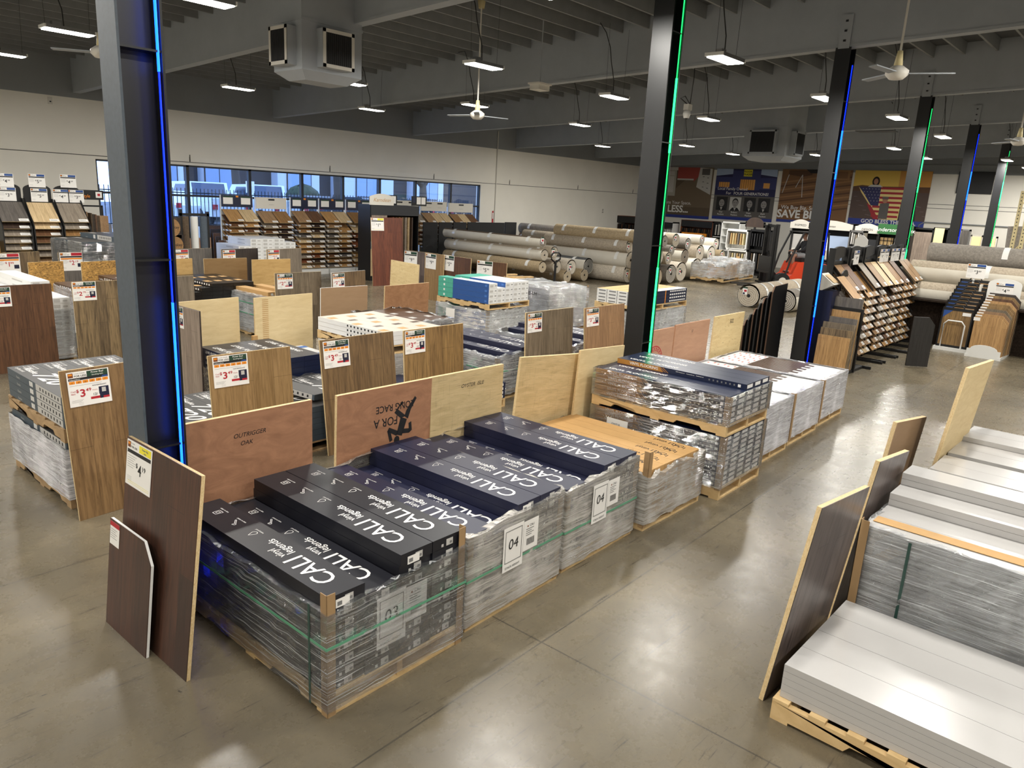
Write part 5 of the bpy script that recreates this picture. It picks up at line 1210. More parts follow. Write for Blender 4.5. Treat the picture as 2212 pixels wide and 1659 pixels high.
for i, (m, h) in enumerate((('pl_honey', .78), ('pl_multi', .90), ('pl_grey', 1.0), ('pl_slate', 1.1), ('pl_honey', 1.22), ('pl_slate', 1.45))):
    board(['front honey board', 'grey brown board, second from the front', 'greyish board, third from the front', 'slate board, fourth from the front', 'honey board, fifth from the front', 'tall slate board at the back'][i]+' in the black tiered stand',
          13.6+.07*i, 4.72, .56, h-.12, m, rz=-PI/2, tilt=-.08, t=.012, edge='edge_pale', group='boards in the tiered stand')
t = thing('sample_stack_tray', 'white tray of stacked sample chips above the dark cabinet by the blue column', 'sample tray', (13.85, 4.85, 1.42), .02)
MB().prism([(-.2, .12), (.0, .0), (.2, .0), (.2, .2), (.05, .3)], 'x', 0, .36, 'offwhite').build('tray', t)
MB().add([(.05, -.18, .15), (.3, -.18, .15), (.3, .0, .28), (.05, .0, .28)], [(0, 1, 2, 3)], 'sy_pale').build('sample_chip', t)
MB().box((0, -.2, -1.42), (.36, .2, .0), 'navy').build('pedestal', t)
t = thing('price_stand', 'black arched sign holder with a price card at the near end of the aisle racks', 'sign', (14.5, 4.75, 1.15), .0)
MB().prism([(0, 0), (.34, 0), (.34, .5)]+[(.17+.17*math.cos(PI*i/6), .5+.12*math.sin(PI*i/6)) for i in range(1, 6)]+[(0, .5)], 'y', 0, .02, 'black').build('backing_board', t); price_sign(t, .06, .12, .24, '4', '79', 'rack', y=-.005)
MB().box((.05, .0, -1.15), (.08, .02, 0), 'black').box((.26, .0, -1.15), (.29, .02, 0), 'black').build('post', t)
# ------------------------------------------------------------------ stands at the right: $3.89 and $4.99
p = at(2015, 752); t = thing('sample_stand', 'white footed stand of black framed boards under a $3.89 card', 'display stand', (p.x, p.y, 0), -PI/2)
MB().box((0, -.06, 0), (.66, .9, .07), 'white').build('base', t)
MB().tube([(.13, -.03, .07), (.13, -.03, .58), (.2, -.03, .66), (.46, -.03, .66), (.53, -.03, .58), (.53, -.03, .07)], .016, 'white', 8).build('front_rail', t)
MB().box((.56, .5, .07), (.6, .9, 1.45), 'offwhite').build('side_panel', t); price_sign(t, .22, 1.56, .36, '3', '89', 'rack', y=.72)
MB().box((.36, .73, 1.2), (.4, .75, 1.6), 'white').build('card_post', t)
Fs = fr(p.x, p.y, -PI/2)
for i in range(9):
    q = Fs(.03+.012*i, .03+.078*i); h = .86+.075*i
    o = board('black framed board with carry handle, %s from the front in the $3.89 stand' % ORD[i], q.x, q.y, .6, h, 'pl_honey' if i % 3 else 'pl_oakD', rz=-PI/2, tilt=-.06, t=.012, z=.07, name='framed_sample', edge='black', group='framed boards of the $3.89 stand')
    b = MB()
    b.box((0, -.007, 0), (.03, -.004, h), 'black').box((.57, -.007, 0), (.6, -.004, h), 'black').box((0, -.007, h-.06), (.6, -.004, h), 'black').box((0, -.007, 0), (.6, -.004, .05), 'black')
    b.tube([(.18, .003, h-.01), (.22, .003, h+.05), (.38, .003, h+.05), (.42, .003, h-.01)], .012, 'black', 6); b.build('frame', o)
    MB().add([(.03, -.0085, h-.06), (.03, -.0085, h-.22), (.2, -.0085, h-.06)], [(0, 1, 2)], 'blue').build('corner_flash', o)
    MB().box((.4, -.0085, h-.15), (.56, -.007, h-.08), 'paper').build('label', o)
p = at(2086, 768); t = thing('sample_stand', 'white footed stand of honey boards under an arched $4.99 card', 'display stand', (p.x, p.y, 0), -PI/2)
MB().prism([(0, 0), (.62, 0), (.62, .18)]+[(.31+.25*math.cos(PI*i/8), .18+.1*math.sin(PI*i/8)) for i in range(9)]+[(0, .18)], 'y', -.06, -.04, 'white').build('front_rail', t)
MB().box((-.02, -.07, 0), (.04, .9, .06), 'white').box((.58, -.07, 0), (.64, .9, .06), 'white').build('base', t)
MB().prism([(0, 1.1), (.62, 1.1), (.62, 1.5)]+[(.31+.31*math.cos(PI*i/8), 1.5+.12*math.sin(PI*i/8)) for i in range(9)]+[(0, 1.5)], 'y', .86, .88, 'white').build('arched_back', t); price_sign(t, .14, 1.24, .34, '4', '99', 'rack', y=.855)
MB().box((.04, .88, 0), (.08, .9, 1.2), 'white').box((.54, .88, 0), (.58, .9, 1.2), 'white').build('post', t)
Fs = fr(p.x, p.y, -PI/2)
mm = ['pl_honey', 'pl_honey', 'pl_tan', 'pl_grey', 'pl_oakD', 'pl_oakD', 'pl_honey', 'pl_cherry', 'pl_oakD', 'pl_dark']
for i in range(10):
    q = Fs(.02+.006*i, .0+.078*i); h = .80+.05*i
    o = board('clipped corner sample board, %s from the front in the $4.99 stand' % ORD[i], q.x, q.y, .6, h, mm[i], rz=-PI/2, tilt=-.06, t=.012, z=.06, cut=(.13, .13), edge='edge_pale', group='boards of the $4.99 stand')
    MB().box((-.02, -.0065, h-.1), (.1, -.004, h-.03), 'paper').build('label', o)
bpx('dark grey board with clipped corner standing by the brown carpet', (1975, 684), (2023, 687), 'pl_black', h=.95, ztop=.97, cut=(.12, .14), edge='black')
# ================================================================== carpet rolls
def roll(label, x, y, z, r, L, az, carpet, top='carpet', tag_=False, taped=(.12, .5, .88), group='carpet rolls in the pile', seed=0, squash=1.0, core=True):
    """axis runs from the near end (x,y) in direction az; carpet pile face shows on the side, backing where the sheet turns over"""
    rnd = random.Random(seed or int(x*131+z*57))
    t = thing('carpet_roll', label, 'carpet roll', (x, y, z), az, group)
    N = 28; st = rnd.uniform(.2, .9)*PI if top == 'flap' else 0
    prof = []
    for i in range(N):
        a = 2*PI*i/N; rr = r*(1+.012*math.sin(3*a+x)+.01*rnd.random())
        prof.append((rr*math.cos(a), rr*math.sin(a)*squash))
    b = MB(); vv = []; K = 6
    for k in range(K+1):
        w = .012*math.sin(k*1.7+x)
        for (u, v) in prof: vv.append((L*k/K, u*(1+w), v*(1+w)))
    ua = {'carpet': [carpet]*N, 'backing': ['backing']*N, 'flap': [carpet if N*.12 < i < N*.42 else 'backing' for i in range(N)]}[top]
    base = len(b.v); b.v += vv
    for k in range(K):
        for i in range(N): b.f.append([base+k*N+i, base+k*N+(i+1) % N, base+(k+1)*N+(i+1) % N, base+(k+1)*N+i]); b.m.append(ua[i]); b.s.append(True)
    b.build('rolled_sheet', t)
    # spiral of layers at both ends
    e = MB(); turns = 5
    for X in (-.004, L+.004):
        n = turns*18; pts = []
        for i in range(n+1):
            a = 2*PI*i/18+.5; rr = r*(.16+.84*i/n)
            pts.append((rr*math.cos(a), rr*math.sin(a)*squash))
        w_ = r*.84/turns
        for i in range(n):
            (u0, v0), (u1, v1) = pts[i], pts[i+1]
            def ins(u, v, q): l = math.hypot(u, v) or 1; return (u*(1-q/l), v*(1-q/l))
            a0, a1 = ins(u0, v0, w_*.24), ins(u1, v1, w_*.24); c0, c1 = ins(u0, v0, w_), ins(u1, v1, w_)
            e.add([(X, u0, v0), (X, u1, v1), (X, *a1), (X, *a0)], [(0, 1, 2, 3)], 'backing')
            e.add([(X, *a0), (X, *a1), (X, *c1), (X, *c0)], [(0, 1, 2, 3)], carpet)
    e.build('coiled_end', t)
    if core: MB().prism([(r*.15*math.cos(PI*i/5), r*.15*math.sin(PI*i/5)) for i in range(10)], 'x', -.012, .02, 'black').build('core_hole', t)
    for q in taped:
        tb = MB(); vv = []
        for X in (L*q-.06, L*q+.06):
            for (u, v) in prof: vv.append((X, u*1.02, v*1.02))
        tb.add(vv, [(i, (i+1) % N, (i+1) % N+N, i+N) for i in range(0, N//2)], 'tape', True); tb.build('tape_band', t)
    if tag_:
        g = MB(); g.box((-.02, -.07, -.1), (-.014, .07, .12), 'paper').box((-.023, -.07, .08), (-.02, .07, .12), 'green').box((-.023, -.05, -.02), (-.02, .03, .04), 'red').box((-.023, 0, -.09), (-.02, .06, -.04), 'navy')
        g.build('price_tag', t, loc=(0, r*.35, r*.35 if seed % 2 else 0))
    return t
def yf(u):     # depth of the near ends along the pile
    pts = [(1160, 15.5), (1203, 15.6), (1271, 15.7), (1322, 16.2), (1340, 15.4), (1357, 14.6), (1420, 13.6), (1470, 13.9), (1533, 14.3), (1600, 14.8)]
    for (a, ya), (b_, yb) in zip(pts, pts[1:]):
        if u <= b_: return ya+(yb-ya)*(u-a)/(b_-a)
    return pts[-1][1]
C_ = dict(b='carpet_beige', t='carpet_tan', g='carpet_grey', w='carpet_brown', l='carpet_light', s='carpet_slate')
RL = [  # u, v, radius px, carpet, look, tag, words
    (1173, 524, 11, 'w', 'flap', 1, 'brown roll with taped plastic end, top of the left heap'), (1176, 551, 13, 'b', 'flap', 0, 'beige roll with a long folded flap, middle of the left heap'),
    (1172, 577, 13, 't', 'carpet', 0, 'golden tan roll at the bottom of the left heap'), (1197, 545, 13, 'b', 'carpet', 1, 'brown beige roll end with a tag, right of the left heap'),
    (1203, 576, 15, 'b', 'carpet', 0, 'roll end behind the pallet jack handle'), (1234, 577, 17, 'l', 'carpet', 1, 'pale roll end with a tag right of the pallet jack'),
    (1271, 575, 18, 's', 'flap', 0, 'slate roll with pale blue lined coil'), (1325, 510, 12, 'g', 'carpet', 0, 'long grey roll on top, pointing left'),
    (1325, 539, 15, 'g', 'backing', 0, 'long roll with white backing outside, pointing left'), (1322, 572, 19, 't', 'carpet', 1, 'tan roll end with a tag in the middle of the heap'),
    (1337, 525, 11, 'b', 'carpet', 0, 'small brown roll end tucked beside the grey one'), (1359, 533, 14, 'b', 'carpet', 1, 'beige roll end left of the green column, upper'),
    (1362, 562, 19, 'b', 'flap', 0, 'beige roll end left of the green column, middle'), (1357, 598, 21, 'l', 'carpet', 1, 'pale roll end left of the green column, bottom'),
    (1305, 600, 15, 'l', 'backing', 0, 'roll end half hidden behind the white stack'), (1330, 602, 16, 'b', 'carpet', 1, 'low roll end behind the kraft topped stack'), (1262, 598, 14, 't', 'carpet', 0, 'low tan roll behind the white stack'), (1225, 604, 14, 't', 'carpet', 0, 'lowest tan roll behind the timber'),
    (1385, 512, 14, 't', 'carpet', 0, 'long tan roll lying on top behind the green column'), (1436, 521, 13, 'g', 'carpet', 0, 'grey roll end right of the green column, top layer'), (1460, 519, 15, 'b', 'carpet', 1, 'roll end with a red tag in the top layer'),
    (1486, 527, 13, 'g', 'carpet', 1, 'grey roll end with a white tag in the top layer'), (1517, 519, 11, 'g', 'backing', 1, 'small roll with a shiny wrapped end in the top layer'), (1547, 527, 12, 'l', 'backing', 1, 'pale roll end at the right of the top layer'),
    (1423, 555, 19, 'l', 'carpet', 1, 'pale roll end touching the green column, second layer'), (1444, 558, 14, 'b', 'carpet', 1, 'small roll end with a foil tag, second layer'), (1451, 541, 12, 'g', 'carpet', 1, 'dark grey roll end between layers'),
    (1479, 555, 17, 'w', 'flap', 0, 'brown roll end with a loose flap, second layer'), (1512, 547, 18, 'b', 'carpet', 1, 'beige roll end in the middle of the second layer'), (1536, 549, 18, 'l', 'backing', 1, 'pale roll end with backing outside, second layer'),
    (1560, 553, 13, 't', 'carpet', 1, 'tan roll end at the right of the second layer'), (1420, 600, 20, 't', 'carpet', 1, 'olive tan roll end on the floor by the green column'), (1449, 596, 22, 'g', 'carpet', 1, 'frayed grey roll end on the floor'),
    (1471, 591, 23, 'l', 'carpet', 1, 'large pale roll end on the floor with a black core'), (1503, 586, 24, 'g', 'backing', 1, 'largest roll end on the floor, tightly coiled'), (1533, 584, 22, 'g', 'carpet', 1, 'roll end on the floor behind the bagged pallet'),
    (1558, 578, 18, 't', 'carpet', 1, 'tan roll end on the floor, second from the right'), (1576, 576, 15, 'l', 'backing', 1, 'last pale roll end on the floor at the right')]
for i, (u, v, rp, c, look, tg, wd) in enumerate(RL):
    p = atY(u, v, yf(u)); dist = (p-Vector((0, 0, CAMH))).length
    r_ = rp*dist/1606*.97
    if p.z < r_*1.5: p.z = max(p.z, r_) if p.z > r_ else r_
    L = 4.57 if u < 1345 else 3.66
    az = PI/2+(.02 if u > 1345 else .0)
    roll(wd, p.x, p.y, p.z, r_, L, az, C_[c], look, bool(tg), seed=i+3, squash=.9 if r_ > .35 else .96)
# three rolls on the floor in front of the forklift
for i, (u, v, rp, c, lk, wd) in enumerate(((1617, 641, 24, 'b', 'carpet', 'beige carpet roll on the open floor with a hanging tag, leftmost of three'), (1660, 651, 20, 'g', 'flap', 'dark grey flattened carpet roll on the floor, middle of three'), (1696, 651, 23, 'g', 'flap', 'grey carpet roll on the floor nearest the blue column'))):
    p = at(u, v, .3); dist = (p-Vector((0, 0, CAMH))).length; r_ = rp*dist/1606
    roll(wd, p.x, p.y, r_*(.82 if i == 1 else .97), r_, 3.66, .0-.02*i, C_[c], lk, i != 1, (.15, .3, .5, .8), 'carpet rolls on the open floor', seed=70+i*2+1, squash=.82 if i == 1 else .97)
p = at(1631, 662); o = MB().box((-.12, -.05, 0), (.12, .05, .06), 'paper').box((-.1, -.052, .02), (.1, -.05, .05), 'ink').build('label_tag', loc=p); tag(o, 'white label lying on the floor between the floor rolls', 'label')
# big stack of long rolls at the right edge, seen from the side
for i, (x, z, r_, c, look, wd) in enumerate(((20.3, 1.98, .25, 'g', 'carpet', 'grey brown roll on top of the stack at the right edge'), (19.75, 1.56, .26, 'b', 'flap', 'beige roll with pale backing, second from the top at the right edge'), (19.3, 1.10, .27, 'b', 'flap', 'beige roll with a broad taped band, third down at the right edge'),
                                       (19.55, .30, .28, 'g', 'backing', 'pale backed roll resting on the floor at the right edge'), (20.3, 1.05, .27, 'b', 'backing', 'hidden beige roll in the second file of the right stack'), (20.2, .45, .27, 't', 'backing', 'hidden tan roll low in the right stack'))):
    roll(wd, x, 4.9 if i else 4.7, z, r_, 7.2, -PI/2, C_[c], look, False, (.22, .55) if i < 3 else (), 'long rolls stacked at the right edge', seed=90+i)
o = MB().box((0, -7.0, .0), (.03, 0, .98), 'carpet_dark').box((-.35, -7.0, .98), (.3, 0, 1.02), 'carpet_dark').build('carpet_piece', loc=(19.05, 4.75, .0)); tag(o, 'dark shaggy brown carpet hanging below the long rolls at the right', 'carpet')
t = thing('roll_cradle', 'green painted steel beam carrying the upper rolls at the right edge', 'rack', (20.75, 4.9, 0))
MB().box((-.04, -3.6, 1.66), (.04, .1, 1.78), 'green_sign').build('beam', t); MB().box((-.04, 0, 0), (.04, .08, 1.7), 'green_sign').box((-.04, -3.6, 0), (.04, -3.5, 1.7), 'green_sign').build('upright', t)
# pallet rack uprights
for i, (u, v0) in enumerate(((2190, 412), (2209, 445))):
    p = atX(u, 470, 26.0+i*.0); t = thing('rack_upright', ['taller cream pallet rack upright frame at the right edge', 'second cream pallet rack upright cut by the right edge'][i], 'rack', (26.0, p.y-.1, 0))
    zt = atX(u, v0, 26.0).z
    b = MB(); b.box((-.04, -.05, 0), (.04, .05, zt), 'cream')
    q = .3
    while q < zt: b.box((-.045, -.012, q), (-.04, .012, q+.03), 'ink'); q += .1
    b.build('post', t)
    MB().box((-.04, -1.0, 0), (.04, -.9, zt-.1), 'cream').build('post', t)
    for zz in (.5, 1.9, zt-.35): MB().box((-.02, -.95, zz), (.02, 0, zz+.04), 'cream').build('brace', t)
    MB().tube([(0, -.95, .5), (0, -.03, 1.9)], .02, 'cream', 5).tube([(0, -.03, 1.95), (0, -.95, zt-.35)], .02, 'cream', 5).build('diagonal_brace', t)
o = roll('mottled dark rug roll standing upright by the pallet rack', 27.0, 3.85, 1.2, .3, .1, 0, 'carpet_grey', 'carpet', False, (), 'upright rug', seed=99)
MB().tube([(0, 0, -1.2), (0, .15, 1.5)], .28, 'carpet_grey', 12).build('upright_sheet', o)
# ------------------------------------------------------------------ bagged pallet carried by the forklift
p = Vector((25.9, 12.7, 0)); F = fr(p.x, p.y, .1)
pallet(p.x, p.y, 3.3, 1.3, .13, .1, 'wide wooden pallet under the loosely bagged load', z=.08)
o = MB().box((.9, .3, .22), (2.2, 1.0, .62), 'kraft').box((1.95, .2, .62), (2.05, .3, .95), 'kraft').build('packed_load', loc=p, rot=(0, 0, .1)); tag(o, 'kraft boards packed inside the loosely bagged pallet', 'package')
wrap(F, .1, 3.3, 1.3, .16, .68, 'film_mid', 'loose silver plastic bag draped over the wide pallet by the forklift', lip=.5, rim=.07, cover=True, seed=101, rimdrop=lambda a, b_: .25*math.sin(a*PI)*a)
# ------------------------------------------------------------------ pallet jack handle
p = Vector((16.65, 13.3, 0)); t = thing('pallet_jack', 'black pallet jack whose looped handle rises before the carpet rolls', 'pallet jack', (p.x, p.y, 0))
MB().tube([(0, 0, .15), (0, 0, 1.02)], .035, 'black', 8).build('shaft', t)
MB().tube([(0, 0, 1.02), (-.1, 0, 1.06), (-.2, 0, 1.12), (-.2, 0, 1.24), (-.1, 0, 1.3), (.1, 0, 1.3), (.2, 0, 1.24), (.2, 0, 1.12), (.1, 0, 1.06), (0, 0, 1.02)], .025, 'black', 8).build('handle', t)
MB().box((-.1, -.1, .02), (.1, .12, .25), 'orange_red').build('pump', t); MB().box((-.28, .1, .04), (-.12, 1.2, .09), 'orange_red').box((.12, .1, .04), (.28, 1.2, .09), 'orange_red').build('fork', t)
# ------------------------------------------------------------------ forklift with its driver
FX, FY, FA = 27.6, 10.75, math.radians(140)       # heading towards image left
t = thing('forklift', 'orange and black forklift parked behind the floor carpet rolls', 'forklift', (FX, FY, 0), FA)
b = MB(); b.prism([(-1.15, .25), (.55, .25), (.55, .42), (.35, .55), (.2, .98), (-.3, 1.02), (-1.1, .95), (-1.2, .6)], 'y', -.5, .5, 'orange_red'); b.build('body', t)
b = MB(); b.prism([(-1.28, .3), (-.7, .3), (-.7, .98), (-1.2, .9)], 'y', -.52, .52, 'charcoal'); b.build('counterweight', t)
for (x, y, rr) in ((.75, .5, .3), (.75, -.5, .3), (-.85, .48, .24), (-.85, -.48, .24)):
    MB().tube([(x, y-.1, rr), (x, y+.1, rr)], rr, 'rubber', 18).tube([(x, y-.105, rr), (x, y+.105, rr)], rr*.5, 'offwhite', 12).build('wheel', t)
for y in (-.32, .32): MB().box((1.0, y-.06, .05), (1.1, y+.06, 2.3), 'black').box((1.1, y-.04, .05), (1.2, y+.04, 2.25), 'black').build('mast_rail', t)
MB().box((1.02, -.32, 2.18), (1.1, .32, 2.28), 'black').box((1.02, -.32, 1.2), (1.08, .32, 1.28), 'black').box((1.02, -.05, .2), (1.08, .05, 2.0), 'dark_metal').build('mast_crossbar', t)
MB().box((1.2, -.5, .15), (1.26, .5, .22), 'black').box((1.2, -.5, .55), (1.26, .5, .62), 'black').box((1.2, -.48, .6), (1.23, .48, 1.15), 'black').build('carriage', t)
for y in (-.3, .3): MB().box((1.26, y-.06, .08), (2.3, y+.06, .12), 'dark_metal').build('fork', t)
for y in (-.48, .48): MB().tube([(.62, y, .5), (.45, y, 1.2), (.1, y, 2.05)], .035, 'black', 6).tube([(-.95, y, .95), (-.85, y, 2.05)], .035, 'black', 6).build('guard_post', t)
MB().box((-.9, -.5, 2.05), (.15, .5, 2.09), 'black').build('overhead_guard', t)
MB().box((-.55, -.28, 1.0), (-.05, .28, 1.12), 'black').box((-.62, -.28, 1.1), (-.5, .28, 1.5), 'black').build('seat', t)
MB().tube([(.38, 0, .95), (.25, 0, 1.25)], .03, 'black', 6).tube([(.25+.03*math.cos(a), .18*math.sin(a), 1.27+.16*math.cos(a)*.5) for a in [i*2*PI/12 for i in range(13)]], .014, 'black', 6).build('steering_wheel', t)
s_ = MB().box((-.75, -.515, .32), (-.05, -.505, .62), 'orange').build('sign_plate', t)
q = MB(); letters(q, 'THE', -.7, .54, .07, 'ink', .01, P=lambda a, c, e: (a, -.518, c)); letters(q, 'FLOOR', -.7, .38, .17, 'ink', .02, P=lambda a, c, e: (a, -.518, c), wx=.85); q.build('printed_text', s_)
MB().box((.97, .1, 1.75), (1.0, .22, 1.95), 'offwhite').build('notice', t)
MB().tube([(1.0, -.2, 2.2), (.9, -.22, 1.5), (.95, -.2, 1.0), (.8, -.2, .7)], .012, 'dark_metal', 5).build('hose', t)
# driver: one skinned body, clothing as skinned children
def ringbody(name, rings, mat, parent, n=12):
    """tapered limb or torso as one smooth mesh: rings of (centre, rx, ry) stacked with local frames"""
    b = MB(); vv = []
    cs = [Vector(q[0]) for q in rings]
    for i, (c, rx, ry) in enumerate(rings):
        d_ = (cs[min(i+1, len(cs)-1)]-cs[max(i-1, 0)]).normalized()
        a = Vector((0, 1, 0)); a = (a-d_*a.dot(d_)).normalized(); bb = d_.cross(a)
        for k in range(n): an = 2*PI*k/n; vv.append(Vector(c)+a*math.cos(an)*ry+bb*math.sin(an)*rx)
    b.add(vv, [(i*n+k, i*n+(k+1) % n, (i+1)*n+(k+1) % n, (i+1)*n+k) for i in range(len(rings)-1) for k in range(n)], mat, True)
    b.add(vv, [tuple(range(n)), tuple(range((len(rings)-1)*n, len(rings)*n))[::-1]], mat, True)
    return b
def merge(bs):
    m = MB()
    for b in bs:
        o = len(m.v); m.v += b.v; m.f += [[i+o for i in f_] for f_ in b.f]; m.m += b.m; m.s += b.s
    return m
# body frame: x forward, y left; hips on the seat
parts = []
HZ = 1.2
parts.append(ringbody('', [((-.3, 0, HZ), .12, .17), ((-.3, 0, HZ+.18), .11, .15), ((-.28, 0, HZ+.38), .12, .18), ((-.27, 0, HZ+.50), .10, .17), ((-.26, 0, HZ+.56), .06, .08), ((-.24, 0, HZ+.62), .052, .055), ((-.22, 0, HZ+.66), .07, .065),
    ((-.21, 0, HZ+.72), .095, .075), ((-.205, 0, HZ+.79), .10, .078), ((-.21, 0, HZ+.85), .085, .068), ((-.215, 0, HZ+.885), .03, .03)], 'skin', None, 14))
for sgn in (-1, 1):
    y = .1*sgn
    parts.append(ringbody('', [((-.3, y, HZ-.01), .09, .09), ((-.05, y*1.15, HZ+.03), .085, .085), ((.16, y*1.3, HZ+.02), .065, .065), ((.2, y*1.3, HZ-.06), .06, .06), ((.2, y*1.3, HZ-.2), .055, .055), ((.16, y*1.3, HZ-.42), .038, .038), ((.17, y*1.3, HZ-.5), .04, .04), ((.3, y*1.3, HZ-.56), .03, .042), ((.36, y*1.3, HZ-.57), .015, .03)], 'skin', None, 10))
    sh = .19*sgn
    parts.append(ringbody('', [((-.27, sh*.8, HZ+.48), .06, .06), ((-.25, sh*1.1, HZ+.42), .055, .055), ((-.12, sh*1.15, HZ+.24), .042, .042), ((.02, sh*1.0, HZ+.19), .035, .035), ((.15, sh*.8, HZ+.18), .026, .026), ((.2, sh*.75, HZ+.18), .034, .022), ((.23, sh*.72, HZ+.17), .03, .02)], 'skin', None, 10))
    for k in range(4): parts.append(ringbody('', [((.22, sh*.72+(k-1.5)*.019, HZ+.175), .009, .009), ((.25+.004*(k % 2), sh*.72+(k-1.5)*.02, HZ+.17), .009, .009), ((.262, sh*.72+(k-1.5)*.02, HZ+.148), .008, .008), ((.25, sh*.72+(k-1.5)*.019, HZ+.135), .007, .007)], 'skin', None, 6))
    parts.append(ringbody('', [((.18, sh*.72-sgn*.03, HZ+.17), .010, .010), ((.21, sh*.72-sgn*.055, HZ+.16), .010, .010), ((.235, sh*.72-sgn*.05, HZ+.15), .008, .008)], 'skin', None, 6))
# face: nose, ears
parts.append(ringbody('', [((-.115, 0, HZ+.79), .012, .010), ((-.1, 0, HZ+.765), .015, .014), ((-.108, 0, HZ+.75), .012, .016)], 'skin', None, 8))
for sgn in (-1, 1): parts.append(ringbody('', [((-.215, .076*sgn, HZ+.8), .02, .008), ((-.215, .082*sgn, HZ+.775), .022, .01), ((-.21, .076*sgn, HZ+.75), .012, .008)], 'skin', None, 8))
pt = merge(parts).build('person', loc=(FX, FY, 0), rot=(0, 0, FA)); tag(pt, 'man in a black shirt and grey shorts sitting on the forklift', 'person')
f_ = MB()
for sgn in (-1, 1): f_.box((-.122, .028*sgn-.012, HZ+.785), (-.115, .028*sgn+.012, HZ+.797), 'ink')
f_.box((-.12, -.026, HZ+.722), (-.112, .026, HZ+.728), 'carpet_brown'); f_.build('face_detail', pt)
ringbody('', [((-.2, 0, HZ+.8), .03, .03), ((-.225, 0, HZ+.82), .105, .084), ((-.225, 0, HZ+.87), .09, .075), ((-.225, 0, HZ+.905), .04, .04)], 'hair', None, 14).build('hair', pt)
sb = [ringbody('', [((-.3, 0, HZ-.02), .14, .19), ((-.3, 0, HZ+.18), .135, .175), ((-.28, 0, HZ+.38), .14, .205), ((-.27, 0, HZ+.51), .11, .18), ((-.26, 0, HZ+.57), .065, .08)], 'shirt', None, 14)]
for sgn in (-1, 1): sh = .19*sgn; sb.append(ringbody('', [((-.27, sh*.8, HZ+.49), .075, .075), ((-.25, sh*1.12, HZ+.42), .07, .07), ((-.12, sh*1.17, HZ+.24), .055, .055), ((.02, sh*1.02, HZ+.19), .046, .046), ((.12, sh*.85, HZ+.18), .04, .04)], 'shirt', None, 10))
merge(sb).build('shirt', pt)
merge([ringbody('', [((-.3, .1*s, HZ-.0), .11, .11), ((-.05, .115*s, HZ+.03), .105, .105), ((.1, .125*s, HZ+.02), .1, .1)], 'shorts', None, 12) for s in (-1, 1)]+[ringbody('', [((-.3, 0, HZ-.06), .13, .17), ((-.3, 0, HZ+.06), .14, .18)], 'shorts', None, 14)]).build('shorts', pt)
merge([ringbody('', [((.14, .13*s, HZ-.5), .05, .05), ((.16, .13*s, HZ-.55), .05, .052), ((.3, .13*s, HZ-.575), .035, .05), ((.39, .13*s, HZ-.585), .02, .035)], 'ink', None, 10) for s in (-1, 1)]).build('shoes', pt)
# ================================================================== right hand row
pallet(3.76, -1.26, 1.08, 2.5, .13, 0, 'pale wooden pallet with ink stamps under the low white plank pack, bottom right')

F = fr(3.8, -1.22, 0)
stack(F, 0, 0, 0, .131, .25, 2.44, .041, [5]*4, 'planks', 'planks', 'white plank pack', 'the low open pile at bottom right', 'white plank packs on the near right pallet')
F = fr(4.92, -1.22, 0)
pallet(4.9, -1.26, 1.02, 2.5, .12, 0, 'wooden pallet under the tall wrapped white plank packs at the right')
stack(F, 0, 0, 0, .121, .245, 2.44, .0445, [16, 16, 18, 20], 'planks', 'planks', 'white plank pack', 'the tall wrapped pile', 'white plank packs on the second right pallet')
o = MB().box((0, 0, 0), (.11, 2.4, .003), 'kraft').build('kraft_strip', loc=(5.02, -1.2, .836)); tag(o, 'long kraft cardboard strip lying along the top of the wrapped white packs', 'cardboard')
wrap(F, 0, .98, 2.44, .08, .83, 'film_mid', 'crinkled clear film around the tall wrapped white plank packs', lip=.04, rim=.015, posts=[(0, 1, .0, .87)], po=.022, seed=111, vstrap=[2.15])
F = fr(6.02, -1.22, 0)
pallet(6.0, -1.26, 1.02, 2.5, .12, 0, 'wooden pallet under the grey filmed pack with printed words')
stack(F, 0, 0, 0, .121, .25, 2.44, .0445, [14, 15, 16, 16], 'planks', 'planks', 'white plank pack', 'the grey filmed pile', 'white plank packs on the third right pallet')
def inspect(t):
    q = MB(); letters(q, 'Please INSPECT material for defects before installation', 0, .66, .06, 'ink', .006, P=lambda a, c, e: (-.022, 2.0-a, c)); o_ = q.build('printed_text', t)
wrap(F, 0, 1.0, 2.44, .08, .77, 'film_mid', 'grey printed film around the third right pallet', lip=.03, rim=.02, posts=[(0, 1, .0, .93)], po=.022, seed=113, sheet=inspect)
F = fr(7.12, -1.22, 0)
pallet(7.1, -1.26, 1.02, 2.5, .12, 0, 'wooden pallet under the farthest white plank packs of the right row')
stack(F, 0, 0, 0, .121, .25, 2.44, .0445, [16, 16, 17, 17], 'planks', 'planks', 'white plank pack', 'the farthest pile of the right row', 'white plank packs on the last right pallet')
board('smoky brown sample board with ply edge leaning on the low white packs', 3.87, 1.33, .80, 1.23, 'pl_smoke', rz=-.02, tilt=.09, t=.026, back='black', roll=.10, edge='edge_pale')
board('small smoky sample board leaning on the tall wrapped white packs', 4.99, 1.36, .74, 1.22, 'pl_smoke', rz=.0, tilt=.09, t=.03, back='black', roll=.12, edge='edge_pale')
board('taupe sample board with pale ply edge behind the small smoky board', 6.10, 1.54, .84, 1.225, 'hardboard', rz=-.03, tilt=.07, t=.03, back='pl_dark', roll=.12, edge='edge_pale')
def redline(q, P):
    q.add([P(.0, .55, 0), P(.95, .82, 0), P(.95, .828, 0), P(.0, .557, 0)], [(0, 1, 2, 3)], 'hood_copper')
board('tall pale plywood sheet with a black left edge, farthest in the right row', 6.82, 1.32, .96, 1.63, 'ply_birch', rz=-.02, tilt=.10, t=.025, back='black', roll=.05, name='plywood_panel', marks=redline)
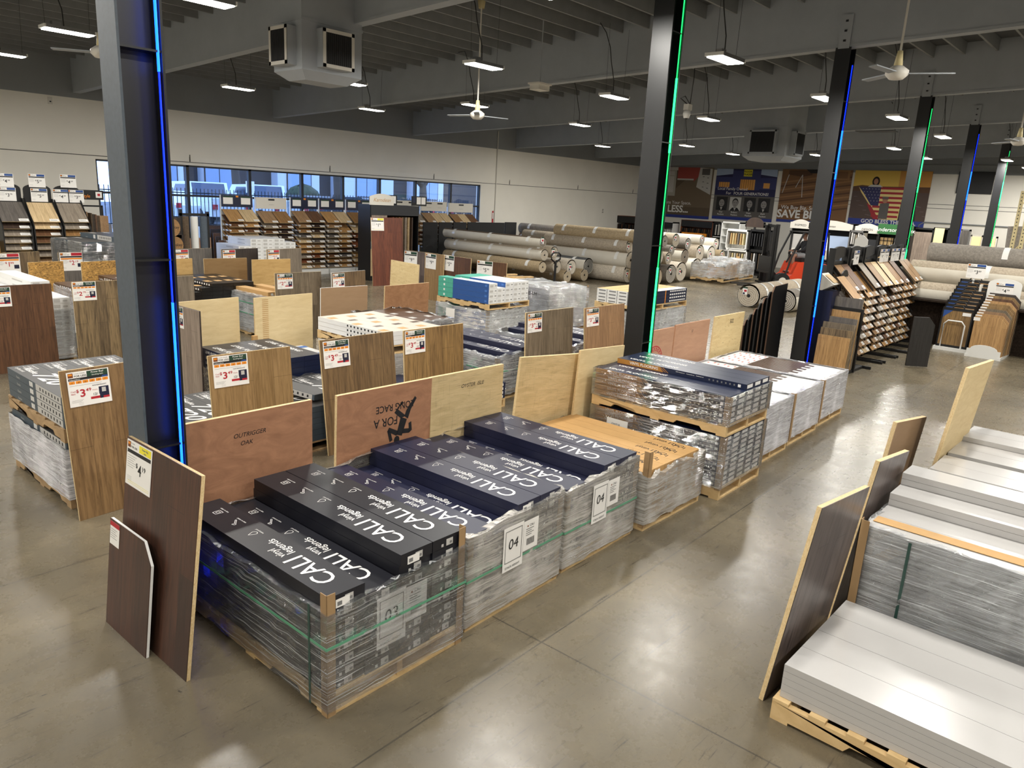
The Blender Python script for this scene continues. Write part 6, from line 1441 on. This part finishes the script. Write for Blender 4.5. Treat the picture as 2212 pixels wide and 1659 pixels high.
# ================================================================== banners on the back wall
BXW = WX-.04
def banner(label, u0, u1, v0, v1, base, draw, words):
    a, b_ = atX(u0, v0[0], BXW), atX(u1, v0[1], BXW); c = atX((u0+u1)/2, v1, BXW)
    Wd = a.y-b_.y; zt = (a.z+b_.z)/2; Hh = zt-c.z
    t = thing('banner', label, 'banner', (BXW, a.y, c.z))
    MB().box((0, -Wd, 0), (.02, 0, Hh), base).build('sheet', t)
    P = lambda x, y, e=0.0: (-.004-e, -x*Wd, y*Hh)
    q = MB(); R = lambda x0, y0, x1, y1, m, e=.0: q.add([P(x0, y0, e), P(x1, y0, e), P(x1, y1, e), P(x0, y1, e)], [(0, 1, 2, 3)], m)
    G = lambda pts, m, e=.002: q.add([P(x, y, e) for x, y in pts], [tuple(range(len(pts)))], m)
    draw(R, G, q, P, Wd, Hh); q.build('printed_picture', t)
    tx = MB()
    for (s_, x, y, sz, m, bd, al) in words: letters(tx, s_, 0, 0, sz, m, bd, 0, al, P=lambda A, B_, e, x=x, y=y: (-.022, -x*Wd-A, y*Hh+B_))
    tx.build('printed_text', t); return t
for k, c in dict(b_brown=(98, 84, 66), b_brown2=(118, 102, 82), b_red=(168, 74, 66), b_cab=(176, 172, 160), b_wood=(126, 88, 52), b_wood2=(152, 110, 68), b_blue=(40, 58, 140), b_dusk=(56, 60, 110), b_night=(34, 34, 78), b_sky=(168, 186, 214),
                 b_grey=(96, 92, 88), b_light=(200, 198, 192), b_dark=(40, 38, 38), b_sun=(226, 188, 84), b_sun2=(200, 144, 66), b_field=(84, 66, 58), b_field2=(104, 88, 86), b_flagr=(164, 36, 46), b_flagy=(238, 214, 140), b_flagb=(44, 44, 92), b_face=(150, 146, 142), b_skin=(176, 124, 96), b_tree=(92, 60, 34), b_lit=(232, 168, 86)).items(): plain(k, c, .6)
def d1(R, G, q, P, w, h):
    R(0, .22, 1, 1, 'b_brown'); G([(0, .22), (.75, 1), (1, 1), (1, .22)], 'b_brown2', .001); R(.36, .78, .66, 1, 'b_red', .003); G([(.66, .72), (.76, .84), (.76, 1), (.66, 1)], 'b_red', .003); R(.36, .75, .66, .78, 'b_light', .003)
    R(-.0, .43, .34, .94, 'b_cab', .004); R(.02, .5, .15, .82, 'b_light', .005); R(.17, .5, .3, .82, 'b_light', .005); R(.02, .84, .3, .92, 'b_light', .005); R(.0, .94, .36, 1, 'b_light', .004)
    G([(.72, .62), (.98, .48), (.98, .98), (.76, 1)], 'b_light', .004); R(.8, .86, .94, .98, 'b_grey', .006)
    for y in (.82, .72, .62): R(.82, y, .85, y+.01, 'ink', .007); R(.9, y-.02, .93, y-.01, 'ink', .007)
    R(0, 0, 1, .055, 'b_blue', .006)
banner('brown kitchen floor banner ending in OR LESS, partly behind the green column', 1425, 1543, (361, 362), 471, 'b_brown', d1, [('Create Your Space,', .08, .27, .24, 'paper', .004, 'l'), ('FOR LESS...', -.1, .11, .5, 'paper', .03, 'l')])
def d2(R, G, q, P, w, h):
    R(0, .48, 1, 1, 'b_night'); G([(0, .86), (.28, .9), (.28, 1), (0, 1)], 'b_sky', .002); G([(.74, .9), (1, .86), (1, 1), (.74, 1)], 'b_sky', .002)
    R(.28, .6, .74, .97, 'b_dusk', .003); R(0, .62, .28, .84, 'b_dusk', .003); R(.74, .62, 1, .84, 'b_dusk', .003)
    R(.42, .60, .66, .80, 'b_lit', .004); R(.06, .64, .24, .74, 'b_lit', .004); R(.8, .64, .9, .74, 'b_lit', .004)
    for i in range(6): R(.44+i*.036, .60, .446+i*.036, .8, 'hood_copper', .006)
    for i in range(4): R(.08+i*.04, .64, .085+i*.04, .74, 'b_night', .006)
    R(.46, .86, .60, .99, 'yellow', .005); R(0, .07, 1, .48, 'b_grey', .002); R(0, 0, 1, .06, 'b_blue', .004)
    for i, x in enumerate((.05, .28, .52, .75)):
        R(x, .18, x+.19, .45, 'b_light' if i in (1,) else 'b_dark', .004)
        cx_ = x+.095; el = lambda a, b_, y: [(cx_+a*math.cos(t_*PI/8), y+b_*math.sin(t_*PI/8)) for t_ in range(16)]
        if i != 2: G(el(.052, .085, .345), 'ink', .005)
        G(el(.046, .075, .325), 'b_face', .006); G([(x+.01, .18), (x+.05, .24), (cx_, .25), (x+.14, .24), (x+.18, .18)], 'ink', .006); G([(cx_-.02, .24), (cx_+.02, .24), (cx_, .18)], 'b_light', .007)
        for e in (-.018, .018): R(cx_+e-.008, .335, cx_+e+.008, .345, 'ink', .008)
        R(cx_-.014, .29, cx_+.014, .296, 'ink', .008)
def names(ws): return [(s_, x, y, .12, 'paper', .008, 'c') for s_, x, y in ws]
banner('navy shop front banner with four small portraits in a row', 1550, 1681, (362, 369), 477, 'b_grey', d2, [('FLOOR', .53, .935, .13, 'ink', .01, 'c'), ('TRADER', .53, .88, .13, 'ink', .01, 'c'), ('Local Family Owned', .05, .585, .2, 'paper', .004, 'l'), ('For', .2, .50, .2, 'paper', .004, 'l'), ('FOUR GENERATIONS!', .33, .50, .19, 'paper', .012, 'l')]
       + names([('Guy', .145, .135), ('Paulson', .145, .085), ('Robert', .375, .135), ('Paulson', .375, .085), ('Dean', .615, .135), ('Paulson', .615, .085), ('Zach', .845, .135), ('Paulson', .845, .085)]))
def d3(R, G, q, P, w, h):
    R(0, .05, 1, 1, 'b_wood')
    for i in range(14): G([(0, .1+i*.07), (1, .3+i*.07 if .3+i*.07 < 1 else 1), (1, min(1, .33+i*.07)), (0, .125+i*.07)], 'b_wood2' if i % 2 else 'b_tree', .001) if .33+i*.07 < 1 else None
    G([(.1, .98), (.42, .98), (.45, .9), (.3, .86), (.1, .9)], 'b_tree', .003); G([(.35, 1), (.62, 1), (.6, .93), (.42, .93)], 'ink', .004)
    for x0, x1, y1 in ((.1, .03, .55), (.3, .33, .48), (.55, .56, .58), (.3, .22, .66)): G([(x0, .9), (x0+.01, .9), (x1+.01, y1), (x1, y1)], 'b_light', .005)
    R(.76, .82, .97, 1, 'b_wood2', .004); R(.79, .85, .94, .97, 'b_wood', .005); R(0, 0, 1, .05, 'b_blue', .006)
banner('brown wood floor banner beginning SAVE B, crossed by the blue column', 1692, 1843, (363, 370), 484, 'b_wood', d3, [('We Buy Big, So You', .05, .25, .26, 'paper', .004, 'l'), ('SAVE BIG...', .0, .09, .52, 'paper', .03, 'l')])
def d4(R, G, q, P, w, h):
    R(0, .1, 1, .7, 'b_field'); R(0, .7, 1, 1, 'b_sun'); R(.6, .7, 1, 1, 'b_sun2', .001); G([(0, .62), (0, .7), (.12, .73), (.3, .71), (1, .72), (1, .62)], 'b_tree', .002)
    for i in range(30): x = (i*.37) % 1; y = .12+((i*.61) % .4); R(x, y, min(1, x+.05), y+.012, 'b_field2', .002)
    # flag
    G([(.08, .7), (.7, .7), (.66, .1), (.42, .1), (.12, .6)], 'b_flagy', .003)
    for i in range(7): y = .66-i*.085; G([(.3, y), (.69-.006*i, y), (.685-.006*i, y+.04), (.3, y+.04)], 'b_flagr', .004)
    G([(.08, .7), (.38, .7), (.38, .36), (.28, .36), (.16, .58)], 'b_flagb', .005); G([(.22, .4), (.28, .36), (.42, .1), (.34, .1)], 'b_flagr', .005)
    for i in range(6):
        for j in range(5):
            x, y = .14+i*.042+(j % 2)*.02, .66-j*.055
            if x < .37 and y > .7-(x-.08)*1.3-.02 or x > .27: R(x, y, x+.008, y+.008, 'paper', .006)
    cx_ = .30; G([(cx_+.05*math.cos(k*PI/8), .8+.09*math.sin(k*PI/8)) for k in range(16)], 'hair', .006); G([(cx_+.03*math.cos(k*PI/8), .8+.055*math.sin(k*PI/8)) for k in range(16)], 'b_skin', .007)
    G([(.2, .70), (.4, .70), (.36, .74), (.24, .74)], 'b_light', .007)
    G([(.40, .12), (.52, .12), (.52, .42), (.4, .4)], 'b_grey', .008); G([(.46+.035*math.cos(k*PI/8), .46+.05*math.sin(k*PI/8)) for k in range(16)], 'b_skin', .008); R(.42, .48, .5, .53, 'b_field2', .009)
    G([(.66, .1), (.88, .1), (.84, .74), (.72, .76), (.68, .7)], 'ink', .006); G([(.76+.035*math.cos(k*PI/8), .82+.05*math.sin(k*PI/8)) for k in range(16)], 'b_tree', .007); R(.7, .86, .82, .89, 'ink', .008)
    R(0, 0, 1, .11, 'b_blue', .009)
banner('sunset banner of people holding a striped flag, words GOD BLESS THE', 1849, 2016, (366, 372), 489, 'b_field', d4, [('GOD BLESS THE U.S.A.', .18, .035, .235, 'paper', .02, 'l')])
# ================================================================== displays below the banners and along the far wall
def disp(name, label, cat, u0, v0, u1, X, depth, mat, parts=None, zb=0.0):
    a = atX(u0, v0, X); b_ = atX(u1, v0+(u1-u0)*.05, X); w = a.y-b_.y; h = a.z-zb
    t = thing(name, label, cat, (X, a.y, zb), -PI/2)
    b = MB(); b.box((0, .0, 0), (w, depth, .08), mat).box((0, depth-.04, 0), (w, depth, h), mat).box((0, 0, 0), (.04, depth, h), mat).box((w-.04, 0, 0), (w, depth, h), mat).box((0, 0, h-.06), (w, depth, h), mat)
    b.build('carcass', t)
    if zb > .9: MB().box((w*.45, depth-.06, -zb), (w*.55, depth-.02, .02), mat).build('support_post', t)
    if parts: parts(t, w, h, depth)
    return t
def shelves(n, m='black', items=None, im=None):
    def f(t, w, h, d_):
        for i in range(1, n): MB().box((.04, .02, h*i/n), (w-.04, d_-.04, h*i/n+.03), m).build('shelf', t)
        if items:
            for i in range(n):
                b = MB(); k = 0; x = .08
                while x < w-.12: b.box((x, .0, h*i/n+.1), (x+.03, d_*.7, h*(i+1)/n-.08-.03*(k % 3)), im[k % len(im)]); x += .07; k += 1
                b.build('sample_row', t)
    return f
def hangers(ms, sign=None, top=.18):
    def f(t, w, h, d_):
        x = .08; k = 0
        b = MB().box((.03, -.02, h-top), (w-.03, .0, h-.02), sign or 'navy'); b.build('header', t)
        while x < w-.1: MB().box((x, .0, .25), (x+.035, d_*.6, h-top-.08), ms[k % len(ms)]).build('hanging_sample', t); x += .11; k += 1
    return f
disp('tile_cabinet', 'tall black tile cabinet with silver handles, left of the white counter', 'cabinet', 1177, 450, 1225, 31.5, .7, 'black', lambda t, w, h, d_: (MB().box((.04, -.03, .1), (w*.3, .0, h-.1), 'charcoal').build('door', t), MB().box((w*.33, -.06, .1), (w*.67, .0, h+.12), 'black_matt').build('door', t), MB().box((w*.7, -.03, .1), (w-.04, .0, h-.1), 'charcoal').build('door', t),
     [MB().box((w*q, -.08, h*.72), (w*q+.04, -.06, h*.82), 'metal').build('handle', t) for q in (.3, .4, .58, .68)]))
disp('framed_poster', 'black framed poster standing above the tile cabinet', 'sign', 1208, 436, 1241, 34, .08, 'black', lambda t, w, h, d_: MB().box((.08, -.01, .08), (w-.08, .0, h-.1), 'paper').box((.2, -.02, h*.55), (w*.5, -.01, h*.8), 'hood_copper').build('poster', t), zb=1.6)
disp('counter', 'white counter cabinet among the tile displays', 'cabinet', 1226, 472, 1263, 31.5, .7, 'white', lambda t, w, h, d_: (MB().box((.02, -.02, .1), (w-.02, .0, h-.08), 'offwhite').build('door', t)))
disp('display_unit', 'white printed carton standing on the counter by the tile cabinet', 'box', 1226, 453, 1253, 31.8, .4, 'offwhite', lambda t, w, h, d_: MB().box((.02, -.005, .02), (w-.02, .0, h-.02), 'paper').build('front', t), zb=1.75)
t = disp('tile_shelf', 'black shelf with tiles under a hanging TILE name strip', 'shelf', 1262, 466, 1290, 31.8, .5, 'black', shelves(4, 'black', True, ['offwhite', 'grey_paper']))
q = MB(); letters(q, 'ARIZONA TILE', -.1, 0, .26, 'ink', .0, P=lambda a, c, e: (a-.4, -.02, c+2.2)); q.build('printed_text', t)
disp('sample_cabinet', 'copper brown wood cabinet of dark hanging samples, left of the green column', 'cabinet', 1289, 462, 1385, 33.2, .8, 'hood_copper', hangers(['sy_dark', 'ink', 'sy_brown', 'ink'], 'black', .35))
disp('sample_shelf', 'low shelf with stone samples before the copper brown cabinet', 'shelf', 1290, 492, 1330, 31.6, .5, 'charcoal', shelves(2, 'black', True, ['sy_grey', 'sy_slate']))
disp('wire_rack', 'small black rack and paper goods near the window wall corner', 'shelf', 1107, 468, 1160, 27.5, .5, 'black', shelves(4, 'black', True, ['kraft', 'offwhite', 'sy_brown']))
disp('drawer_rack', 'rack of fanned brown sample drawers behind the black panels', 'shelf', 1120, 485, 1165, 25.5, .6, 'sy_dark', shelves(5, 'sy_brown', True, ['sy_brown', 'sy_oak']))
disp('display_rack', 'white mosaic sample racks just right of the green column', 'display rack', 1427, 478, 1455, 33.5, .6, 'white', hangers(['white', 'offwhite', 'grey_paper'], 'black', .3))
disp('sample_cabinet', 'cabinet with a glowing orange lit frame and dark samples below the portrait banner', 'cabinet', 1472, 474, 1541, 33.8, .8, 'hood_copper', lambda t, w, h, d_: (hangers(['ink', 'sy_dark', 'sy_brown'], 'black', .32)(t, w, h, d_), tag(MB().box((0, -.05, h-.75), (w*.85, -.02, h-.6), 'orange').box((0, -.05, .2), (.12, -.02, h-.6), 'orange').build('lit_frame', t), 'orange frame')))
disp('sample_shelf', 'small white shelf with black label boxes right of the orange lit cabinet', 'shelf', 1541, 480, 1560, 33.8, .6, 'black', shelves(3, 'white', True, ['ink', 'offwhite']))
disp('display_tower', 'white display tower with open square slots behind the roll heap', 'display rack', 1560, 478, 1600, 31.0, .6, 'white', shelves(7, 'white'))
for (u0, v0, u1, zb, ms, wd) in ((1571, 494, 1616, 1.05, ['carpet_grey', 'kraft_light', 'cream', 'kraft_light'], 'upper white rack of beige carpet samples'), (1573, 537, 1614, .1, ['carpet_beige', 'cream', 'offwhite', 'kraft_light'], 'lower white rack of beige carpet samples'), (1622, 495, 1662, 1.05, ['ink', 'charcoal', 'black_matt'], 'upper dark rack of carpet samples'), (1620, 538, 1660, .1, ['carpet_brown', 'white', 'charcoal'], 'lower dark rack with one white sample')):
    disp('sample_rack', wd+' behind the forklift mast', 'display rack', u0, v0, u1, 30.0, .5, 'white' if 'white rack' in wd else 'black', hangers(ms, 'white' if 'white rack' in wd else 'black', .08), zb=zb)
t = disp('arched_sign', 'arched brown wooden sign frame above the carpet sample racks', 'sign', 1611, 478, 1653, 30.4, .06, 'black', lambda t, w, h, d_: MB().prism([(.05, 0), (w-.05, 0), (w-.05, h*.7)]+[(w/2+(w/2-.05)*math.cos(PI*i/8), h*.7+.25*math.sin(PI*i/8)) for i in range(9)]+[(.05, h*.7)], 'y', -.02, .0, 'sy_dark').build('sign_face', t), zb=2.05)
def kiosk(label, u0, v0, u1, X, word, back, glow=False):
    def f(t, w, h, d_):
        MB().prism([(-.05, h-.27), (w+.05, h-.27), (w+.05, h-.02)]+[(w-(w*i/8), h-.02+.12*math.sin(PI*i/8)) for i in range(9)]+[(-.05, h-.02)], 'y', -.1, -.04, 'offwhite').build('name_board', t)
        q = MB(); letters(q, word, w*.5, h-.17, .12, 'ink', .0, .2 if word[1].islower() else 0, 'c', P=lambda a, c, e: (a, -.104, c)); q.build('printed_text', t)
        MB().box((.05, .1, .9), (w-.05, .14, h-.5), back).build('back_picture', t)
        MB().box((.05, .0, .1), (w-.05, d_-.1, .85), 'black_matt').build('counter', t)
        if glow: MB().box((.15, .05, 1.0), (w*.45, .09, h-.6), 'screen_glow').build('lit_panel', t)
        for i in range(3): MB().box((.1+i*w*.28, -.02, .95), (.1+i*w*.28+w*.2, .02, 1.3), ['offwhite', 'carpet_light', 'charcoal'][i]).build('sample_book', t)
    return disp('display_kiosk', label, 'display kiosk', u0, v0, u1, X, .8, 'black', f)
kiosk('kiosk with an arched INSPIRED name board left of the blue column', 1713, 478, 1752, 31.5, 'INSPIRED', 'grey_paper')
kiosk('kiosk with a long white name board crossed by the blue column', 1753, 479, 1842, 31.5, 'Karastan', 'b_sky', True)
kiosk('kiosk with an arched DESIGN name board right of the blue column', 1853, 487, 1900, 31.0, 'DESIGN', 'charcoal')
t = disp('display_kiosk', 'kiosk with a green name board and tile samples in a black grid', 'display kiosk', 1901, 486, 1972, 30.6, .8, 'black', lambda t, w, h, d_: (MB().box((-.03, -.08, h-.32), (w+.05, -.03, h+.05), 'green_sign').build('name_board', t),
    (lambda q: (letters(q, 'Anderson Tuftex', w*.5, h-.22, .2, 'paper', .004, .1, 'c', P=lambda a, c, e: (a, -.085, c)), q.build('printed_text', t)))(MB()), MB().box((.05, .1, .6), (w*.45, .14, h-.45), 'kraft_light').box((w*.5, .1, .6), (w-.05, .14, h-.45), 'grey_paper').build('tile_samples', t),
    [MB().box((.05+i*w*.12, .06, .6), (.07+i*w*.12, .08, h-.45), 'black').box((.05, .06, .7+i*.17), (w-.05, .08, .72+i*.17), 'black').build('grid_bar', t) for i in range(8)]))
t = disp('sign_holder', 'pale green arched sign above the near end of the aisle racks', 'sign', 1848, 517, 1876, 21.0, .05, 'offwhite', lambda t, w, h, d_: MB().prism([(0, h-.3), (w, h-.3), (w, h)]+[(w-(w*i/6), h+.12*math.sin(PI*i/6)) for i in range(7)], 'y', -.03, .0, 'b_light').build('sign_face', t), zb=1.2)
disp('magazine_rack', 'grey wire rack of brochures behind the aisle racks', 'rack', 1836, 497, 1868, 27.0, .4, 'metal', shelves(4, 'metal', True, ['paper', 'grey_paper', 'carpet_beige']))
disp('sample_display', 'beige wall of grey wood panels beneath the conduit, right of the green column', 'display rack', 1972, 491, 2018, 31.0, .6, 'black', lambda t, w, h, d_: MB().box((.03, -.02, .1), (w-.03, .0, h-.15), 'pl_pinkgrey').build('panel', t))
disp('sample_display', 'black and cream display board left of the far blue column', 'display rack', 2018, 491, 2052, 31.0, .6, 'black', lambda t, w, h, d_: (MB().box((.05, -.03, h*.62), (w*.7, .0, h-.02), 'cream').build('upper_panel', t), MB().box((.03, -.02, .1), (w-.03, .0, h*.6), 'charcoal').build('lower_panel', t)))
disp('leaning_panel', 'grey blue wood panel standing between the far columns', 'panel', 2077, 495, 2097, 32.5, .2, 'metal', lambda t, w, h, d_: MB().box((.03, -.02, .1), (w-.03, .0, h-.04), 'pl_slate').build('face_panel', t))
disp('lit_display', 'backlit honey wood panels between the blue and green far columns', 'display', 2098, 507, 2124, 32.5, .2, 'offwhite', lambda t, w, h, d_: MB().box((.05, -.02, .8), (w-.05, .0, h-.06), 'panel_glow').build('lit_panel', t))
disp('lit_display', 'backlit honey wood panel right of the last green column', 'display', 2133, 510, 2155, 32.5, .2, 'offwhite', lambda t, w, h, d_: MB().box((.05, -.02, .8), (w-.05, .0, h-.06), 'panel_glow').build('lit_panel', t))
disp('shelf_rack', 'wire shelf with small white items below the lit honey panels', 'shelf', 2085, 531, 2122, 28.0, .6, 'metal', shelves(3, 'metal', True, ['offwhite', 'grey_paper', 'white']))
p = atX(2075, 535, 27.5); t = thing('planter_pot', 'grey round pot standing beside the far blue column', 'pot', (27.5, p.y, 0)); MB().lathe([(.25, 0), (.3, .6), (.34, 1.3), (.3, 1.3), (.26, 1.0)], (0, 0, 0), 'gasket', 16).build('pot', t); MB().lathe([(.36, 1.26), (.36, 1.34), (.3, 1.34)], (0, 0, 0), 'gasket', 16).build('rim', t)
p = atX(2148, 530, 25.0); t = thing('chair', 'brown upholstered chair in the gap left of the pallet rack', 'chair', (25.0, p.y, 0), -PI/2)
MB().box((-.25, -.25, .42), (.25, .25, .52), 'carpet_brown').build('seat', t); MB().prism([(-.25, .5), (.25, .5), (.22, 1.2), (-.22, 1.2)], 'y', .2, .27, 'carpet_brown').build('backrest', t)
for sx in (-.22, .18):
    for sy in (-.24, .2): MB().box((sx, sy, 0), (sx+.04, sy+.04, .42), 'sy_dark').build('leg', t)
p = atY(1064, 470, WY-.01); o = MB().box((-.04, -.01, -.28), (.04, 0, .28), 'red').box((-.03, -.013, -.05), (.03, -.01, .2), 'paper').build('wall_sticker', loc=p); tag(o, 'narrow red and white notice on the wall right of the windows', 'sign')
# ================================================================== outside the windows
GZ = .8
o = struct(MB().quad([(-10, WY+.3, -.05), (70, WY+.3, -.05), (70, WY+3, -.05), (-10, WY+3, -.05)], 'asphalt').quad([(-10, WY+3, -.05), (70, WY+3, -.05), (70, WY+7, GZ), (-10, WY+7, GZ)], 'grass').quad([(-10, WY+7, GZ), (70, WY+7, GZ), (70, 60, GZ), (-10, 60, GZ)], 'asphalt').build('ground_outside'))
YB = 46.0
t = thing('office_building', 'pale two storey office building across the street, seen through the windows', 'building', (0, YB, GZ))
segs = [(300, 398, 'siding', 7.5), (398, 441, 'siding_dark', 6.4), (441, 505, 'siding', 7.0), (505, 600, 'siding_dark', 6.2), (600, 690, 'siding', 8), (690, 728, 'siding_dark', 8), (728, 850, 'siding', 8), (850, 893, 'siding_dark', 8), (893, 958, 'siding', 8), (958, 978, 'siding_dark', 8), (978, 1100, 'siding_dark', 5)]
for (u0, u1, m, h) in segs:
    a, b_ = atY(u0, 400, YB).x, atY(u1, 400, YB).x
    MB().box((a, .0 if m == 'siding' else .8, 0), (b_, 3, h), m).build('wall', t)
    if m == 'siding':
        n = max(1, int((b_-a)/2.6))
        for i in range(n):
            for z in (1.3,):
                x = a+(b_-a)*(i+.5)/n; w_ = MB().box((x-.95, -.06, z), (x+.95, .0, z+1.5), 'frame_dark').build('window_frame', t); MB().box((x-.88, -.08, z+.06), (x-.02, -.05, z+1.44), 'pane_light').box((x+.04, -.08, z+.06), (x+.88, -.05, z+1.44), 'pane_light').build('pane', w_)
        MB().box((a-.1, -.3, 3.6), (b_+.1, .0, 3.85), 'siding').build('ledge', t)
MB().box((0, -.6, 8), (60, 3.4, 8.4), 'roof').build('roof', t)
def car(label, u, Y, kind):
    x = atY(u, 410, Y).x; t = thing('pickup_truck' if kind == 'truck' else 'car', label, 'truck' if kind == 'truck' else 'car', (x, Y, GZ+.02), -PI/2); m = 'truck_white' if kind != 'dark' else 'car_dark'
    if kind == 'truck': pr = [(-2.7, .45), (2.7, .45), (2.75, 1.05), (1.6, 1.15), (1.0, 1.8), (-.6, 1.85), (-.8, 1.2), (-2.7, 1.2)]
    else: pr = [(-2.2, .4), (2.2, .4), (2.2, .8), (1.3, .95), (.6, 1.4), (-1.0, 1.42), (-1.9, .95), (-2.2, .85)]
    pr = [(-a, b_) for a, b_ in pr][::-1]
    MB().prism(pr, 'y', -.9, .9, m).build('body', t)
    wz = [(-.9, 1.22), (.5, 1.22), (.42, 1.72), (-.55, 1.7)] if kind == 'truck' else [(-.7, .95), (1.3, .95), (.8, 1.34), (-.3, 1.34)]
    MB().prism(wz, 'y', -.92, .92, 'pane_dark').build('side_window', t)
    if kind == 'truck': MB().add([(.63, -.75, 1.8), (.63, .75, 1.8), (.81, .75, 1.24), (.81, -.75, 1.24)], [(0, 1, 2, 3)], 'pane_dark').build('rear_window', t)
    MB().box((2.7 if kind == 'truck' else 2.2, -.85, .75), (2.76 if kind == 'truck' else 2.24, -.65, .95), 'red').build('tail_light', t); MB().box((2.7 if kind == 'truck' else 2.2, .65, .75), (2.76 if kind == 'truck' else 2.24, .85, .95), 'red').build('tail_light', t)
    for wx in (-1.6, 1.6):
        for wy in (-.82, .82): MB().tube([(wx, wy-.1, .38), (wx, wy+.1, .38)], .38, 'tyre', 16).build('wheel', t)
car('white pickup truck in the leftmost window view', 435, 33.5, 'truck')
car('white pickup truck in the second window view', 562, 33.5, 'truck')
car('white car hood behind the fence between the two pickups', 515, 35, 'car')
car('silver car half hidden by the near column, outside', 372, 34, 'car')
car('dark car parked outside the fourth window', 668, 36, 'dark')
car('dark car parked outside the second last window', 905, 36, 'dark')
car('dark car parked outside by the pale building', 785, 37, 'dark')
t = thing('iron_fence', 'black iron picket fence along the street outside the windows', 'fence', (0, 30.4, GZ))
b = MB(); x = 10.0
while x < 33: b.box((x, -.01, 0), (x+.025, .01, 1.6), 'black'); x += .16
b.box((10, -.015, 1.4), (33, .015, 1.44), 'black').box((10, -.015, .15), (33, .015, .19), 'black'); b.build('picket_panel', t)
def tree(label, u, Y, h, seed):
    rnd = random.Random(seed); x = atY(u, 410, Y).x; t = thing('bare_tree', label, 'tree', (x, Y, GZ))
    MB().tube([(0, 0, 0), (.05, 0, h*.2), (-.05, 0, h*.4)], [.28, .22, .18], 'bark', 8).build('trunk', t)
    b = MB()
    def br(p_, d_, L, r_, n):
        q_ = p_+d_*L; b.tube([p_, p_+d_*L*.5+Vector((rnd.uniform(-.1, .1), 0, .05)), q_], [r_, r_*.8, r_*.55], 'bark', 5, False)
        if n: 
            for _ in range(3): br(q_, (d_+Vector((rnd.uniform(-.8, .8), rnd.uniform(-.4, .4), rnd.uniform(-.2, .5)))).normalized(), L*.72, r_*.55, n-1)
    for k in range(5): br(Vector((-.05, 0, h*.36)), Vector((rnd.uniform(-1, 1), rnd.uniform(-.4, .4), rnd.uniform(.5, 1))).normalized(), h*.26, .12, 4)
    b.build('branches', t)
tree('bare tree with spreading branches in the second window view', 510, 34.5, 7.5, 3); tree('bare tree beside the pale building in the fourth window view', 728, 35, 7.5, 5); tree('small bare tree in the second last window view', 915, 34, 6, 8)
def shrub(label, u, Y, r_):
    x = atY(u, 410, Y).x; rnd = random.Random(int(u)); vv = []; n = 14; b = MB()
    t = thing('round_shrub', label, 'shrub', (x, Y, GZ))
    b.lathe([(r_*math.sin(a), r_*.9-r_*.9*math.cos(a)) for a in [PI*i/8 for i in range(9)]], (0, 0, 0), 'shrub', n)
    b.v = [(p_[0]*rnd.uniform(.9, 1.1), p_[1]*rnd.uniform(.9, 1.1), p_[2]*rnd.uniform(.93, 1.07)) for p_ in b.v]; b.build('foliage', t)
shrub('clipped shrub at the left of the first window view', 380, 36.5, .9); shrub('clipped shrub behind the first pickup truck', 466, 37, .9); shrub('large clipped shrub in the third window view', 655, 38.5, 1.1)
p = atY(398, 460, 26.5); t = thing('sign_board', 'white folding sign standing on the grass outside the first window', 'sign', (p.x, 26.2, .15)); MB().prism([(-.5, 0), (.5, 0), (.4, 1.0), (-.4, 1.0)], 'y', -.02, .02, 'white').build('panel', t); MB().box((-.45, 0, 0), (-.4, .5, .9), 'white').box((.4, 0, 0), (.45, .5, .9), 'white').build('leg', t)
p = atY(540, 400, 31.5); t = thing('parking_sign', 'small white parking sign on a post outside the second window', 'sign', (p.x, 31.5, GZ)); MB().box((-.02, 0, 0), (.02, .03, 1.9), 'metal').build('post', t); MB().box((-.2, -.02, 1.5), (.2, 0, 2.0), 'white').build('plate', t)
finish_cartons()
